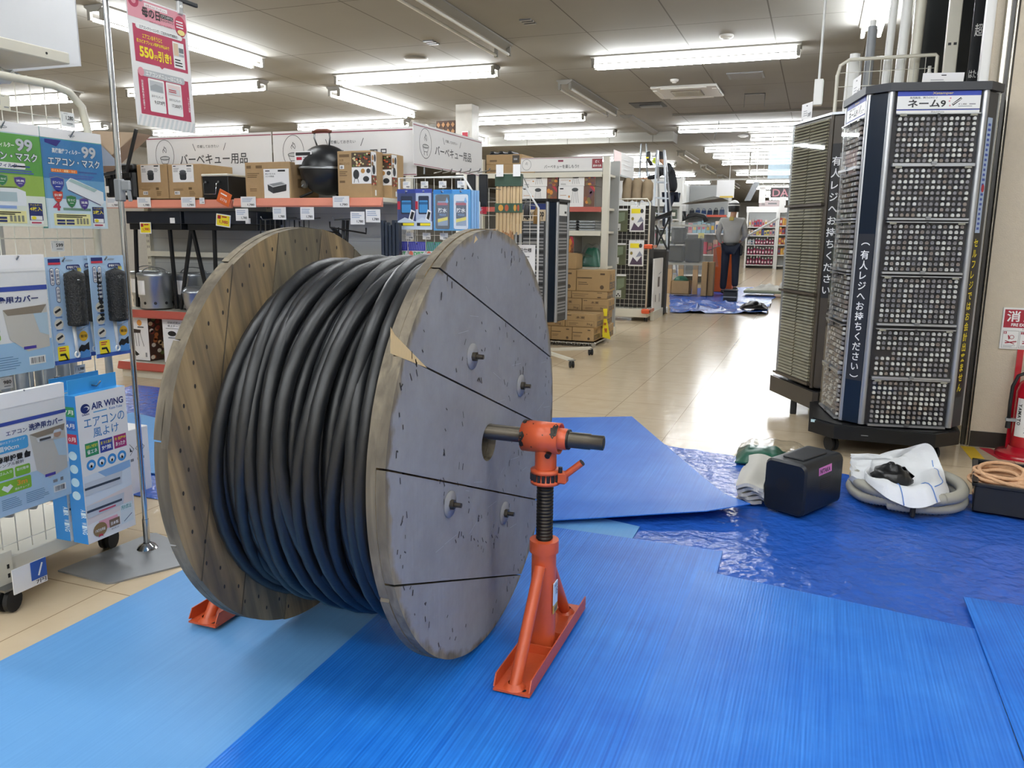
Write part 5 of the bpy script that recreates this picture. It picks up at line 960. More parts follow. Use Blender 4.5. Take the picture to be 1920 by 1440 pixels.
for p, f, mi in ((b2.v, b2.f, b2.mi),):    # lay the print on the hanging sheet
    vs = [(-2.1012+.012*(1-y/h)+.0005*z, 2.105+x, 1.51+y) for x, y, z in p]
    for fc, i in zip(f, mi): b.add([vs[k] for k in fc], [tuple(range(len(fc)))], b2.m[i])
ob('sheet', b, t)
for y in (2.16, 2.34):
    b = B(); b.box((-2.106, y-.012, 1.9), (-2.094, y+.012, 1.944), mat('clip_clear', 'D4D6D6', .15, alpha=.75), .003); b.cyl((-2.09, y, 1.925), (-2.11, y, 1.925), .005, 'white_plastic', n=8); ob('clip', b, t)
# ================================================================ BARBECUE GONDOLA (behind the reel)
mat('salmon', 'D98A74', .4, var=.05); mat('salmon_dark', 'B5574A', .45, var=.06); mat('panel_grey', 'ABADAC', .6, var=.05, sc=3); mat('galv', 'A9AEB2', .32, .8, var=.15, sc=6); mat('bbq_black', '17191C', .35, var=.2); mat('wood_handle', '6B3A2B', .45, var=.2)
XA = V((1, 0, 0))
gd = thing('shelf_unit', 'long cream shelf unit with salmon price rails holding barbecue goods behind the reel', 'shelf unit', (-3.97, 5.08, 0))
b = B(); b.box((-5.2, 5.3, .1), (-2.75, 5.33, 1.56), 'panel_grey')
for i in range(6): b.box((-5.18, 5.2985, .3+i*.2), (-2.77, 5.2995, .303+i*.2), GRY)
ob('back_panel', b, gd)
for x in (-5.2, -3.985, -2.77):
    b = B(); b.box((x-.02, 5.26, 0), (x+.02, 5.31, 1.57), 'cream_metal'); g = G(b, (x-.02, 5.2595, 0), XA, ZA)
    for i in range(24): g.r(.01, .3+i*.045, .005, .02, BLK); g.r(.025, .3+i*.045, .005, .02, BLK)
    ob('upright', b, gd)
for x0, x1, dz in ((-5.2, -3.995, -.008), (-3.975, -2.755, 0)):
    for z, m in ((1.4, 'salmon'), (.558, 'salmon_dark'), (.135, 'salmon_dark')):
        b = B(); b.box((x0, 4.87, z-.03+dz), (x1, 5.29, z+dz), 'cream_metal', .003); sh = ob('shelf', b, gd)
        b = B(); b.hull([(x, y, z_+dz) for x in (x0, x1) for y, z_ in ((4.868, z), (4.86, z), (4.842, z-.052), (4.85, z-.062), (4.868, z-.062))], m); ob('price_rail', b, sh)
b = B(); b.box((-5.2, 5.24, .955), (-2.77, 5.27, .995), 'cream_metal'); ob('crossbar', b, gd)
b = B(); b.box((-5.2, 4.89, 0), (-2.755, 4.91, .075), 'cream_metal'); ob('kick_plate', b, gd)
def flame(g, x, y, s, m, l=2):
    P = [(-.3, .1), (-.42, .4), (-.2, .75), (-.22, .5), (0, 1.15), (.12, .8), (.25, .95), (.42, .45), (.3, .1), (.1, .35), (0, .55), (-.1, .3)]
    pts = [(x+a*s, y+c*s) for a, c in P]
    for p, q in zip(pts, pts[1:]): g.ln(p[0], p[1], q[0], q[1], s*.07, m, l)
def bbq_icon(g, x, y, rx, ry, m):
    g.ring(x, y, rx, ry, rx*.04, m, 1); flame(g, x, y+ry*.12, rx*.5, m); g.e(x, y-ry*.18, rx*.52, ry*.13, ink('C4C4C2'), 2); g.ring(x, y-ry*.18, rx*.52, ry*.13, rx*.05, m, 3)
    g.p([(x-rx*.5, y-ry*.2), (x-rx*.3, y-ry*.55), (x+rx*.3, y-ry*.55), (x+rx*.5, y-ry*.2), (x+rx*.46, y-ry*.2), (x+rx*.27, y-ry*.52), (x-rx*.27, y-ry*.52), (x-rx*.46, y-ry*.2)], m, 2)
    for sx in (-1, 1): g.ln(x+sx*rx*.2, y-ry*.54, x+sx*rx*.26, y-ry*.78, rx*.05, m, 2)
MRN, DK = ink('8E3A50'), ink('3B3B3D')
def banner(o, u, L, h, lab, tag_txt='準備しておきたい', big='バーベキュー用品', bx=(.275, .54)):
    o, u = V(o), V(u); t = thing('banner', lab, 'banner', o+u*L/2); n = u.cross(ZA); b = B()
    b.hull([o+u*x-n*q+ZA*z for x in (0, L) for q in (0, .006) for z in (0, h)], mat('banner_white', 'DEDCDB', .5, var=.015)); g = G(b, o+n*.0005, u, ZA, .0008)
    g.r(0, h*.93, L, h*.022, MRN, 1); g.r(0, h*.02, L, h*.015, MRN, 1); bbq_icon(g, L*.15, h*.56, L*.078, h*.36, DK)
    g.t(tag_txt, L*.42, h*.7, L*.175, h*.07, DK, 1, .005); g.ln(L*.385, h*.8, L*.405, h*.64, .005, DK); g.ln(L*.63, h*.64, L*.65, h*.8, .005, DK)
    g.t(big, L*bx[0], h*.33, L*bx[1], h*.24, DK, 1, .01); ob('board', b, t)
    for x in (.15, .85): b = B(); b.cyl(o+u*L*x-n*.012+ZA*(-.05), o+u*L*x-n*.012+ZA*(h*.5), .006, 'steel', n=6); ob('bracket', b, t)
banner((-5.24, 5.36, 1.575), (1, 0, 0), 1.235, .345, 'left white banner with a flame and kettle mark above the cardboard boxes')
banner((-3.99, 5.36, 1.575), (1, 0, 0), 1.235, .345, 'middle white banner behind the black kettle grill')
banner((-2.745, 5.3, 1.645), (0, 1, 0), 1.27, .3, 'third white banner turned sideways over the hanging phone pouches', big='バーベキュー用品')
# things on the top shelf, z = 1.401
def carton(lab, x0, x1, y0, y1, z0, z1, paint, side=None, name='cardboard_box', cat='box', m='cardboard', grp=None):
    t = thing(name, lab, cat, ((x0+x1)/2, (y0+y1)/2, z0), 0, grp); b = B(); b.box((x0, y0, z0), (x1, y1, z1), m, .003)
    g = G(b, (x0, y0-.0006, z0), XA, ZA, .0008)
    if side: side(G(b, (x1+.0006, y0, z0), YA, ZA, .0008), y1-y0, z1-z0)
    b2 = B(); paint(G(b2, (x0, y0-.0006, z0), XA, ZA, .0008), x1-x0, z1-z0); ob('front_print', b2, ob('body', b, t))
    return t
BRN = ink('6E5638')
def pail_label(g, w, h):
    g.r(w*.14, h*.48, w*.64, h*.5, 'white_paper', 1); g.r(w*.17, h*.93, w*.08, h*.025, BLK, 2); g.r(w*.58, h*.93, w*.15, h*.035, BLK, 2); g.lines(w*.17, h*.86, w*.18, 3, h*.04, h*.015, GRY, 2); g.lines(w*.58, h*.86, w*.14, 3, h*.04, h*.015, GRY, 2)
    g.rr(w*.36, h*.54, w*.2, h*.22, w*.05, ink('303236'), 2); g.r(w*.35, h*.7, w*.22, h*.05, ink('4A4C50'), 3); g.e(w*.46, h*.78, w*.1, h*.05, ink('55585C'), 3); g.r(w*.17, h*.12, w*.16, h*.1, 'white_paper', 1); g.bars(w*.19, h*.14, w*.12, h*.06, BLK, 2); g.r(w*.6, h*.26, w*.1, h*.07, BRN, 1); g.lines(w*.62, h*.2, w*.18, 4, h*.035, h*.015, BRN, 1); g.lines(w*.14, h*.28, w*.3, 2, h*.03, h*.01, BRN, 1)
carton('brown carton with a pail shaped picture on its white label, left of two', -4.905, -4.612, 4.9, 5.25, 1.401, 1.656, pail_label)
carton('brown carton with a pail shaped picture on its white label, right of two', -4.604, -4.294, 4.9, 5.25, 1.401, 1.652, pail_label)
def trough(g, w, h):
    g.r(w*.42, 0, w*.56, h*.81, 'white_paper', 1); g.r(w*.46, h*.74, w*.1, h*.025, BLK, 2); g.r(w*.74, h*.73, w*.16, h*.05, BLK, 2); g.t('卓上で使える', w*.46, h*.65, w*.22, h*.045, BLK, 2); g.t('コンロ用品', w*.46, h*.58, w*.19, h*.045, BLK, 2)
    g.p([(w*.5, h*.38), (w*.62, h*.3), (w*.92, h*.38), (w*.82, h*.46)], ink('C9CBCC'), 2); g.p([(w*.5, h*.38), (w*.62, h*.3), (w*.62, h*.13), (w*.51, h*.22)], ink('3A3C40'), 2); g.p([(w*.62, h*.3), (w*.92, h*.38), (w*.91, h*.2), (w*.62, h*.13)], ink('2A2C30'), 2); g.p([(w*.54, h*.39), (w*.63, h*.33), (w*.88, h*.39), (w*.8, h*.44)], ink('8C8F92'), 3)
    g.r(w*.04, h*.83, w*.1, h*.08, BRN, 1); g.r(w*.25, h*.83, w*.14, h*.08, BRN, 1); g.lines(w*.05, h*.68, w*.28, 3, h*.05, h*.02, BRN, 1); g.lines(w*.1, h*.25, w*.2, 2, h*.05, h*.02, BRN, 1)
carton('brown carton with a trough grill on its tall white label, left of the kettle grill', -3.9, -3.515, 4.9, 5.25, 1.401, 1.652, trough, lambda g, w, h: [g.r(w*.25, h*.65, w*.2, h*.2, BRN, 1), g.r(w*.25, h*.3, w*.2, h*.25, BRN, 1)])
def pics(g, w, h):
    g.r(w*.06, h*.87, w*.3, h*.06, BRN, 1); g.t('丸型', w*.06, h*.78, w*.13, h*.05, BRN, 1); g.t('BBQコンロ', w*.06, h*.7, w*.3, h*.055, BRN, 1); g.r(w*.07, h*.62, w*.13, h*.08, WHT, 1); g.bars(w*.09, h*.63, w*.08, h*.05, BLK, 2, 6); g.lines(w*.06, h*.55, w*.25, 3, h*.04, h*.018, BRN, 1); g.r(w*.06, h*.32, w*.16, h*.05, BRN, 1)
    g.r(w*.43, h*.65, w*.57, h*.31, ink('4A3A2C'), 1); rn = random.Random(3)
    for i in range(40): g.e(w*rn.uniform(.46, .97), h*rn.uniform(.68, .93), w*.03, h*.02, ink(rn.choice(('C9BE8A', '8A3B2E', 'C2552F', '5E7A3A', '2B211B', 'D9CBA0'))), 2+i % 3, 8)
    g.r(w*.43, h*.3, w*.57, h*.35, 'white_paper', 1); g.e(w*.56, h*.5, w*.09, h*.1, ink('2B2D31'), 2); g.ln(w*.52, h*.42, w*.49, h*.32, w*.015, ink('2B2D31'), 2); g.ln(w*.6, h*.42, w*.63, h*.32, w*.015, ink('2B2D31'), 2); g.e(w*.76, h*.57, w*.06, h*.05, ink('B5854A'), 2); g.e(w*.92, h*.57, w*.06, h*.05, ink('3A3C40'), 2); g.e(w*.85, h*.4, w*.09, h*.06, ink('2B2D31'), 2)
def pics_side(g, w, h):
    g.r(0, h*.48, w*.42, h*.5, 'white_paper', 1); g.r(0, h*.27, w*.42, h*.21, ink('6A4A36'), 1); g.e(w*.2, h*.6, w*.12, h*.1, ink('2B2D31'), 2); g.e(w*.12, h*.85, w*.08, h*.06, ink('B5854A'), 2); g.e(w*.3, h*.85, w*.08, h*.08, ink('2B2D31'), 2); g.e(w*.1, h*.72, w*.08, h*.05, ink('8A6A46'), 2)
    rn = random.Random(8); [g.e(w*rn.uniform(.03, .4), h*rn.uniform(.29, .46), w*.04, h*.025, ink(rn.choice(('B33A2E', 'D9CBA0', '5E7A3A'))), 2+i % 3, 8) for i in range(14)]; g.r(w*.28, h*.05, w*.12, h*.12, WHT, 1)
carton('brown carton printed with food photos, right of the kettle grill', -3.124, -2.86, 4.9, 5.06, 1.401, 1.712, pics, pics_side)
carton('second brown photo carton standing behind the first at the shelf end', -3.08, -2.8, 5.075, 5.25, 1.401, 1.705, pics, pics_side)
t = thing('black_bin', 'black ribbed lidded bin at the left end of the top shelf', 'bin', (-5.11, 5.06, 1.401)); b = B(); b.box((-5.26, 4.92, 1.401), (-4.955, 5.2, 1.62), 'bbq_black', .02)
for i in range(5): b.box((-5.24+i*.06, 4.912, 1.42), (-5.215+i*.06, 4.92, 1.6), 'black_plastic', .003)
ob('tub', b, t); b = B(); b.box((-5.275, 4.905, 1.62), (-4.94, 5.215, 1.665), 'black_metal', .01); b.box((-5.2, 4.95, 1.665), (-5.02, 5.15, 1.672), 'grey_plastic', .003); ob('lid', b, t)
for y in (-5.2, -5.0): b = B(); b.box((y-.03, 4.895, 1.56), (y+.03, 4.912, 1.6), 'black_metal', .004); ob('latch', b, t)
b = B(); b.box((-5.25, 4.91, 1.45), (-5.21, 4.913, 1.5), WHT).box((-5.05, 4.91, 1.43), (-5.03, 4.913, 1.45), WHT); ob('sticker', b, t)
t = thing('smoker_oven', 'small black box grill with a wire handle between the cartons', 'grill', (-4.155, 5.0, 1.401)); b = B(); b.box((-4.272, 4.885, 1.403), (-4.042, 5.24, 1.56), 'bbq_black', .004); ob('body', b, t)
b = B(); b.box((-4.278, 4.878, 1.56), (-4.036, 5.245, 1.576), 'cream_metal', .004); ob('lid', b, t)
b = B(); b.tube([(-4.23, 4.874, 1.515), (-4.232, 4.845, 1.505), (-4.225, 4.838, 1.43), (-4.12, 4.838, 1.43), (-4.113, 4.845, 1.505), (-4.115, 4.874, 1.515)], .003, 'chrome', 6); ob('handle', b, t)
for x in (-4.23, -4.115): b = B(); b.cyl((x, 4.875, 1.518), (x, 4.866, 1.518), .008, 'steel', n=10); ob('knob', b, t)
t = thing('kettle_grill', 'round black kettle grill with a wooden lid handle on the top shelf', 'grill', (-3.27, 5.07, 1.401)); c = (-3.32, 5.06, 1.6)
b = B(); b.lathe([(.188*math.cos(a), .165*math.sin(a)) for a in [PI/2*i/9 for i in range(10)]], V(c)+V((0, 0, .012)), 'bbq_black', 32); b.lathe([(.19, .0), (.192, .014), (.186, .016)], c, 'steel', 32); ob('lid', b, t)
b = B(); b.lathe([(.185*math.cos(a), -.175*math.sin(a)) for a in [PI/2*i/9 for i in range(10)]], c, 'bbq_black', 32); ob('bowl', b, t)
b = B(); b.tube([(-3.370, 5.03, 1.768), (-3.385, 5.02, 1.82), (-3.380, 5.02, 1.855)], .006, 'steel', 8); b.tube([(-3.270, 5.03, 1.768), (-3.255, 5.02, 1.82), (-3.260, 5.02, 1.855)], .006, 'steel', 8); b.tube([(-3.395, 5.02, 1.86), (-3.360, 5.02, 1.868), (-3.280, 5.02, 1.868), (-3.245, 5.02, 1.86)], [.012, .014, .014, .012], 'wood_handle', 10); ob('handle', b, t, 'reddish wooden handle on wire brackets')
b = B(); b.cyl((-3.410, 4.93, 1.5), (-3.415, 4.915, 1.497), .028, 'steel', n=16); b.cyl((-3.415, 4.915, 1.497), (-3.420, 4.9, 1.48), .006, 'steel', n=8); ob('vent', b, t)
for sx, sy in ((-1, -.4), (1, -.4), (0, 1)): b = B(); b.cyl((-3.32+sx*.1, 5.07+sy*.1, 1.45), (-3.32+sx*.19, 5.07+sy*.165, 1.411), .009, 'bbq_black', n=8); ob('leg', b, t)
b = B(); b.box((-3.47, 4.9, 1.63), (-3.33, 4.902, 1.72), 'white_paper'); g = G(b, (-3.47, 4.8995, 1.63), XA, ZA); g.r(.01, .06, .12, .022, BLK); g.r(.015, .03, .045, .02, RED); g.lines(.07, .045, .05, 2, .014, .006, GRY); ob('price_card', b, None, 'white price card hanging on the kettle grill', 'price card', 'price cards of the barbecue shelf')
single('sample_awning', 'grey and beige tilted fabric awning sample with black struts behind the chrome pole', 'awning', lambda b: b.hull([(-5.0, 4.55, 1.56), (-4.62, 4.62, 1.83), (-4.6, 4.62, 1.85), (-5.0, 4.56, 1.87), (-4.98, 4.75, 1.6), (-4.62, 4.78, 1.85)], mat('awning', 'B9A48C', .7)).bar((-4.7, 4.6, 1.58), (-4.58, 4.6, 1.87), .018, .018, 'black_metal').bar((-4.97, 4.56, 1.55), (-4.7, 4.6, 1.585), .018, .018, 'black_metal').cyl((-5.0, 4.57, 0), (-5.0, 4.57, 1.6), .012, 'black_metal', n=8).hull([(-5.05, 4.54, 1.62), (-4.72, 4.58, 1.62), (-4.98, 4.55, 1.86), (-5.05, 4.545, 1.86)], ink('8E98A8')))
def rtag(x, z, w, h, lab, y=4.838, m='white_paper', rot=0, big=None):
    b = B(); b.T = Mx.Translation((x, y, z)) @ Mx.Rotation(rot, 4, 'Y'); b.box((0, 0, 0), (w, .0015, h), m); g = G(b, (0, -.0005, 0), XA, ZA)
    if m == 'yel': g.r(0, 0, w, h, WHT, .2); g.r(w*.06, h*.08, w*.88, h*.84, YEL, 1); g.r(w*.1, h*.6, w*.22, h*.28, RED, 2); g.t('1,980', w*.25, h*.22, w*.6, h*.3, RED, 2, .03); g.lines(w*.4, h*.75, w*.4, 1, 1, h*.1, RED, 2)
    else: g.lines(w*.1, h*.8, w*.7, 3, h*.14, h*.05, ink('8FA0C0'), 1); g.t(big or '1,780', w*.45, h*.12, w*.45, h*.22, BLK, 1, .02)
    return ob('price_tag', b, None, lab, 'price tag', 'price tags of the barbecue shelf')
mat('yel', 'F2F0EA', .5)
for x, lab in ((-5.17, 'white price tag on the rail below the black bin'), (-4.86, 'white price tag on the rail below the left pail carton'), (-4.44, 'white price tag on the rail below the right pail carton'), (-3.9, 'white price tag on the rail below the trough grill carton'), (-3.13, 'white price tag on the rail below the food photo carton')): rtag(x, 1.335, .13, .075, lab)
rtag(-4.27, 1.36, .045, .045, 'tiny white tag on the rail below the small black grill'); rtag(-4.93, 1.14, .11, .085, 'yellow sale price card hanging at the left under the top shelf', 4.916, 'yel'); rtag(-4.2, 1.205, .13, .09, 'yellow sale price card tilted on the black grill stands', 4.916, 'yel', .12)
for x, z, lab in ((-3.92, 1.24, 'white hanging price card above the first steel hook'), (-3.6, 1.25, 'white hanging price card above the second steel hook'), (-3.37, 1.25, 'white hanging price card above the third steel hook'), (-2.97, 1.22, 'white hanging price card, left of the two at the shelf end'), (-2.85, 1.235, 'white hanging price card, right of the two at the shelf end')): rtag(x, z, .11, .085, lab, 4.8)
t = thing('promo_sign', 'orange tilted shelf talker clipped on the upper rail', 'sign', (-4.02, 4.83, 1.36)); b = B(); b.T = Mx.Translation((-4.1, 4.825, 1.4)) @ Mx.Rotation(.42, 4, 'Y'); b.box((0, 0, -.02), (.115, .004, .075), ink('D9672E'), .008); g = G(b, (0, -.0006, -.02), XA, ZA); g.lines(.02, .065, .07, 1, 1, .008, WHT, 1); g.t('おすすめ', .03, .02, .06, .022, WHT, 1); ob('card', b, t)
# hanging and standing goods below
for i, (x0, x1, xl, lab) in enumerate(((-5.07, -4.53, (-5.02, -4.7), 'black folding grill stand at the left under the top shelf'), (-4.5, -3.83, (-4.46, -4.24), 'black folding grill stand at the right under the top shelf'))):
    t = thing('grill_stand', lab, 'grill', ((x0+x1)/2, 4.98, .56)); b = B(); b.box((x0, 4.92, 1.215), (x1, 5.22, 1.31), mat('blue_black', '1C222C', .4), .004); b.box((x0+.02, 4.93, 1.17), (x1-.01, 5.2, 1.215), 'bbq_black', .003); ob('fire_box', b, t)
    L = ((xl[0], xl[0]-.025), (xl[1]+.02, xl[1]+.05)) if i == 0 else ((-4.47, -4.612), (-4.46, -4.32), (-4.255, -4.265))
    for a, c_ in L: b = B(); b.bar((a, 4.96, 1.18), (c_, 4.95, .562), .022, .022, 'bbq_black'); ob('leg', b, t)
    b = B(); b.box((x1-.1, 4.915, 1.22), (x1-.055, 4.918, 1.26), WHT); ob('sticker', b, t)
def bucket(x, y, lab):
    t = thing('steel_bucket', lab, 'bucket', (x, y, .559), 0, 'galvanised charcoal buckets'); b = B(); b.lathe([(0, .002), (.118, .002), (.12, .01), (.12, .085), (.128, .09), (.128, .24), (.134, .25), (.134, .275), (.128, .278), (.12, .27), (.118, .1)], (x, y, .559), 'galv', 32); ob('body', b, t)
    b = B()
    for k in range(9): a = 2*PI*k/9; b.cyl((x+.119*math.sin(a), y-.119*math.cos(a), .605), (x+.121*math.sin(a), y-.121*math.cos(a), .605), .012, BLK, n=10)
    ob('air_hole', b, t)
    b = B(); P = [(math.radians(-48+i*11)) for i in range(6)]
    for a0, a1 in zip(P, P[1:]): b.add([(x+.1292*math.sin(a), y-.1292*math.cos(a), z) for a, z in ((a0, .67), (a1, .67), (a1, .78), (a0, .78))], [(0, 1, 2, 3)], 'white_paper', True)
    ob('label', b, t); b = B(); b.tube([(x+.13*math.cos(a), y, .83+.05*math.sin(a)) for a in [PI*i/10 for i in range(11)]], .004, 'steel', 6); ob('handle', b, t)
    return t
k0 = bucket(-4.87, 4.97, 'galvanised steel bucket with air holes, foremost of the group')
dup(k0, (-5.09, 5.12, .559), 'galvanised steel bucket with air holes just right of the chrome pole'); dup(k0, (-4.62, 5.12, .559), 'galvanised steel bucket half hidden behind the black grill legs')
single('wrapped_pot', 'shiny round pot wrapped in clear film beside the reel edge', 'pot', lambda b: b.lathe([(0, 0), (.065, 0), (.08, .05), (.09, .13), (.096, .135), (.09, .15), (.065, .18), (0, .19)], (-4.46, 4.94, .56), 'galv', 28))
def stool_box(x0, x1, lab, sd):
    def pt(g, w, h):
        g.r(0, 0, w, h, 'white_paper', 1); g.e(w*.6, h*.86, w*.12, h*.07, ink('DE9A4A'), 2); g.r(w*.5, h*.75, w*.3, h*.025, BLK, 2); g.p([(w*.1, h*.68), (w*.2, h*.72), (w*.65, h*.7), (w*.62, h*.63), (w*.2, h*.62)], ink('3A2E2A'), 2)
        for a, c_ in ((.22, .28), (.35, .4), (.5, .52), (.6, .75)): g.ln(w*a, h*.63, w*c_, h*.32, w*.02, BLK, 2)
        g.p([(w*.15, h*.2), (w*.3, h*.22), (w*.5, h*.13), (w*.35, h*.09)], BLK, 2); g.r(w*.8, h*.08, w*.08, h*.1, GRY, 2)
    def pt2(g, w, h): g.r(0, 0, w, h, 'white_paper', 1); g.t('収納式焚火台', w*.2, h*.88, w*.6, h*.05, BLK, 2); g.t('卓上テーブル', w*.2, h*.81, w*.6, h*.05, BLK, 2); g.r(w*.12, h*.77, w*.76, h*.008, BLK, 2); g.e(w*.35, h*.66, w*.16, h*.06, BLK, 2); g.e(w*.72, h*.66, w*.12, h*.06, BLK, 2); g.r(w*.2, h*.55, w*.6, h*.03, GRY, 2); g.p([(w*.3, h*.38), (w*.7, h*.36), (w*.66, h*.33)], BLK, 2)
    def sdp(g, w, h):
        g.r(0, 0, w, h, ink('4A2F24'), 1); rn = random.Random(sd)
        for i in range(26): g.e(w*rn.uniform(.1, .9), h*rn.uniform(.05, .95), w*.1, h*.05, ink(rn.choice(('8A3B2E', 'D9B48A', '5E6A3A', 'B5683A', 'E8DCC8'))), 2+i % 3, 8)
    carton(lab, x0, x1, 4.92, 5.15, .137, .487, pt if sd == 1 else pt2, sdp, 'stool_carton', 'box', 'white_paper')
stool_box(-5.14, -4.93, 'white carton with a folding stool picture on the lowest shelf by the pole', 1); stool_box(-4.78, -4.52, 'white carton with small product pictures on the lowest shelf by the reel', 2)
for i, (x, lab) in enumerate(((-3.75, 'steel tongs and skewers on the first hook under the shelf'), (-3.54, 'steel tongs and skewers on the second hook under the shelf'), (-3.15, 'black wire toaster rack hanging under the shelf'))):
    t = thing('hanging_tools', lab, 'barbecue tools', (x, 4.95, 1.1)); b = B(); b.tube([(x, 5.29, 1.27), (x, 4.88, 1.25), (x, 4.86, 1.27)], .005, 'steel', 6); ob('hook', b, t)
    b = B()
    if i < 2:
        for k in range(6): b.bar((x-.05+k*.02, 4.92+k*.03, 1.25), (x-.06+k*.02, 4.92+k*.03, .85), .01, .004, 'steel' if k % 2 else 'black_metal')
    else:
        for k in range(2): b.tube([(x-.3+k*.25, 4.9, 1.24), (x-.3+k*.25, 4.9, 1.2), (x+.02+k*.22, 4.9, 1.16), (x+.02+k*.22, 4.9, 1.2)], .006, 'black_metal', 6); b.tube([(x+.05, 4.92+k*.05, 1.25), (x+.03, 4.92+k*.05, .95)], .012, 'black_metal', 6)
        b.bar((x-.05, 4.93, 1.2), (x+.1, 4.93, 1.05), .05, .01, 'bbq_black')
    ob('tool', b, t)
for i in range(5):
    x = -2.74+i*.028; single('pole_pack', 'dark blue tall pole pack standing at the right end of the shelf unit', 'pole', lambda b: b.box((x, 4.8, .7), (x+.022, 4.85, 1.25-.015*(i % 3)), mat('pole_navy', '26303F', .3), .004), 'dark pole packs')
# ================================================================ MIDDLE AISLE END
def mesh_panel(name, lab, cat, Y, x0, x1, z0, z1, cut, nx, nz, r=.009, base=False, rw=.002):
    t = thing(name, lab, cat, ((x0+x1)/2, Y, 0)); b = B(); b.tube([(x0, Y, z0), (x0, Y, z1), (x1-cut[0], Y, z1), (x1, Y, z1-cut[1]), (x1, Y, z0)], r, 'white_metal' if not base else 'cream_metal', 8); ob('frame', b, t)
    b = B()
    for i in range(1, nx): x = x0+(x1-x0)*i/nx; zt = z1 if x < x1-cut[0] else z1-cut[1]*(x-(x1-cut[0]))/max(cut[0], .001); b.tube([(x, Y, z0), (x, Y, zt)], rw, 'wire', 4)
    for i in range(1, nz+1): z = z0+(z1-z0)*i/(nz+1); b.tube([(x0, Y, z), (x1 if z < z1-cut[1] else x1-cut[0]*(z-(z1-cut[1]))/max(cut[1], .001), Y, z)], rw, 'wire', 4)
    ob('wire_mesh', b, t); return t
t = mr1 = mesh_panel('mesh_rack', 'white wire mesh rack with phone pouches at the end of the barbecue shelf', 'rack', 5.0, -2.7, -2.11, .1, 1.535, (.11, .165), 9, 14); 
b = B(); b.box((-2.72, 4.98, 0), (-2.09, 5.25, .1), 'white_metal'); ob('base', b, t)
def zpack(x, z0, z1, w, lab, kind, Y):
    t = thing('pouch_pack', lab, 'pack', (x+w/2, Y, z0), 0, 'hanging phone pouch packs'); h = z1-z0; b = B(); c0 = {0: '2C3E8E', 1: '3A48A0', 2: '2E7FC8', 3: '4F9ADB'}[kind]
    b.box((x, Y, z0), (x+w, Y+.008, z1), ink('5E9ECf'.upper() if kind > 1 else '4E5A86')); g = G(b, (x, Y-.0006, z0), XA, ZA); g.r(0, h*.9, w, h*.1, ink(c0), 1); g.ring(w*.5, h*.95, w*.06, h*.015, .002, WHT, 2, 10)
    if kind < 2:
        g.r(w*.05, 0, w*.9, h*.9, ink('3A4670') if kind == 0 else ink('B8C4DA'), 1); g.rr(w*.2, h*.38, w*.62, h*.45, w*.06, ink('1F2A44'), 2); g.rr(w*.25, h*.42, w*.5, h*.3, w*.04, ink('3E8CC8'), 3); g.r(w*.25, h*.62, w*.5, h*.06, ink('1E5C8C'), 4); g.r(w*.02, h*.5, w*.15, h*.2, RED, 3); g.p([(w*.6, h*.25), (w*.75, h*.5), (w*.98, h*.45), (w*.85, h*.2)], ink('E9EBEE'), 4); g.p([(w*.68, h*.28), (w*.78, h*.45), (w*.92, h*.42), (w*.82, h*.24)], BLK, 5); g.p([(0, h*.2), (w*.4, h*.3), (w, h*.2), (w, 0), (0, 0)], ink('C9D6E6'), 3); g.r(w*.1, h*.09, w*.8, h*.08, BLK, 4); g.r(w*.3, h*.1, w*.6, h*.06, YEL, 5)
    else:
        c1 = ink('16191F') if kind == 2 else ink('E6ECF2'); g.rr(w*.12, h*.04, w*.76, h*.84, w*.1, c1, 2); g.r(w*.24, h*.12, w*.54, h*.6, ink('8FA2B8'), 3); g.r(w*.24, h*.3, w*.54, h*.34, ink('22324A'), 4); g.t('防水', w*.28, h*.44, w*.46, h*.11, WHT, 5, .03); g.t('POUCH', w*.34, h*.36, w*.34, h*.05, ink('6FA0D8'), 5, .02); g.p([(w*.24, h*.2), (w*.78, h*.26), (w*.78, h*.34), (w*.24, h*.28)], YEL, 5); g.r(w*.22, h*.62, w*.56, h*.06, RED, 5); g.p([(w*.66, h*.7), (w*.74, h*.82), (w*.82, h*.7), (w*.74, h*.66)], ink('6FB2E4'), 5)
    ob('card', b, t)
    if kind > 1:
        b = B(); b.box((x+w*.12, Y-.01, z0+h*.04), (x+w*.88, Y-.0055, z0+h*.88), mat('pouch_clear', 'DCE6F0', .1, alpha=.12)); ob('pouch', b, t)
zpack(-2.665, 1.19, 1.455, .14, 'phone pouch pack with blue sea picture, leftmost of the hanging row', 0, 4.9); zpack(-2.525, 1.19, 1.455, .125, 'pale phone pouch pack with red strip, second of the hanging row', 1, 4.89); zpack(-2.395, 1.185, 1.45, .135, 'black framed waterproof phone pouch, third of the hanging row', 2, 4.9); zpack(-2.262, 1.185, 1.45, .135, 'white framed waterproof phone pouch, rightmost of the hanging row', 3, 4.9)
for k in range(3): single('pouch_pack', 'pale blue pouch pack edge showing behind the rightmost pouch', 'pack', lambda b: b.box((-2.25+.012*k, 4.915+.016*k, 1.19), (-2.112+.012*k, 4.922+.016*k, 1.445), ink('8FB8DE')), 'pouch packs behind the front ones')
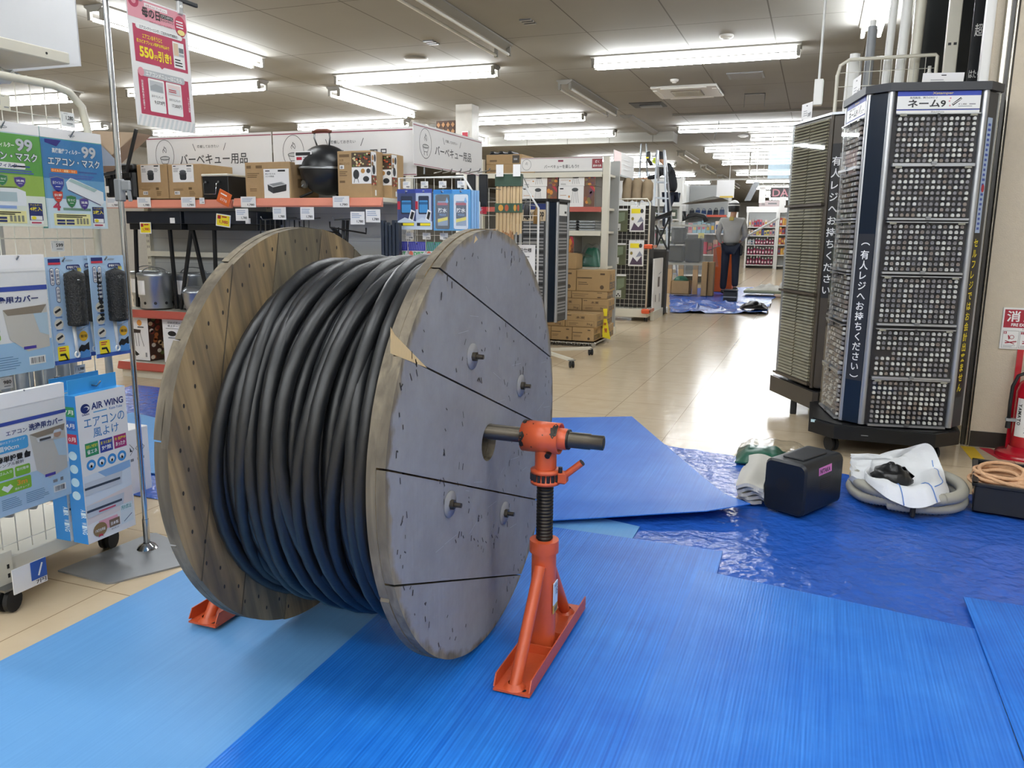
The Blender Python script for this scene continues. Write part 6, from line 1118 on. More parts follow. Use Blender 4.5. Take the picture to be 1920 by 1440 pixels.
for i in range(3):
    x = -2.72+i*.135; t = thing('glove_pack', ('purple topped pack with green print, leftmost above the reel cable', 'purple topped pack with green print, middle one above the reel cable', 'green topped pack half hidden by the grey flange')[i], 'pack', (x+.06, 4.9, .9), 0, 'purple topped packs'); b = B(); b.box((x, 4.9, .88), (x+.128, 4.908, 1.11), ink('D8D2D0')); g = G(b, (x, 4.8995, .88), XA, ZA); g.r(0, .17, .128, .06, ink('33358E') if i < 2 else ink('2F7A56'), 1)
    for k in range(9): g.ln(.006+k*.013, .175, .014+k*.013, .225, .003, ink('8C8FD0'), 2)
    g.e(.02, .15, .016, .018, ink('D8705A'), 2); g.t('DIRT', .04, .135, .075, .028, ink('3FA35A'), 2, .04); g.p([(.01, .06), (.06, .12), (.12, .08), (.1, .02), (.03, .02)], ink('C98A86'), 2); ob('card', b, t)
TG = ['first', 'second', 'third', 'fourth']
for i in range(4): rtag(-2.665+i*.135, 1.465, .055, .045, 'small white price tag above the phone pouches, %s from the left' % TG[i], 4.985, big='980')
for i in range(3): rtag(-2.65+i*.13, 1.125, .06, .045, 'small white price tag below the phone pouches, %s from the left' % TG[i], 4.985, big='598')
t = thing('wire_hooks', 'bunch of long steel display hooks sticking out under the sideways banner', 'hooks', (-2.4, 5.3, 1.55))
for i in range(6): b = B(); b.tube([(-2.68+i*.07, 5.5, 1.6), (-2.45+i*.07, 5.15, 1.585), (-2.44+i*.07, 5.14, 1.6)], .004, 'steel', 5); ob('hook', b, t)
for i in range(3): single('black_pouch', 'black accessory pack hanging high behind the phone pouches, %s of three' % TG[i], 'pack', lambda b: b.box((-2.4+i*.09, 5.25, 1.35), (-2.335+i*.09, 5.27, 1.57), 'black_plastic', .006), 'black accessory packs')
mr2 = mesh_panel('mesh_rack', 'white wire mesh rack with bundles of wooden skewers left of the slim display', 'rack', 6.2, -2.6, -2.1, .0, 1.53, (.11, .16), 7, 13)
single('header_card', 'white printed card with dark letters low on the skewer mesh rack', 'card', lambda b: [b.box((-2.32, 6.19, .72), (-2.12, 6.194, 1.08), 'white_paper'), G(b, (-2.32, 6.1895, .72), XA, ZA).t('平日仕様', .03, .3, .14, .035, BLK, 1).lines(.04, .26, .12, 4, .025, .01, GRY)])
for k, (x, z0, z1, lab) in enumerate(((-2.38, 1.16, 1.56, 'thick bundle of pale wooden skewers with a green band on the mesh rack'), (-2.24, 1.16, 1.56, 'thin bundle of pale wooden skewers beside the thick bundle'), (-2.4, 1.0, 1.2, 'bundle of brown wooden sticks hanging lowest on the mesh rack'))):
    t = thing('skewer_bundle', lab, 'skewers', (x+.05, 6.0, z0), 0, 'wooden skewer bundles'); b = B(); n = (9, 5, 11)[k]
    for i in range(n): b.box((x+i*.0155, 5.98-.012*(i % 2), z0+.01*(i % 3)), (x+i*.0155+.011, 6.0-.012*(i % 2), z1-.008*(i % 4)), mat('skewer', 'D6BC92', .6) if k < 2 else mat('skewer_b', 'B5875E', .6))
    ob('sticks', b, t)
    if k < 2:
        b = B(); w = n*.0155; b.box((x, 5.96, z1-.03), (x+w, 6.004, z1+.06), ink('2F4A3A')); b.tube([(x+.03, 6.2, z1+.04), (x+.03, 5.955, z1+.045)], .003, 'steel', 5); ob('top_wrap', b, t); b = B(); b.box((x-.002, 5.963, z0+.17), (x+w, 6.003, z0+.24), ink('3E5A48')); g = G(b, (x, 5.9625, z0+.17), XA, ZA); g.e(w*.35, .035, w*.15, .025, ink('D8A24A'), 1); g.e(w*.7, .035, w*.12, .025, ink('B35A3A'), 1); ob('band', b, t); b = B(); b.tube([(x+.05, 6.2, 1.53), (x+.05, 6.05, 1.625), (x+.05, 5.93, 1.625)], .003, 'steel', 5); b.box((x+.02, 5.93, 1.6), (x+.08, 5.932, 1.69), 'white_paper'); ob('price_card', b, t)
t = thing('spray_can', 'red labelled spray can hanging beside the phone pouch rack', 'can', (-2.33, 5.6, 1.3)); b = B(); b.cyl((-2.335, 5.6, 1.31), (-2.335, 5.6, 1.47), .032, ink('B8283E'), n=20); b.cyl((-2.35, 5.575, 1.33), (-2.35, 5.575, 1.46), .02, ink('8FB8D8'), n=12); ob('can', b, t)
b = B(); b.lathe([(.032, 0), (.02, .02), (.012, .03), (.012, .05), (0, .05)], (-2.335, 5.6, 1.47), 'white_plastic', 16); ob('cap', b, t)
b = B(); g = G(b, (-2.365, 5.566, 1.31), XA, ZA)
for i, ch in enumerate('SPRAY'): pass
g.r(.004, .01, .05, .14, ink('C22E44'), 0); g.tv('パーツクリーナー', .03, .145, .018, WHT, 1, .02); ob('label', b, t)
for i in range(4): single('small_bottle', 'small dark hanging bottle behind the spray can', 'bottle', lambda b: b.lathe([(0, 0), (.03, 0), (.03, .1), (.012, .13), (.012, .15), (0, .15)], (-2.52+.09*i, 6.6, 1.3-.05*(i % 2)), (ink('3A3A3E'), ink('8A6A3A'))[i % 2], 14), 'small hanging bottles')
def peg(t, x, y0, y1, z):      # a display peg from a mesh panel out to a hanging pack
    b = B(); b.tube([(x, y0, z), (x, y1-.012, z-.003), (x, y1-.018, z+.01)], .003, 'steel', 5); ob('peg', b, t)
for x in (-2.595, -2.46, -2.33, -2.195): peg(mr1, x, 5.0, 4.9, 1.435)
for x in (-2.656, -2.52, -2.386): peg(mr1, x, 5.0, 4.9, 1.1)
peg(mr2, -2.335, 6.2, 5.6, 1.505); peg(mr2, -2.36, 6.2, 5.98, 1.19); 
for i in range(4): peg(mr2, -2.52+.09*i, 6.2, 6.6, 1.452-.05*(i % 2))
# slim rotating display
K3 = Oct(-2.38, 7.14, .2, .13, math.radians(-4)); t = thing('slim_display', 'slim dark rotating display with silver posts beside the reel flange', 'display', (-2.38, 7.14, 0))
b = B(); slab(b, K3, .37, 1.45, 'panel_dark', -.008); ob('body', b, t); b = B(); slab(b, K3, 1.45, 1.475, 'display_black', .02); ob('top_slab', b, t)
for k in range(8): x, y = K3.pts()[k]; b = B(); b.cyl((x, y, .37), (x, y, 1.45), .016, 'alu', n=8); ob('post', b, t)
c, u, n, L = K3.cham(0); b = B(); g = G(b, c-u*L/2+n*.002, u, ZA); g.r(.01, .38, L-.02, 1.07, 'display_navy', 0); ob('corner_panel', b, t)
for fk in (0, 1):
    o, u, n = K3.face(fk); b = B(); g = G(b, o-u*.12+n*.004, u, ZA, .001); g.r(0, .38, .24, 1.06, 'slab_grey', 0)
    if fk == 0: g.r(0, 1.38, .24, .05, NAVY, 1); g.r(0, 1.28, .24, .1, ink('C9B79A'), 1); g.t('NEW NEPP', .02, 1.29, .2, .07, BLK, 2, .03)
    else: g.r(.02, 1.33, .2, .1, WHT, 1); g.r(.15, 1.35, .05, .02, BLK, 2)
    for i in range(30): g.r(.02, .42+i*.029, .2, .014, ink('8F9092') if i % 5 else BLK, 1)
    ob('print_panel', b, t)
b = B(); b.cyl((-2.38, 7.14, .08), (-2.38, 7.14, .37), .02, 'steel'); 
for a_ in (-.75, .85, 2.4, 4.0): b.bar((-2.38, 7.14, .085), (-2.38+.58*math.cos(a_), 7.14+.56*math.sin(a_), .07), .035, .025, 'cream_metal')
ob('cross_base', b, t)
for a_ in (-.75, .85, 2.4, 4.0): x, y = -2.38+.58*math.cos(a_), 7.14+.56*math.sin(a_); put_castor(t, x, y, .03, .5)
# cream shelf unit behind
t = thing('shelf_unit', 'cream shelf unit with a barbecue header board behind the charcoal boxes', 'shelf unit', (-2.9, 9.0, 0))
for x in (-2.21, -3.7): b = B(); b.box((x-.035, 8.8, 0), (x+.035, 8.87, 2.0), 'cream_metal', .003); b.box((x-.03, 8.87, 0), (x+.03, 9.4, .08), 'cream_metal'); ob('upright', b, t)
b = B(); b.box((-3.7, 9.4, .05), (-2.2, 9.43, 2.0), 'panel_grey'); ob('back_panel', b, t)
for z, m in ((1.835, 'cream_metal'), (1.46, 'salmon_dark'), (1.2, 'cream_metal'), (.8, 'cream_metal'), (.12, 'cream_metal')):
    b = B(); b.box((-3.7, 8.8, z-.025), (-2.245, 9.4, z), 'cream_metal'); b.box((-3.68, 8.785, z-.05), (-2.25, 8.8, z+.004), m); ob('shelf', b, t)
b = B(); b.box((-3.19, 8.77, 1.85), (-2.245, 8.775, 2.0), 'white_paper'); g = G(b, (-3.19, 8.769, 1.85), XA, ZA, .0015); g.ring(.07, .075, .055, .06, .004, GRY, 1); flame(g, .07, .07, .03, DK); g.r(0, .14, .945, .005, MRN, 1); g.t('バーベキューを楽しもう!!', .28, .03, .4, .04, DK, 1, .01); g.r(.44, .1, .06, .02, MRN, 1); g.r(.83, .025, .115, .1, ink('8E2E38'), 1); g.t('焼く', .865, .08, .045, .03, WHT, 2, .02); g.t('基本の具', .84, .04, .095, .025, WHT, 2, .02); ob('header_board', b, t)
def stove(x0, x1, z0, z1, lab, nw):
    def pt(g, w, h):
        g.r(0, 0, w*.7, h, 'white_paper', 1); g.r(w*.04, h*.85, w*.1, h*.06, BLK, 2); g.e(w*.46, h*.83, w*.09, h*.09, ink('3A3C3E'), 2)
        for a, c_ in ((.4, .37), (.44, .43), (.48, .5), (.52, .56)): g.ln(w*a, h*.8, w*c_, h*.2, w*.01, GRY, 2)
        g.e(w*.3, h*.5, w*.025, h*.06, ink('C98A4A'), 2); g.lines(w*.05, h*.55, w*.2, 1, 1, h*.03, ink('C9A48A')); g.lines(w*.05, h*.2, w*.15, 2, h*.08, h*.03, BLK)
        g.r(w*.7, 0, w*.3, h, ink('6A4636'), 1); rn = random.Random(nw); [g.e(w*rn.uniform(.73, .97), h*rn.uniform(.1, .9), w*.05, h*.12, ink(rn.choice(('C9822E', '8A4A2A', '5E3A4A', '7A6A3A'))), 2+i % 3, 8) for i in range(9)]
        g.p([(w*.85, h), (w*.95, h), (w, h*.8), (w, h*.7)], RED, 6)
    carton(lab, x0, x1, 8.82, 9.15, z0, z1, pt, lambda g, w, h: g.r(0, 0, w, h, ink('77726E'), 1), 'stove_carton', 'box', 'white_paper')
stove(-3.19, -2.77, 1.462, 1.69, 'white stove carton, lower left of the four under the header board', 1); stove(-2.755, -2.335, 1.462, 1.69, 'white stove carton, lower right of the four under the header board', 2); stove(-3.18, -2.765, 1.692, 1.803, 'white stove carton, upper left of the four under the header board', 3); stove(-2.75, -2.33, 1.692, 1.803, 'white stove carton, upper right of the four under the header board', 4)
for i in range(2): carton(('flat brown carton on the shelf top, lower of the two stacked', 'flat brown carton on the shelf top, upper of the two stacked')[i], -3.655, -3.2-.02*i, 8.88, 9.3, 1.837+i*.11, 1.945+i*.11, lambda g, w, h: [g.r(w*.74, h*.1, w*.2, h*.8, ink('3F362C'), 1), g.r(w*.78, h*.4, w*.1, h*.2, GRY, 2), g.r(w*.1, h*.25, w*.2, h*.2, BRN, 1)])
t = thing('black_carrier', 'black moulded carrier lying on the stacked flat cartons', 'carrier', (-3.5, 9.05, 2.056)); b = B(); b.box((-3.65, 8.95, 2.057), (-3.35, 9.2, 2.075), 'bbq_black', .005); [b.box((-3.64+i*.11, 8.95, 2.075), (-3.59+i*.11, 9.2, 2.1), 'bbq_black', .008) for i in range(3)]; ob('shell', b, t)
for i in range(3): single('foil_tray', 'stack of shiny foil trays on the shelf, %s from the left' % TG[i], 'tray', lambda b: [b.box((-2.95+i*.22, 8.83, 1.202+k*.03), (-2.76+i*.22, 9.1, 1.225+k*.03), 'galv', .006) for k in range(4)]+[b.box((-2.955+i*.22, 8.825, 1.22+k*.03), (-2.755+i*.22, 9.105, 1.225+k*.03), 'chrome') for k in range(4)], 'foil tray stacks')
stove(-2.9, -2.56, .806, 1.14, 'tall white carton with food photo edge on the middle shelf', 5)
single('film_goods', 'goods under clear plastic film on the middle shelf by the upright', 'goods', lambda b: b.grid(lambda u, v: (-2.52+.25*u, 8.92+.25*v, .805+.2*min(1, 5*u*(1-u))*min(1, 5*v*(1-v))*(1+.25*NZ.noise(V((u*5, v*5, 4))))), 16, 14, 'green_tarp', 0).grid(lambda u, v: (-2.54+.28*u, 8.9+.3*v, .812+.24*min(1, 5*u*(1-u))*min(1, 5*v*(1-v))*(1+.2*NZ.noise(V((u*5, v*5, 4))))), 16, 14, 'clear_film'))
# charcoal boxes
mat('kraft', 'A88B62', .8, var=.08)
cn = [0]
def coal(x0, x1, y0, y1, z0, z1, big, lab):
    t = thing('charcoal_box', lab, 'box', ((x0+x1)/2, (y0+y1)/2, z0), 0, 'cardboard charcoal boxes'); b = B(); b.box((x0, y0, z0), (x1, y1, z1), 'kraft', .004); b.box((x0+.004, (y0+y1)/2-.02, z1-.001), (x1-.004, (y0+y1)/2+.02, z1+.0008), ink('B89E74')); ob('carton', b, t)
    b = B(); w, h = x1-x0, z1-z0; g = G(b, (x0, y0-.0006, z0), XA, ZA, .001); DB = ink('55432E')
    if big: g.t('木炭', w*.33, h*.6, w*.3, h*.22, DB, 1, .02); g.r(w*.06, h*.06, w*.86, h*.42, DB, 1); g.r(w*.065, h*.075, w*.85, h*.39, 'kraft', 2); g.t('3kg', w*.68, h*.12, w*.2, h*.22, DB, 3, .01); g.lines(w*.12, h*.28, w*.3, 2, h*.1, h*.03, DB, 3); g.r(w*.05, h*.83, w*.14, h*.06, DB, 1)
    else: g.r(w*.02, h*.6, w*.45, h*.05, DB, 1); g.e(w*.78, h*.2, w*.06, h*.1, DB, 1); g.r(w*.72, h*.78, w*.14, h*.08, DB, 1); g.lines(w*.06, h*.4, w*.35, 2, h*.09, h*.03, DB, 1)
    g = G(b, (x1+.0006, y0, z0), YA, ZA, .001); d = y1-y0; g.t('1E', d*.2, h*.55, d*.35, h*.25, DB, 1, .02); g.r(d*.08, h*.1, d*.8, h*.35, DB, 1); g.lines(d*.15, h*.3, d*.5, 2, h*.1, h*.04, 'kraft', 2); ob('print', b, t)
W_ = ('first', 'second', 'third', 'fourth', 'fifth')
for i in range(4): coal(-2.115-.235*(i+1), -2.12-.235*i, 8.12, 8.42, .055, .2, False, 'charcoal box in the bottom row of the front stack, %s from the aisle' % W_[i])
for i in range(2): coal(-2.085-.345*(i+1), -2.09-.345*i, 8.12, 8.42, .202, .345, True, 'charcoal box lettered 3kg in the second row of the front stack, %s from the aisle' % W_[i])
zz = (.055, .2, .345, .48, .56, .79)
for r in range(5):
    for i in range(2):
        z0, z1 = zz[r], zz[r+1]-.003; wd = (.24, .24, .3, .4, .37)[r]; coal(-2.04-.02*(r % 2)-wd*(i+1), -2.045-.02*(r % 2)-wd*i, 8.44, 8.62, z0, z1, r == 2, 'charcoal box in the rear stack, level %s from the floor, %s' % (W_[r], ('next to the aisle', 'farther from the aisle')[i]))
    coal(-2.06-.02*(r % 2)-.2, -2.06-.02*(r % 2), 8.625, 8.765, zz[r], zz[r+1]-.003, False, 'charcoal box at the very back of the stack, level %s from the floor' % W_[r])
t = thing('wrapped_carton', 'brown carton under clear film on top of the charcoal boxes', 'box', (-2.55, 8.5, .79)); b = B(); b.box((-2.75, 8.45, .792), (-2.42, 8.7, .96), 'kraft', .004); ob('carton', b, t); b = B(); b.grid(lambda u, v: (-2.77+.47*u, 8.43+.3*v, .97+.01*NZ.noise(V((u*6, v*6, 7)))-.12*max(0, u-.75)*4*.4), 12, 8, 'clear_film'); ob('film', b, t)
b = B(); b.box((-3.1, 8.1, .03), (-2.1, 8.78, .045), 'chrome')
for i in range(16): b.tube([(-3.05+i*.06, 8.1, .0), (-3.02+i*.06, 8.1, .045), (-2.99+i*.06, 8.1, 0)], .004, 'chrome', 5)
b.box((-2.13, 8.09, .0), (-2.09, 8.12, .05), 'chrome', .004); ob('wire_tray', b, None, 'low chrome wire tray under the charcoal boxes', 'tray')
t = thing('price_flag', 'yellow hanging price flag on the charcoal boxes', 'price tag', (-2.04, 8.4, .06)); b = B(); b.box((-2.1, 8.425, .3), (-2.055, 8.428, .38), YEL); b.hull([(-2.1, 8.427, .07), (-2.01, 8.427, .05), (-2.055, 8.429, .27), (-2.1, 8.429, .27), (-2.1, 8.43, .07), (-2.01, 8.43, .05)], YEL); g = G(b, (-2.1, 8.4245, .05), XA, ZA); g.t('価格', .015, .15, .03, .03, RED, 1, .02); g.t('98', .02, .07, .03, .05, RED, 1, .03); ob('card', b, t)
# mesh rack with outdoor bags
t = mr3 = mesh_panel('mesh_rack', 'cream wire mesh rack hung with green packs and topped by beige bags', 'rack', 10.8, -2.76, -2.1, .1, 1.63, (.04, .06), 11, 22, .012, True, .0025)
b = B(); b.box((-2.77, 10.78, .06), (-2.08, 11.3, .17), 'cream_metal', .003); ob('base', b, t)
for x, y in ((-2.1, 10.83), (-2.7, 10.83)): put_castor(t, x, y, .026)
b = B(); b.box((-2.78, 11.0, .18), (-2.12, 11.3, 1.55), mat('dim_goods', '2E2C2A', .7, var=.4, sc=9)); ob('inner_stock', b, t)
mat('olive', '5E6248', .7, var=.15); mat('beige_cloth', '8E7D66', .85, var=.12, bump=.3, bsc=30)
def gpack(x, z0, h, w, lab, Y=10.68):
    t = thing('outdoor_pack', lab, 'pack', (x+w/2, Y, z0), 0, 'green outdoor packs'); b = B(); b.box((x, Y, z0), (x+w, Y+.02, z0+h), 'olive', .005); g = G(b, (x, Y-.001, z0), XA, ZA, .002); g.r(0, h*.92, w, h*.08, 'white_paper', 1); g.r(w*.04, h*.02, w*.36, h*.22, 'white_paper', 1); g.r(w*.45, h*.05, w*.3, h*.3, ink('D8D8D4'), 1); [g.e(w*(.5+.08*k), h*(.12+.07*(k % 2)), w*.04, h*.04, BLK, 2, 8) for k in range(3)]; g.p([(w*.4, h*.3), (w*.9, h*.5), (w*.9, h*.85), (w*.5, h*.8)], ink('7E8A70'), 1); ob('card', b, t); b = B(); b.grid(lambda u, v: (x+w*u, Y-.01-.012*math.sin(PI*u)*math.sin(PI*v), z0+h*.93*v+.004*NZ.noise(V((u*8, v*8, x)))), 10, 10, 'clear_film'); ob('clear_wrap', b, t)
gpack(-2.73, 1.2, .3, .36, 'green film wrapped pack, topmost on the cream mesh rack'); gpack(-2.73, .76, .29, .35, 'green film wrapped pack, second down on the cream mesh rack'); gpack(-2.6, .31, .33, .24, 'green film wrapped pack, lowest on the cream mesh rack')
def glove(x, z0, lab):
    t = thing('work_glove_pack', lab, 'pack', (x, 10.68, z0), 0, 'white and yellow packs'); b = B(); b.box((x, 10.68, z0), (x+.2, 10.7, z0+.34), 'white_paper', .004); g = G(b, (x, 10.679, z0), XA, ZA, .002); g.r(.02, .24, .12, .06, YEL, 1); g.e(.16, .27, .022, .028, ink('3A3A3C'), 1); g.e(.04, .17, .018, .022, ink('8A7A3A'), 1); g.p([(.02, .02), (.06, .12), (.12, .06), (.18, .14), (.19, .02)], ink('4E3E52'), 1); g.p([(.1, .12), (.15, .2), (.19, .14)], ink('8C90A0'), 1); ob('card', b, t)
glove(-2.34, 1.2, 'white pack with yellow heading, upper one on the cream mesh rack'); glove(-2.34, .75, 'white pack with yellow heading, lower one on the cream mesh rack')
for x, z in ((-2.55, 1.49), (-2.55, 1.04), (-2.48, .63), (-2.24, 1.53), (-2.24, 1.08)): peg(mr3, x, 10.8, 10.68, z)
for i, (x, h) in enumerate(((-2.64, .3), (-2.44, .31), (-2.31, .31), (-2.17, .29))):
    def bag(b, x=x, h=h): b.grid(lambda u, v: (x+.072*math.cos(2*PI*u)*min(1, 3*math.sin(PI*min(v, .5)*1.0)+.4)*(1 if v < .85 else 1-(v-.85)*4)*(1+.12*NZ.noise(V((u*4, v*4, x)))), 10.95+.1*math.sin(2*PI*u), 1.6+h*v), 16, 12, 'beige_cloth'); b.add([(x-.04, 10.9, 1.6+h*.97), (x+.04, 10.9, 1.6+h*.97), (x+.04, 11, 1.6+h*.97), (x-.04, 11, 1.6+h*.97)], [(0, 1, 2, 3)], 'beige_cloth')
    t = thing('cloth_bag', 'beige cloth bag on top of the cream mesh rack, %s from the left' % W_[i], 'bag', (x, 10.95, 1.6), 0, 'beige bags'); b = B(); bag(b); ob('body', b, t)
    if i == 0: b = B(); b.tube([(x-.06, 10.84, 1.62), (x-.05, 10.82, 1.72), (x+.0, 10.82, 1.76), (x+.03, 10.84, 1.75)], .014, 'black_plastic', 8); ob('handle', b, t)
single('hanging_poster', 'pale pink and white poster board standing out over the beige bags', 'poster', lambda b: [b.box((-2.474, 10.2, 1.93), (-2.466, 11.4, 2.21), 'white_paper'), G(b, (-2.4655, 10.2, 1.93), YA, ZA, .002).r(0, 0, .4, .28, ink('E9C9C6'), 1).lines(.55, .2, .5, 3, .06, .02, ink('D9DADA')), b.box((-2.75, 10.15, 1.905), (-2.44, 11.4, 1.925), 'grey_plastic')])
t = thing('side_board', 'white printed side board with two orange clamps right of the cream mesh rack', 'board', (-2.1, 11.3, .0)); b = B(); b.box((-2.075, 11.05, .12), (-2.055, 11.72, .84), 'white_paper'); g = G(b, (-2.0535, 11.05, .12), YA, ZA, .002); [g.r(*q, ink('6A5F58'), 1) for q in ((.3, .32, .14, .14), (.14, .12, .05, .1), (.45, .1, .04, .12))]; g.ln(.35, .5, .55, .52, .01, GRY); ob('panel', b, t)
for z in (.98, .12):
    b = B(); b.box((-2.14, 10.68, z), (-2.03, 10.772, z+.06), ink('D9592E'), .012); b.box((-2.05, 10.7, z+.01), (-2.03, 11.04, z+.05), mat('clamp_pale', 'C98A74', .5)); ob('clamp', b, t, 'orange plastic clamp')
b = B(); b.box((-2.075, 11.0, .0), (-2.03, 11.74, .12), 'cream_metal'); ob('foot', b, t)
t = thing('folding_chair', 'black folding camp chair legs beyond the cream mesh rack', 'chair', (-2.05, 11.9, .9))
for p, q in (((-2.22, 11.9, 1.3), (-2.03, 11.9, .95)), ((-2.03, 11.9, 1.4), (-2.2, 11.9, .98)), ((-2.2, 11.92, 1.25), (-2.2, 11.92, .98)), ((-2.02, 11.92, 1.42), (-2.02, 11.92, .95))): b = B(); b.cyl(p, q, .014, 'black_metal', n=8); ob('leg', b, t)
b = B(); b.hull([(-2.26, 11.85, 1.38), (-2.0, 11.85, 1.42), (-2.26, 12, 1.36), (-2.0, 12, 1.52), (-2.0, 11.85, 1.44), (-2.26, 11.85, 1.4)], 'black_plastic'); ob('seat', b, t)
single('stock_heap', 'dark stock standing under the folding chair behind the side board', 'stock', lambda b: b.box((-2.5, 11.75, 0), (-2.02, 11.98, .955), 'dim_goods', .03))
single('paper_roll', 'short roll of white film lying on the floor by the orange clamp', 'roll', lambda b: b.cyl((-2.24, 12.08, .05), (-2.02, 12.08, .05), .05, 'white_paper', n=16))
# ================================================================ FAR END OF THE AISLE AND THE TWO WORKERS
tarp('blue_tarp', 'crumpled blue tarp on the floor where the worker in grey stands', [(-2.0, 12.15), (-.62, 12.6), (-.75, 19.5), (-2.9, 17.5)], .012, .1, 1.8, 4, 110, .06, fade=(14.2, 14.6))
def skin(name, P, E, m, par, sub=2, extra=None, label=None):
    me = bpy.data.meshes.new('s'); me.from_pydata([p[:3] for p in P], E, []); o = bpy.data.objects.new('s', me); COL.objects.link(o)
    md = o.modifiers.new('k', 'SKIN'); md.use_smooth_shade = True
    for i, v in enumerate(me.skin_vertices[0].data): r = P[i][3]; v.radius = (r, P[i][4] if len(P[i]) > 4 else r); v.use_root = i == 0
    sb = o.modifiers.new('d', 'SUBSURF'); sb.levels = sub; sb.render_levels = sub
    dg = bpy.context.evaluated_depsgraph_get(); dg.update(); ev = o.evaluated_get(dg); q = ev.to_mesh(); b = B()
    b.add([v.co.copy() for v in q.vertices], [tuple(f.vertices) for f in q.polygons], m, True); ev.to_mesh_clear(); bpy.data.objects.remove(o)
    if extra: extra(b)
    return ob(name, b, par, label)
mat('skin_tone', 'B58A6E', .55, var=.06); mat('shirt_grey', 'A9A9A6', .8, var=.08, bump=.3, bsc=14); mat('navy_cloth', '1C2436', .8, var=.15, bump=.3, bsc=14); mat('dark_cloth', '15171D', .8, var=.2, bump=.3, bsc=14); mat('shoe', '2A2725', .6); mat('hair_black', '14110F', .6, var=.2)
def hand(P, E, wi, w, d, s):      # palm, four fingers and a thumb growing from joint wi; d: pointing direction, s: sideways
    w, d, s = V(w), V(d).normalized(), V(s).normalized(); dn = d.cross(s)
    P.append((*(w+d*.05), .024, .016)); k = len(P)-1; E.append((wi, k)); P.append((*(w+d*.085), .03, .014)); p = len(P)-1; E.append((k, p))
    for i, (a, L) in enumerate(((-.03, .055), (-.01, .07), (.01, .066), (.03, .05))):
        q = w+d*.1+s*a; P.append((*q, .0095)); P.append((*(q+d*L*.55+dn*.012), .0088)); P.append((*(q+d*L*.85+dn*.035), .0078)); n = len(P); E += [(p, n-3), (n-3, n-2), (n-2, n-1)]
    q = w+d*.055-s*.04; P.append((*q, .011)); P.append((*(q+d*.035-s*.012+dn*.015), .0095)); n = len(P); E += [(k, n-2), (n-2, n-1)]
def head(b, c, f, sk='skin_tone'):     # ears, nose, mouth and eyes for a head centred at c facing f
    c, f = V(c), V(f).normalized(); s = f.cross(V((0, 0, 1))).normalized()
    for q in (-1, 1): b.ball(c+s*q*.082+V((0, 0, -.01)), .026, sk, 8, (.5, 1, 1.2)); b.ball(c+f*.083+s*q*.033+V((0, 0, .008)), .013, 'white_plastic', 8); b.ball(c+f*.093+s*q*.033+V((0, 0, .008)), .007, 'hair_black', 8)
    b.hull([c+f*.085+V((0, 0, .01)), c+f*.088+s*.016+V((0, 0, -.03)), c+f*.088-s*.016+V((0, 0, -.03)), c+f*.118+V((0, 0, -.028)), c+f*.08+V((0, 0, -.045))], sk, True); b.ball(c+f*.082+V((0, 0, -.062)), .02, mat('lip', '8A5548', .5), 8, (1, 1, .35))
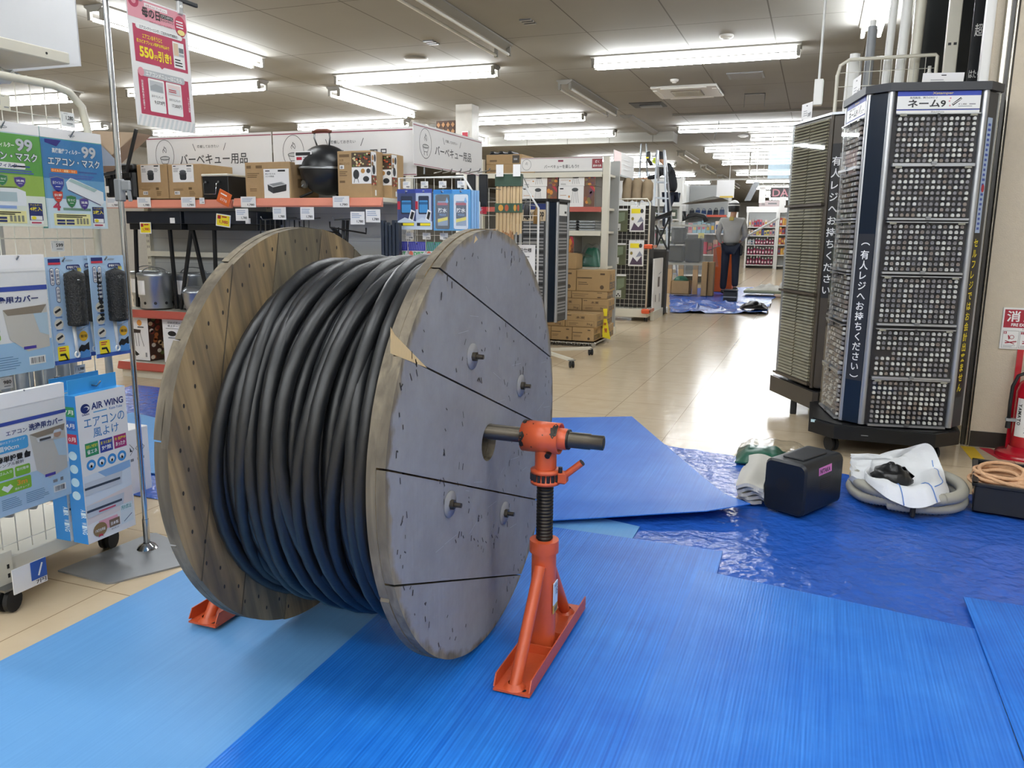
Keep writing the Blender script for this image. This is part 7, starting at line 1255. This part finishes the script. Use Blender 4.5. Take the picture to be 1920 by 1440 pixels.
def person(lab, J, face, cloth, hands):
    t = thing('person', lab, 'person', (J['pel'][0], J['pel'][1], min(J['la'][2], J['ra'][2])-.08)); nm = ['pel', 'sp', 'ch', 'ne', 'hb', 'hc', 'ht', 'ls', 'le', 'lw', 'rs', 're', 'rw', 'lh', 'lk', 'la', 'lt', 'rh', 'rk', 'ra', 'rt']
    R0 = dict(pel=(.14, .1), sp=(.13, .095), ch=(.15, .105), ne=(.055,), hb=(.06,), hc=(.082, .092), ht=(.06,), ls=(.058,), le=(.043,), lw=(.028,), rs=(.058,), re=(.043,), rw=(.028,), lh=(.085,), lk=(.055,), la=(.038,), lt=(.035,), rh=(.085,), rk=(.055,), ra=(.038,), rt=(.035,))
    ix = {n: i for i, n in enumerate(nm)}; thin = dict(pel=.62, sp=.62, ch=.62, lh=.6, rh=.6, lk=.7, rk=.7, le=.8, re=.8, ls=.7, rs=.7, la=.8, ra=.8); P = [tuple(J[n])+tuple(r*thin.get(n, 1) for r in R0[n]) for n in nm]
    EE = 'pel-sp sp-ch ch-ne ne-hb hb-hc hc-ht ch-ls ls-le le-lw ch-rs rs-re re-rw pel-lh lh-lk lk-la la-lt pel-rh rh-rk rk-ra ra-rt'.split(); E = [tuple(ix[q] for q in e.split('-')) for e in EE]
    for sd in 'lr': d, s = hands[sd]; hand(P, E, ix[sd+'w'], J[sd+'w'], d, s)
    skin('body', P, E, 'skin_tone', t, 2, lambda b: head(b, J['hc'], face))
    def sub(names, edges, g, m, nme, ends={}):
        Q = [tuple(ends.get(n, J[n]))+tuple(r*g[n] if isinstance(g, dict) else r*g for r in R0[n]) for n in names]; k = {n: i for i, n in enumerate(names)}; return skin(nme, Q, [tuple(k[q] for q in e.split('-')) for e in edges], m, t)
    lo = V(J['pel'])+(V(J['sp'])-V(J['pel']))*-.15
    def toward(a, b_, f): return tuple(V(J[a]).lerp(V(J[b_]), f))
    sub(['ch', 'sp', 'pel', 'ls', 'le', 'lw', 'rs', 're', 'rw', 'ne'], 'ch-sp sp-pel ch-ls ls-le le-lw ch-rs rs-re re-rw ch-ne'.split(), 1.3, cloth[0], 'shirt', {'lw': toward('le', 'lw', .93), 'rw': toward('re', 'rw', .93), 'ne': toward('ch', 'ne', .75)})
    sub(['pel', 'lh', 'lk', 'la', 'rh', 'rk', 'ra'], 'pel-lh lh-lk lk-la pel-rh rh-rk rk-ra'.split(), dict(pel=1.22, lh=1.15, lk=1.4, la=1.75, rh=1.15, rk=1.4, ra=1.75), cloth[1], 'trousers')
    for a, b_ in (('la', 'lt'), ('ra', 'rt')): A, T = V(J[a]), V(J[b_]); d = (T-A); hd = V((d.x, d.y, 0)).normalized(); z = -.055; skin('shoe', [(*(A+V((0, 0, z+.03))-hd*.03), .045), (*(A+hd*.07+V((0, 0, z+.015))), .047, .038), (*(A+hd*.16+V((0, 0, z+.005))), .042, .03)], [(0, 1), (1, 2)], 'shoe', t)
    return t
X2, Y2 = -1.54, 16.2
t = person('person in a grey shirt and navy trousers standing with his back turned', dict(pel=(X2, Y2, .97), sp=(X2, Y2, 1.16), ch=(X2, Y2, 1.38), ne=(X2, Y2+.01, 1.53), hb=(X2+.01, Y2+.02, 1.58), hc=(X2+.01, Y2+.03, 1.68), ht=(X2+.01, Y2+.02, 1.75),
    ls=(X2-.19, Y2, 1.44), le=(X2-.27, Y2+.02, 1.18), lw=(X2-.2, Y2+.1, 1.0), rs=(X2+.19, Y2, 1.44), re=(X2+.25, Y2+.06, 1.18), rw=(X2+.16, Y2+.24, 1.06),
    lh=(X2-.095, Y2, .92), lk=(X2-.1, Y2+.02, .52), la=(X2-.11, Y2-.02, .11), lt=(X2-.12, Y2+.12, .05), rh=(X2+.095, Y2, .92), rk=(X2+.1, Y2+.05, .52), ra=(X2+.12, Y2-.06, .17), rt=(X2+.13, Y2+.06, .06)), (0, 1, -.05), ('shirt_grey', 'navy_cloth'), dict(l=((.2, .6, -.7), (1, 0, 0)), r=((-.5, .8, -.1), (0, 0, 1))))
b = B(); c = V((X2+.01, Y2+.02, 1.705)); b.lathe([(.108*math.cos(a), .12*math.sin(a)) for a in [PI/2*i/8 for i in range(9)]], c, 'white_metal', 24); b.lathe([(.11, -.035), (.112, 0), (.109, .012)], c, 'black_plastic', 24); b.lathe([(.11, .035), (.1115, .045), (.107, .06)], c, 'black_plastic', 24); b.hull([c+V((x, .1+y, -.02+z)) for x, y in ((-.08, 0), (.08, 0), (.06, .08), (-.06, .08)) for z in (0, .008)], 'black_plastic'); ob('helmet', b, t, 'white work helmet with a black band')
b = B(); b.lathe([(.1, -.1), (.105, -.03), (.1, .0)], c, 'hair_black', 20); ob('hair', b, t)
b = B(); b.lathe([(.165, -.03), (.17, 0), (.165, .02)], (X2, Y2, 1.0), 'black_plastic', 24); ob('belt', b, t); b = B(); b.box((X2+.16, Y2-.06, .78), (X2+.22, Y2+.05, .98), 'black_plastic', .02); ob('tool_pouch', b, t)
b = B(); b.box((X2-.05, Y2-.14, 1.44), (X2+.03, Y2-.125, 1.51), ink('B9A24A'), .005); ob('back_mark', b, t, 'small yellow mark on the back of the shirt')
single('pipe', 'long white pipe held out to the right by the worker in grey', 'pipe', lambda b: b.cyl((X2+.02, Y2+.3, 1.0), (-.72, Y2+.35, 1.5), .022, 'white_plastic', n=12))
single('rod', 'thin grey rod held low to the left by the worker in grey', 'rod', lambda b: b.cyl((X2-.15, Y2+.2, 1.0), (-2.05, Y2+.25, .84), .009, 'steel', n=8))
X1, Y1 = -3.0, 17.72
t = person('person in dark work clothes standing on the ladder and reaching out to the left', dict(pel=(X1, Y1, 2.03), sp=(X1+.02, Y1-.03, 2.26), ch=(X1-.04, Y1-.06, 2.5), ne=(X1-.15, Y1-.09, 2.65), hb=(X1-.19, Y1-.1, 2.7), hc=(X1-.25, Y1-.1, 2.78), ht=(X1-.27, Y1-.1, 2.85),
    ls=(X1-.12, Y1+.13, 2.57), le=(X1-.34, Y1+.1, 2.4), lw=(X1-.57, Y1+.02, 2.35), rs=(X1-.04, Y1-.25, 2.58), re=(X1-.06, Y1-.36, 2.36), rw=(X1-.25, Y1-.36, 2.58),
    lh=(X1, Y1+.09, 1.97), lk=(X1-.12, Y1+.1, 1.66), la=(X1-.12, Y1+.12, 1.31), lt=(X1-.24, Y1+.12, 1.25), rh=(X1, Y1-.09, 1.97), rk=(X1-.06, Y1-.12, 1.62), ra=(X1-.02, Y1-.08, 1.31), rt=(X1-.15, Y1-.09, 1.25)), (-.9, .3, .1), ('dark_cloth', 'navy_cloth'), dict(l=((-1, -.1, 0), (0, 1, 0)), r=((-.3, 0, 1), (0, 1, 0))))
b = B(); c = V((X1-.26, Y1-.1, 2.8)); b.lathe([(.105*math.cos(a), .1*math.sin(a)) for a in [PI/2*i/8 for i in range(9)]], c, 'dark_cloth', 20); b.hull([c+V((-.09-x, y, z)) for x, y in ((0, -.07), (0, .07), (.09, -.05), (.09, .05)) for z in (-.005, .004)], 'dark_cloth'); ob('cap', b, t)
b = B(); b.lathe([(.097, -.07), (.102, 0)], c, 'hair_black', 18); ob('hair', b, t)
t = thing('tape_measure', 'bright yellow green round tool in the raised hand of the man on the ladder', 'tool', (X1-.27, Y1-.4, 2.66)); b = B(); b.cyl((X1-.29, Y1-.46, 2.68), (X1-.29, Y1-.4, 2.68), .062, ink('C6D62E'), n=20); b.cyl((X1-.29, Y1-.465, 2.68), (X1-.29, Y1-.46, 2.68), .03, ink('9AA822'), n=16); ob('case', b, t)
t = thing('power_drill', 'black and yellow power tool on the ladder top by the worker', 'tool', (X1-.46, Y1-.3, 2.7)); b = B(); b.box((X1-.5, Y1-.34, 2.7), (X1-.42, Y1-.26, 2.88), 'black_plastic', .015); b.box((X1-.515, Y1-.345, 2.74), (X1-.45, Y1-.34, 2.77), YEL); b.bar((X1-.46, Y1-.3, 2.72), (X1-.4, Y1-.25, 2.6), .05, .05, 'black_plastic'); ob('body', b, t)
def ladder(lab, x0, x1, xt0, xt1, yf, yt, yr, zt, up=None):
    t = thing('step_ladder', lab, 'ladder', ((x0+x1)/2, (yf+yr)/2, 0)); M = mat('ladder_alu', 'AEB4BC', .35, .5, var=.06)
    for y0, r in ((yf, 0), (yr, 1)):
        for a, c_ in ((x0, xt0), (x1, xt1)): b = B(); b.bar((a, y0, .016), (c_, yt+(.04 if r else -.04), zt), .036, .03, M); b.box((a-.03, y0-.03, .015), (a+.03, y0+.03, .04), 'rubber'); ob('rail', b, t)
        n = int(zt/.31)
        for i in range(1, n):
            f = i/n; b = B(); b.box((x0+(xt0-x0)*f, y0+(yt-y0)*f-.03, zt*f-.012), (x1+(xt1-x1)*f, y0+(yt-y0)*f+.03, zt*f+.012), M); ob('step', b, t)
    if up:
        b = B(); b.tube([(xt0, yt, zt-.1), (xt0+.01, yt, up-.05), ((xt0+xt1)/2-.03, yt, up), ((xt0+xt1)/2+.02, yt, up-.04), (xt1-.02, yt, zt-.1)], .02, M, 8); ob('grab_rail', b, t)
    return t
ladder('aluminium step ladder the worker in dark clothes is standing on', -3.19, -2.78, -3.2, -3.06, 16.7, 17.0, 17.9, 2.86)
ladder('second aluminium step ladder behind the beige bags, its rail near the ceiling', -3.8, -3.3, -3.74, -3.55, 17.4, 17.9, 18.4, 2.5, 3.2)
# film covered shelf
mat('film_grey', '9BA1A3', .2, alpha=.36, var=.05, bump=.5, bsc=8); mat('pine', 'C6A67E', .6, var=.1)
t = thing('covered_shelf', 'wooden shelf covered in grey plastic film in front of the ladder', 'shelf', (-2.4, 16.2, 0))
for x in (-2.72, -2.5, -2.22, -2.04): b = B(); b.box((x, 16.0, .016), (x+.1, 16.05, .58), 'pine', .004); ob('post', b, t)
for z in (.62, 1.36): b = B(); b.box((-2.78, 16.0, z-.04), (-2.0, 16.6, z), 'cream_metal'); ob('shelf', b, t)
b = B(); b.grid(lambda u, v: (-2.8+.8*u, 15.97-.03*math.sin(v*3)+.03*NZ.noise(V((u*5, v*4, 1))), .5+.9*v), 24, 20, 'film_grey'); b.grid(lambda u, v: (-2.8+.8*u, 15.97+.6*v, 1.4+.02*NZ.noise(V((u*6, v*4, 3)))), 16, 8, 'film_grey'); b.grid(lambda u, v: (-2.0+.22*u*(1-.4*v), 15.97+.4*u, .55+.85*v-.3*u*v), 14, 14, 'film_grey'); ob('plastic_film', b, t)
b = B(); b.box((-2.14, 15.93, 1.1), (-2.03, 15.935, 1.2), ink('D9D08A')); ob('note', b, t, 'small yellow paper note')
for i, (x0, x1, z0, z1) in enumerate(((-2.75, -2.45, .63, .95), (-2.42, -2.1, .63, 1.1), (-2.7, -2.44, .98, 1.3))): single('covered_goods', 'dark goods under the plastic film, %s' % ('lower left', 'lower right', 'upper')[i], 'goods', lambda b: b.box((x0, 16.15, z0), (x1, 16.5, z1), 'dim_goods', .03))
t = thing('open_carton', 'open brown carton with a dark cloth in it under the film covered shelf', 'box', (-2.42, 15.7, 0)); b = B(); [b.box(p, q, 'kraft') for p, q in (((-2.55, 15.5, .05), (-2.2, 15.51, .3)), ((-2.55, 15.8, .05), (-2.2, 15.81, .3)), ((-2.55, 15.5, .05), (-2.54, 15.81, .3)), ((-2.21, 15.5, .05), (-2.2, 15.81, .3)), ((-2.55, 15.5, .04), (-2.2, 15.81, .06)))]; ob('carton', b, t); b = B(); b.ball((-2.38, 15.65, .3), .13, 'green_tarp', 14, (1.1, .9, .7)); ob('cloth', b, t)
for i in range(2): single('tall_carton', ('tall kraft carton right of the film covered shelf', 'second tall kraft carton right of the film covered shelf')[i], 'box', lambda b: b.box((-2.0+.11*i, 15.62+.1*i, .018), (-1.9+.11*i, 15.86+.1*i, .66), 'kraft', .005))
single('orange_cabinet', 'orange cabinet standing behind the legs of the worker in grey', 'cabinet', lambda b: b.box((-1.96, 17.0, .018), (-1.56, 17.4, .93), mat('orange_panel', 'D9601F', .4), .006))
t = thing('tool_case', 'small black step box on the tarp at the heels of the worker in grey', 'box', (-1.36, 14.8, .04)); b = B(); b.box((-1.48, 14.65, .02), (-1.25, 14.9, .19), 'black_plastic', .012); ob('case', b, t); b = B(); b.box((-1.485, 14.64, .19), (-1.245, 14.91, .215), 'bbq_black', .006); ob('lid', b, t); b = B(); b.box((-1.48, 14.645, .08), (-1.25, 14.65, .1), 'grey_plastic'); ob('strap', b, t)
single('dark_cloth', 'dark crumpled cloth lying at the front edge of the far tarp', 'cloth', lambda b: b.grid(lambda u, v: (-1.05+.42*u, 12.9+.3*v, .06+.09*math.sin(PI*u)**.7*math.sin(PI*v)**.7*(1+.5*NZ.noise(V((u*6, v*6, 2))))), 18, 12, 'black_bag', .01))
t = thing('green_pallet', 'pale green board with papers on it on the tarp beside the display', 'board', (-.9, 16.4, .07)); b = B(); b.box((-1.25, 16.1, .07), (-.3, 16.9, .12), mat('pale_green', '8E9478', .6), .01); ob('board', b, t); b = B(); b.grid(lambda u, v: (-1.15+.7*u, 16.2+.5*v, .125+.1*math.sin(PI*u)*math.sin(PI*v)*(1+NZ.noise(V((u*5, v*5, 6))))), 14, 10, mat('paper_heap', 'C9C6BC', .6, var=.3, sc=9)); ob('papers', b, t)
single('paper_bag', 'crumpled white paper bag on the pale green board', 'bag', lambda b: b.hull([(-.62, 16.2, .2), (-.4, 16.2, .2), (-.6, 16.4, .2), (-.38, 16.4, .2), (-.5, 16.3, .42), (-.45, 16.25, .4)], 'white_paper'))
# far shelving
def goods(x0, x1, y, z0, hmax, n, grp, lab, cols, kinds='box'):
    rn = random.Random(int(abs(x0)*100+z0*37)); w = (x1-x0)/n
    for i in range(n):
        h = hmax*rn.uniform(.7, 1); x = x0+i*w
        def bl(b):
            m = ink(rn.choice(cols))
            if kinds == 'bottle': b.lathe([(0, 0), (w*.4, 0), (w*.42, h*.62), (w*.3, h*.72), (w*.16, h*.78), (w*.16, h*.8)], (x+w/2, y+w/2, z0), m, 10); b.lathe([(w*.19, 0), (w*.19, h*.18), (0, h*.2)], (x+w/2, y+w/2, z0+h*.8), WHT, 8); b.box((x+w*.25, y+w*.06, z0+h*.2), (x+w*.75, y+w*.09, z0+h*.48), ink('E3C9CF'))
            elif kinds == 'bag': b.hull([(x+w*.06, y, z0), (x+w*.94, y, z0), (x+w*.2, y+.1, z0), (x+w*.8, y+.1, z0), (x+w*.12, y+.03, z0+h*.7), (x+w*.88, y+.03, z0+h*.7)], m); b.tube([(x+w*.3, y+.03, z0+h*.7), (x+w*.4, y+.03, z0+h), (x+w*.6, y+.03, z0+h), (x+w*.7, y+.03, z0+h*.7)], .008, m, 5)
            else: b.box((x+w*.05, y, z0), (x+w*.95, y+.12, z0+h), m, .004); b.box((x+w*.2, y-.002, z0+h*.3), (x+w*.8, y, z0+h*.7), ink(rn.choice(('E9E4DA', '3A4A7A', 'C9A23A', 'B5405A'))))
        single(('goods_box', 'bottle', 'tote_bag')[('box', 'bottle', 'bag').index(kinds)], lab, {'box': 'package', 'bottle': 'bottle', 'bag': 'bag'}[kinds], bl, grp)
def farshelf(lab, x0, x1, y, d, zs, top, m='white_metal', backm='panel_grey'):
    t = thing('store_shelf', lab, 'shelf', ((x0+x1)/2, y+d/2, 0)); b = B(); b.box((x0, y+d, 0), (x1, y+d+.03, top), backm); ob('back_panel', b, t)
    for x in (x0, x1): b = B(); b.box((x-.03, y, 0), (x+.03, y+d, top) if x == x0 else (x+.03, y+.05, top), m); ob('upright', b, t)
    for z in zs: b = B(); b.box((x0+.03, y, z-.03), (x1-.03, y+d, z), m); ob('shelf', b, t)
    return t
farshelf('white far shelf with a red rail, bags and small packages, left of the grey worker', -3.05, -2.0, 20, .5, (.2, .7, 1.2, 1.63), 2.35)
goods(-2.95, -2.1, 20.05, 1.635, .2, 6, 'blue tote bags on the far shelf', 'blue tote bag on the far shelf left of the worker in grey', ('2E4A7A', '24365C', '3A4A6A', '20242E'), 'bag')
goods(-2.95, -2.1, 20.05, 1.205, .32, 8, 'packages on the far shelf', 'small coloured package on the far shelf below the tote bags', ('8FB8C4', 'C98A8A', 'B5A89A', '7A8A9A', 'D8C9B8')); goods(-2.95, -2.1, 20.05, .705, .35, 7, 'packages on the far shelf', 'small coloured package on the far shelf below the tote bags', ('A98A7A', 'C9B8A8', '8A6A5A', 'B53A4A'))
single('red_rail', 'red price rail on the far shelf of tote bags', 'rail', lambda b: b.box((-2.99, 19.97, 1.585), (-2.05, 19.995, 1.635), ink('C8563F')))
single('shelf_canopy', 'dark sloping canopy sample over the far shelf of tote bags', 'canopy', lambda b: b.hull([(-3.05, 19.4, 1.87), (-2.1, 19.4, 2.0), (-2.0, 19.95, 1.95), (-2.95, 19.96, 1.88), (-2.35, 19.7, 2.06)], mat('canopy_grey', '55534A', .7)))
single('hanging_card', 'white square card hanging over the far canopy', 'card', lambda b: [b.box((-2.28, 19.7, 2.02), (-1.88, 19.71, 2.42), 'white_paper'), b.cyl((-2.0, 19.705, 2.4), (-2.0, 19.705, 3.3), .005, 'white_metal', n=6), b.box((-2.2, 19.69, 2.02), (-1.9, 19.7, 2.06), ink('D8B84A'))])
single('tilted_board', 'grey tilted board sticking up behind the helmet of the grey worker', 'board', lambda b: b.hull([(-1.75, 21, 2.0), (-1.6, 21, 2.0), (-1.55, 21, 2.45), (-1.4, 21, 2.45), (-1.6, 21.03, 2.0), (-1.4, 21.03, 2.45)], 'grey_plastic').cyl((-1.5, 21.015, 2.44), (-1.5, 21.015, 3.3), .005, 'white_metal', n=6))
for i, (x, z0, z1) in enumerate(((-1.5, 2.0, 2.4), (-.98, 1.75, 2.15))): single('hanging_card', ('pale card panel hanging right of the tilted grey board', 'narrow white card hanging before the dark far wall')[i], 'card', lambda b: b.box((x, 22.4, z0), (x+.16, 22.41, z1), 'white_paper').cyl((x+.08, 22.405, z1-.01), (x+.08, 22.405, 3.3), .005, 'white_metal', n=6))
farshelf('low far shelf of dark goods right behind the ladder', -5.2, -3.3, 21, .5, (.3, .9, 1.55, 1.9), 2.6, backm='white_metal')
goods(-4.9, -3.4, 21.05, 1.555, .25, 9, 'dark goods behind the ladder', 'small dark item on the far shelf behind the ladder', ('2A2C30', '4A4640', '3E4A3A', '6A6458')); goods(-4.9, -3.4, 21.05, .905, .4, 7, 'dark goods behind the ladder', 'small dark item on the far shelf behind the ladder', ('2A2C30', '4A4640', '3E4A3A', '6A6458'))
single('black_chair_back', 'curved black chair back on top of the film covered shelf', 'chair', lambda b: b.tube([(-2.48, 16.3, 1.62), (-2.48, 16.3, 1.45), (-2.4, 16.3, 1.52), (-2.25, 16.3, 1.55), (-2.1, 16.3, 1.52), (-2.05, 16.3, 1.42)], .05, 'black_plastic', 8))
farshelf('far white rack filled with rows of red bottles at the end of the aisle', -2.35, -1.36, 30, .5, (.13, .48, .83, 1.15, 1.45), 1.95, backm='panel_grey')
for z in (.135, .485): goods(-2.3, -1.4, 30.03, z, .31, 9, 'red bottles at the aisle end', 'dark red bottle in the far rack at the end of the aisle', ('8E1F4A', '7A1A3E'), 'bottle')
goods(-2.05, -1.4, 30.03, .835, .28, 7, 'red bottles at the aisle end', 'dark red bottle in the far rack at the end of the aisle', ('8E1F4A', '7A1A3E'), 'bottle'); goods(-2.3, -2.07, 30.03, .835, .22, 4, 'pale bottles at the aisle end', 'small blue and white bottle in the far rack at the end of the aisle', ('3E6A8A', 'C9D2D8'), 'bottle')
goods(-2.3, -1.4, 30.03, 1.155, .22, 10, 'packages in the far rack', 'small coloured package in the far rack above the red bottles', ('3A3E7A', 'C9B86A', '8A7A6A', 'B5A09A', '6A5A8A')); goods(-2.3, -1.4, 30.03, 1.455, .25, 10, 'packages in the far rack', 'small coloured package in the far rack above the red bottles', ('C96A7A', 'D8C9C4', '4A5A6A', 'B5A09A', 'A93A4A'))
single('rack_header', 'white header panel over the far rack of red bottles', 'panel', lambda b: b.box((-2.4, 30.0, 1.95), (-.9, 30.02, 2.15), 'white_paper'))
farshelf('second far rack of orange packs beside the red bottles', -1.28, -.85, 29.6, .5, (.13, .5, .85, 1.2, 1.5), 1.95)
for z in (.505, .855, 1.205, 1.505): goods(-1.24, -.89, 29.63, z, .26, 4, 'orange packs at the aisle end', 'orange or red pack in the second far rack', ('C98A3A', 'A9423A', 'D8A24A', '8A3A3A'))
farshelf('far rack of mixed packages seen past the right arm of the grey worker', -3.3, -2.45, 27, .5, (.2, .6, 1.0, 1.4), 1.9); 
for z in (.605, 1.005, 1.405): goods(-3.2, -2.5, 27.03, z, .3, 7, 'mixed packages on the far rack', 'small mixed package on the far rack past the grey worker', ('5A7A8A', 'A96A6A', 'C9C2B8', '4A6A5A', '8A7A9A'))
st('wall_far', lambda b: b.box((-3.4, 44, 0), (2.6, 44.1, 2.62), mat('far_dark', '3A3734', .7)))
b = B(); b.box((-1.72, 31.5, 2.52), (-.9, 31.55, 2.86), mat('sign_dark', '3A2A2E', .4)); [b.cyl((x, 31.52, 2.86), (x, 31.52, 3.3), .008, 'white_metal', n=6) for x in (-1.6, -1.0)]; g = G(b, (-1.72, 31.495, 2.52), XA, ZA, .004); g.t('DA', .08, .04, .55, .26, ink('E39AA6'), 1, .01); ob('store_sign', b, None, 'dark hanging sign with large pink letters far down the aisle', 'sign')
b = B(); b.box((-2.65, 40, 2.4), (-1.6, 40.04, 2.75), ink('D9C9CB')); [b.cyl((x, 40.02, 2.75), (x, 40.02, 3.3), .008, 'white_metal', n=6) for x in (-2.5, -1.75)]; g = G(b, (-2.65, 39.995, 2.4), XA, ZA, .004); g.t('日用品', .12, .12, .14, .12, GRY, 1); g.lines(.4, .18, .5, 1, 1, .06, GRY); g.r(0, 0, 1.05, .03, ink('C98A96'), 1); ob('store_sign', b, None, 'pale pink hanging category sign before the dark far wall', 'sign')
t = thing('clear_banner', 'translucent pale blue sheet hanging in front of the far lights', 'banner', (-.85, 18, 2.33)); b = B(); b.box((-1.06, 18, 2.33), (-.63, 18.005, 2.99), mat('blue_clear', 'C6DCE8', .25, alpha=.55)); ob('sheet', b, t); b = B(); [b.cyl((x, 18, 2.99), (x, 18, 3.3), .006, 'white_metal', n=6) for x in (-1.0, -.7)]; ob('cord', b, t)
st('wall_column', lambda b: b.box((-5.92, 13, 0), (-5.62, 13.3, 3.3), mat('column_white', 'D2CFC8', .5)))
t = thing('lattice_screen', 'brown wooden lattice screen at the top of the white pillar', 'screen', (-6.08, 13, 2.7)); b = B(); b.box((-6.3, 13.02, 2.68), (-5.93, 13.06, 3.05), mat('dark_wood', '4A3224', .6))
for i in range(4):
    for j in range(3): c = V((-6.25+i*.09, 13.01, 2.76+j*.11)); b.hull([c+V((.035, 0, 0)), c+V((-.035, 0, 0)), c+V((0, 0, .045)), c+V((0, 0, -.045)), c+V((0, .012, 0))], mat('lattice', 'A87A50', .6))
ob('panel', b, t)
single('pillar_sign', 'small red and white sign on the white pillar', 'sign', lambda b: b.box((-5.8, 12.985, 2.72), (-5.68, 12.997, 2.86), WHT).box((-5.79, 12.98, 2.76), (-5.69, 12.985, 2.84), RED))
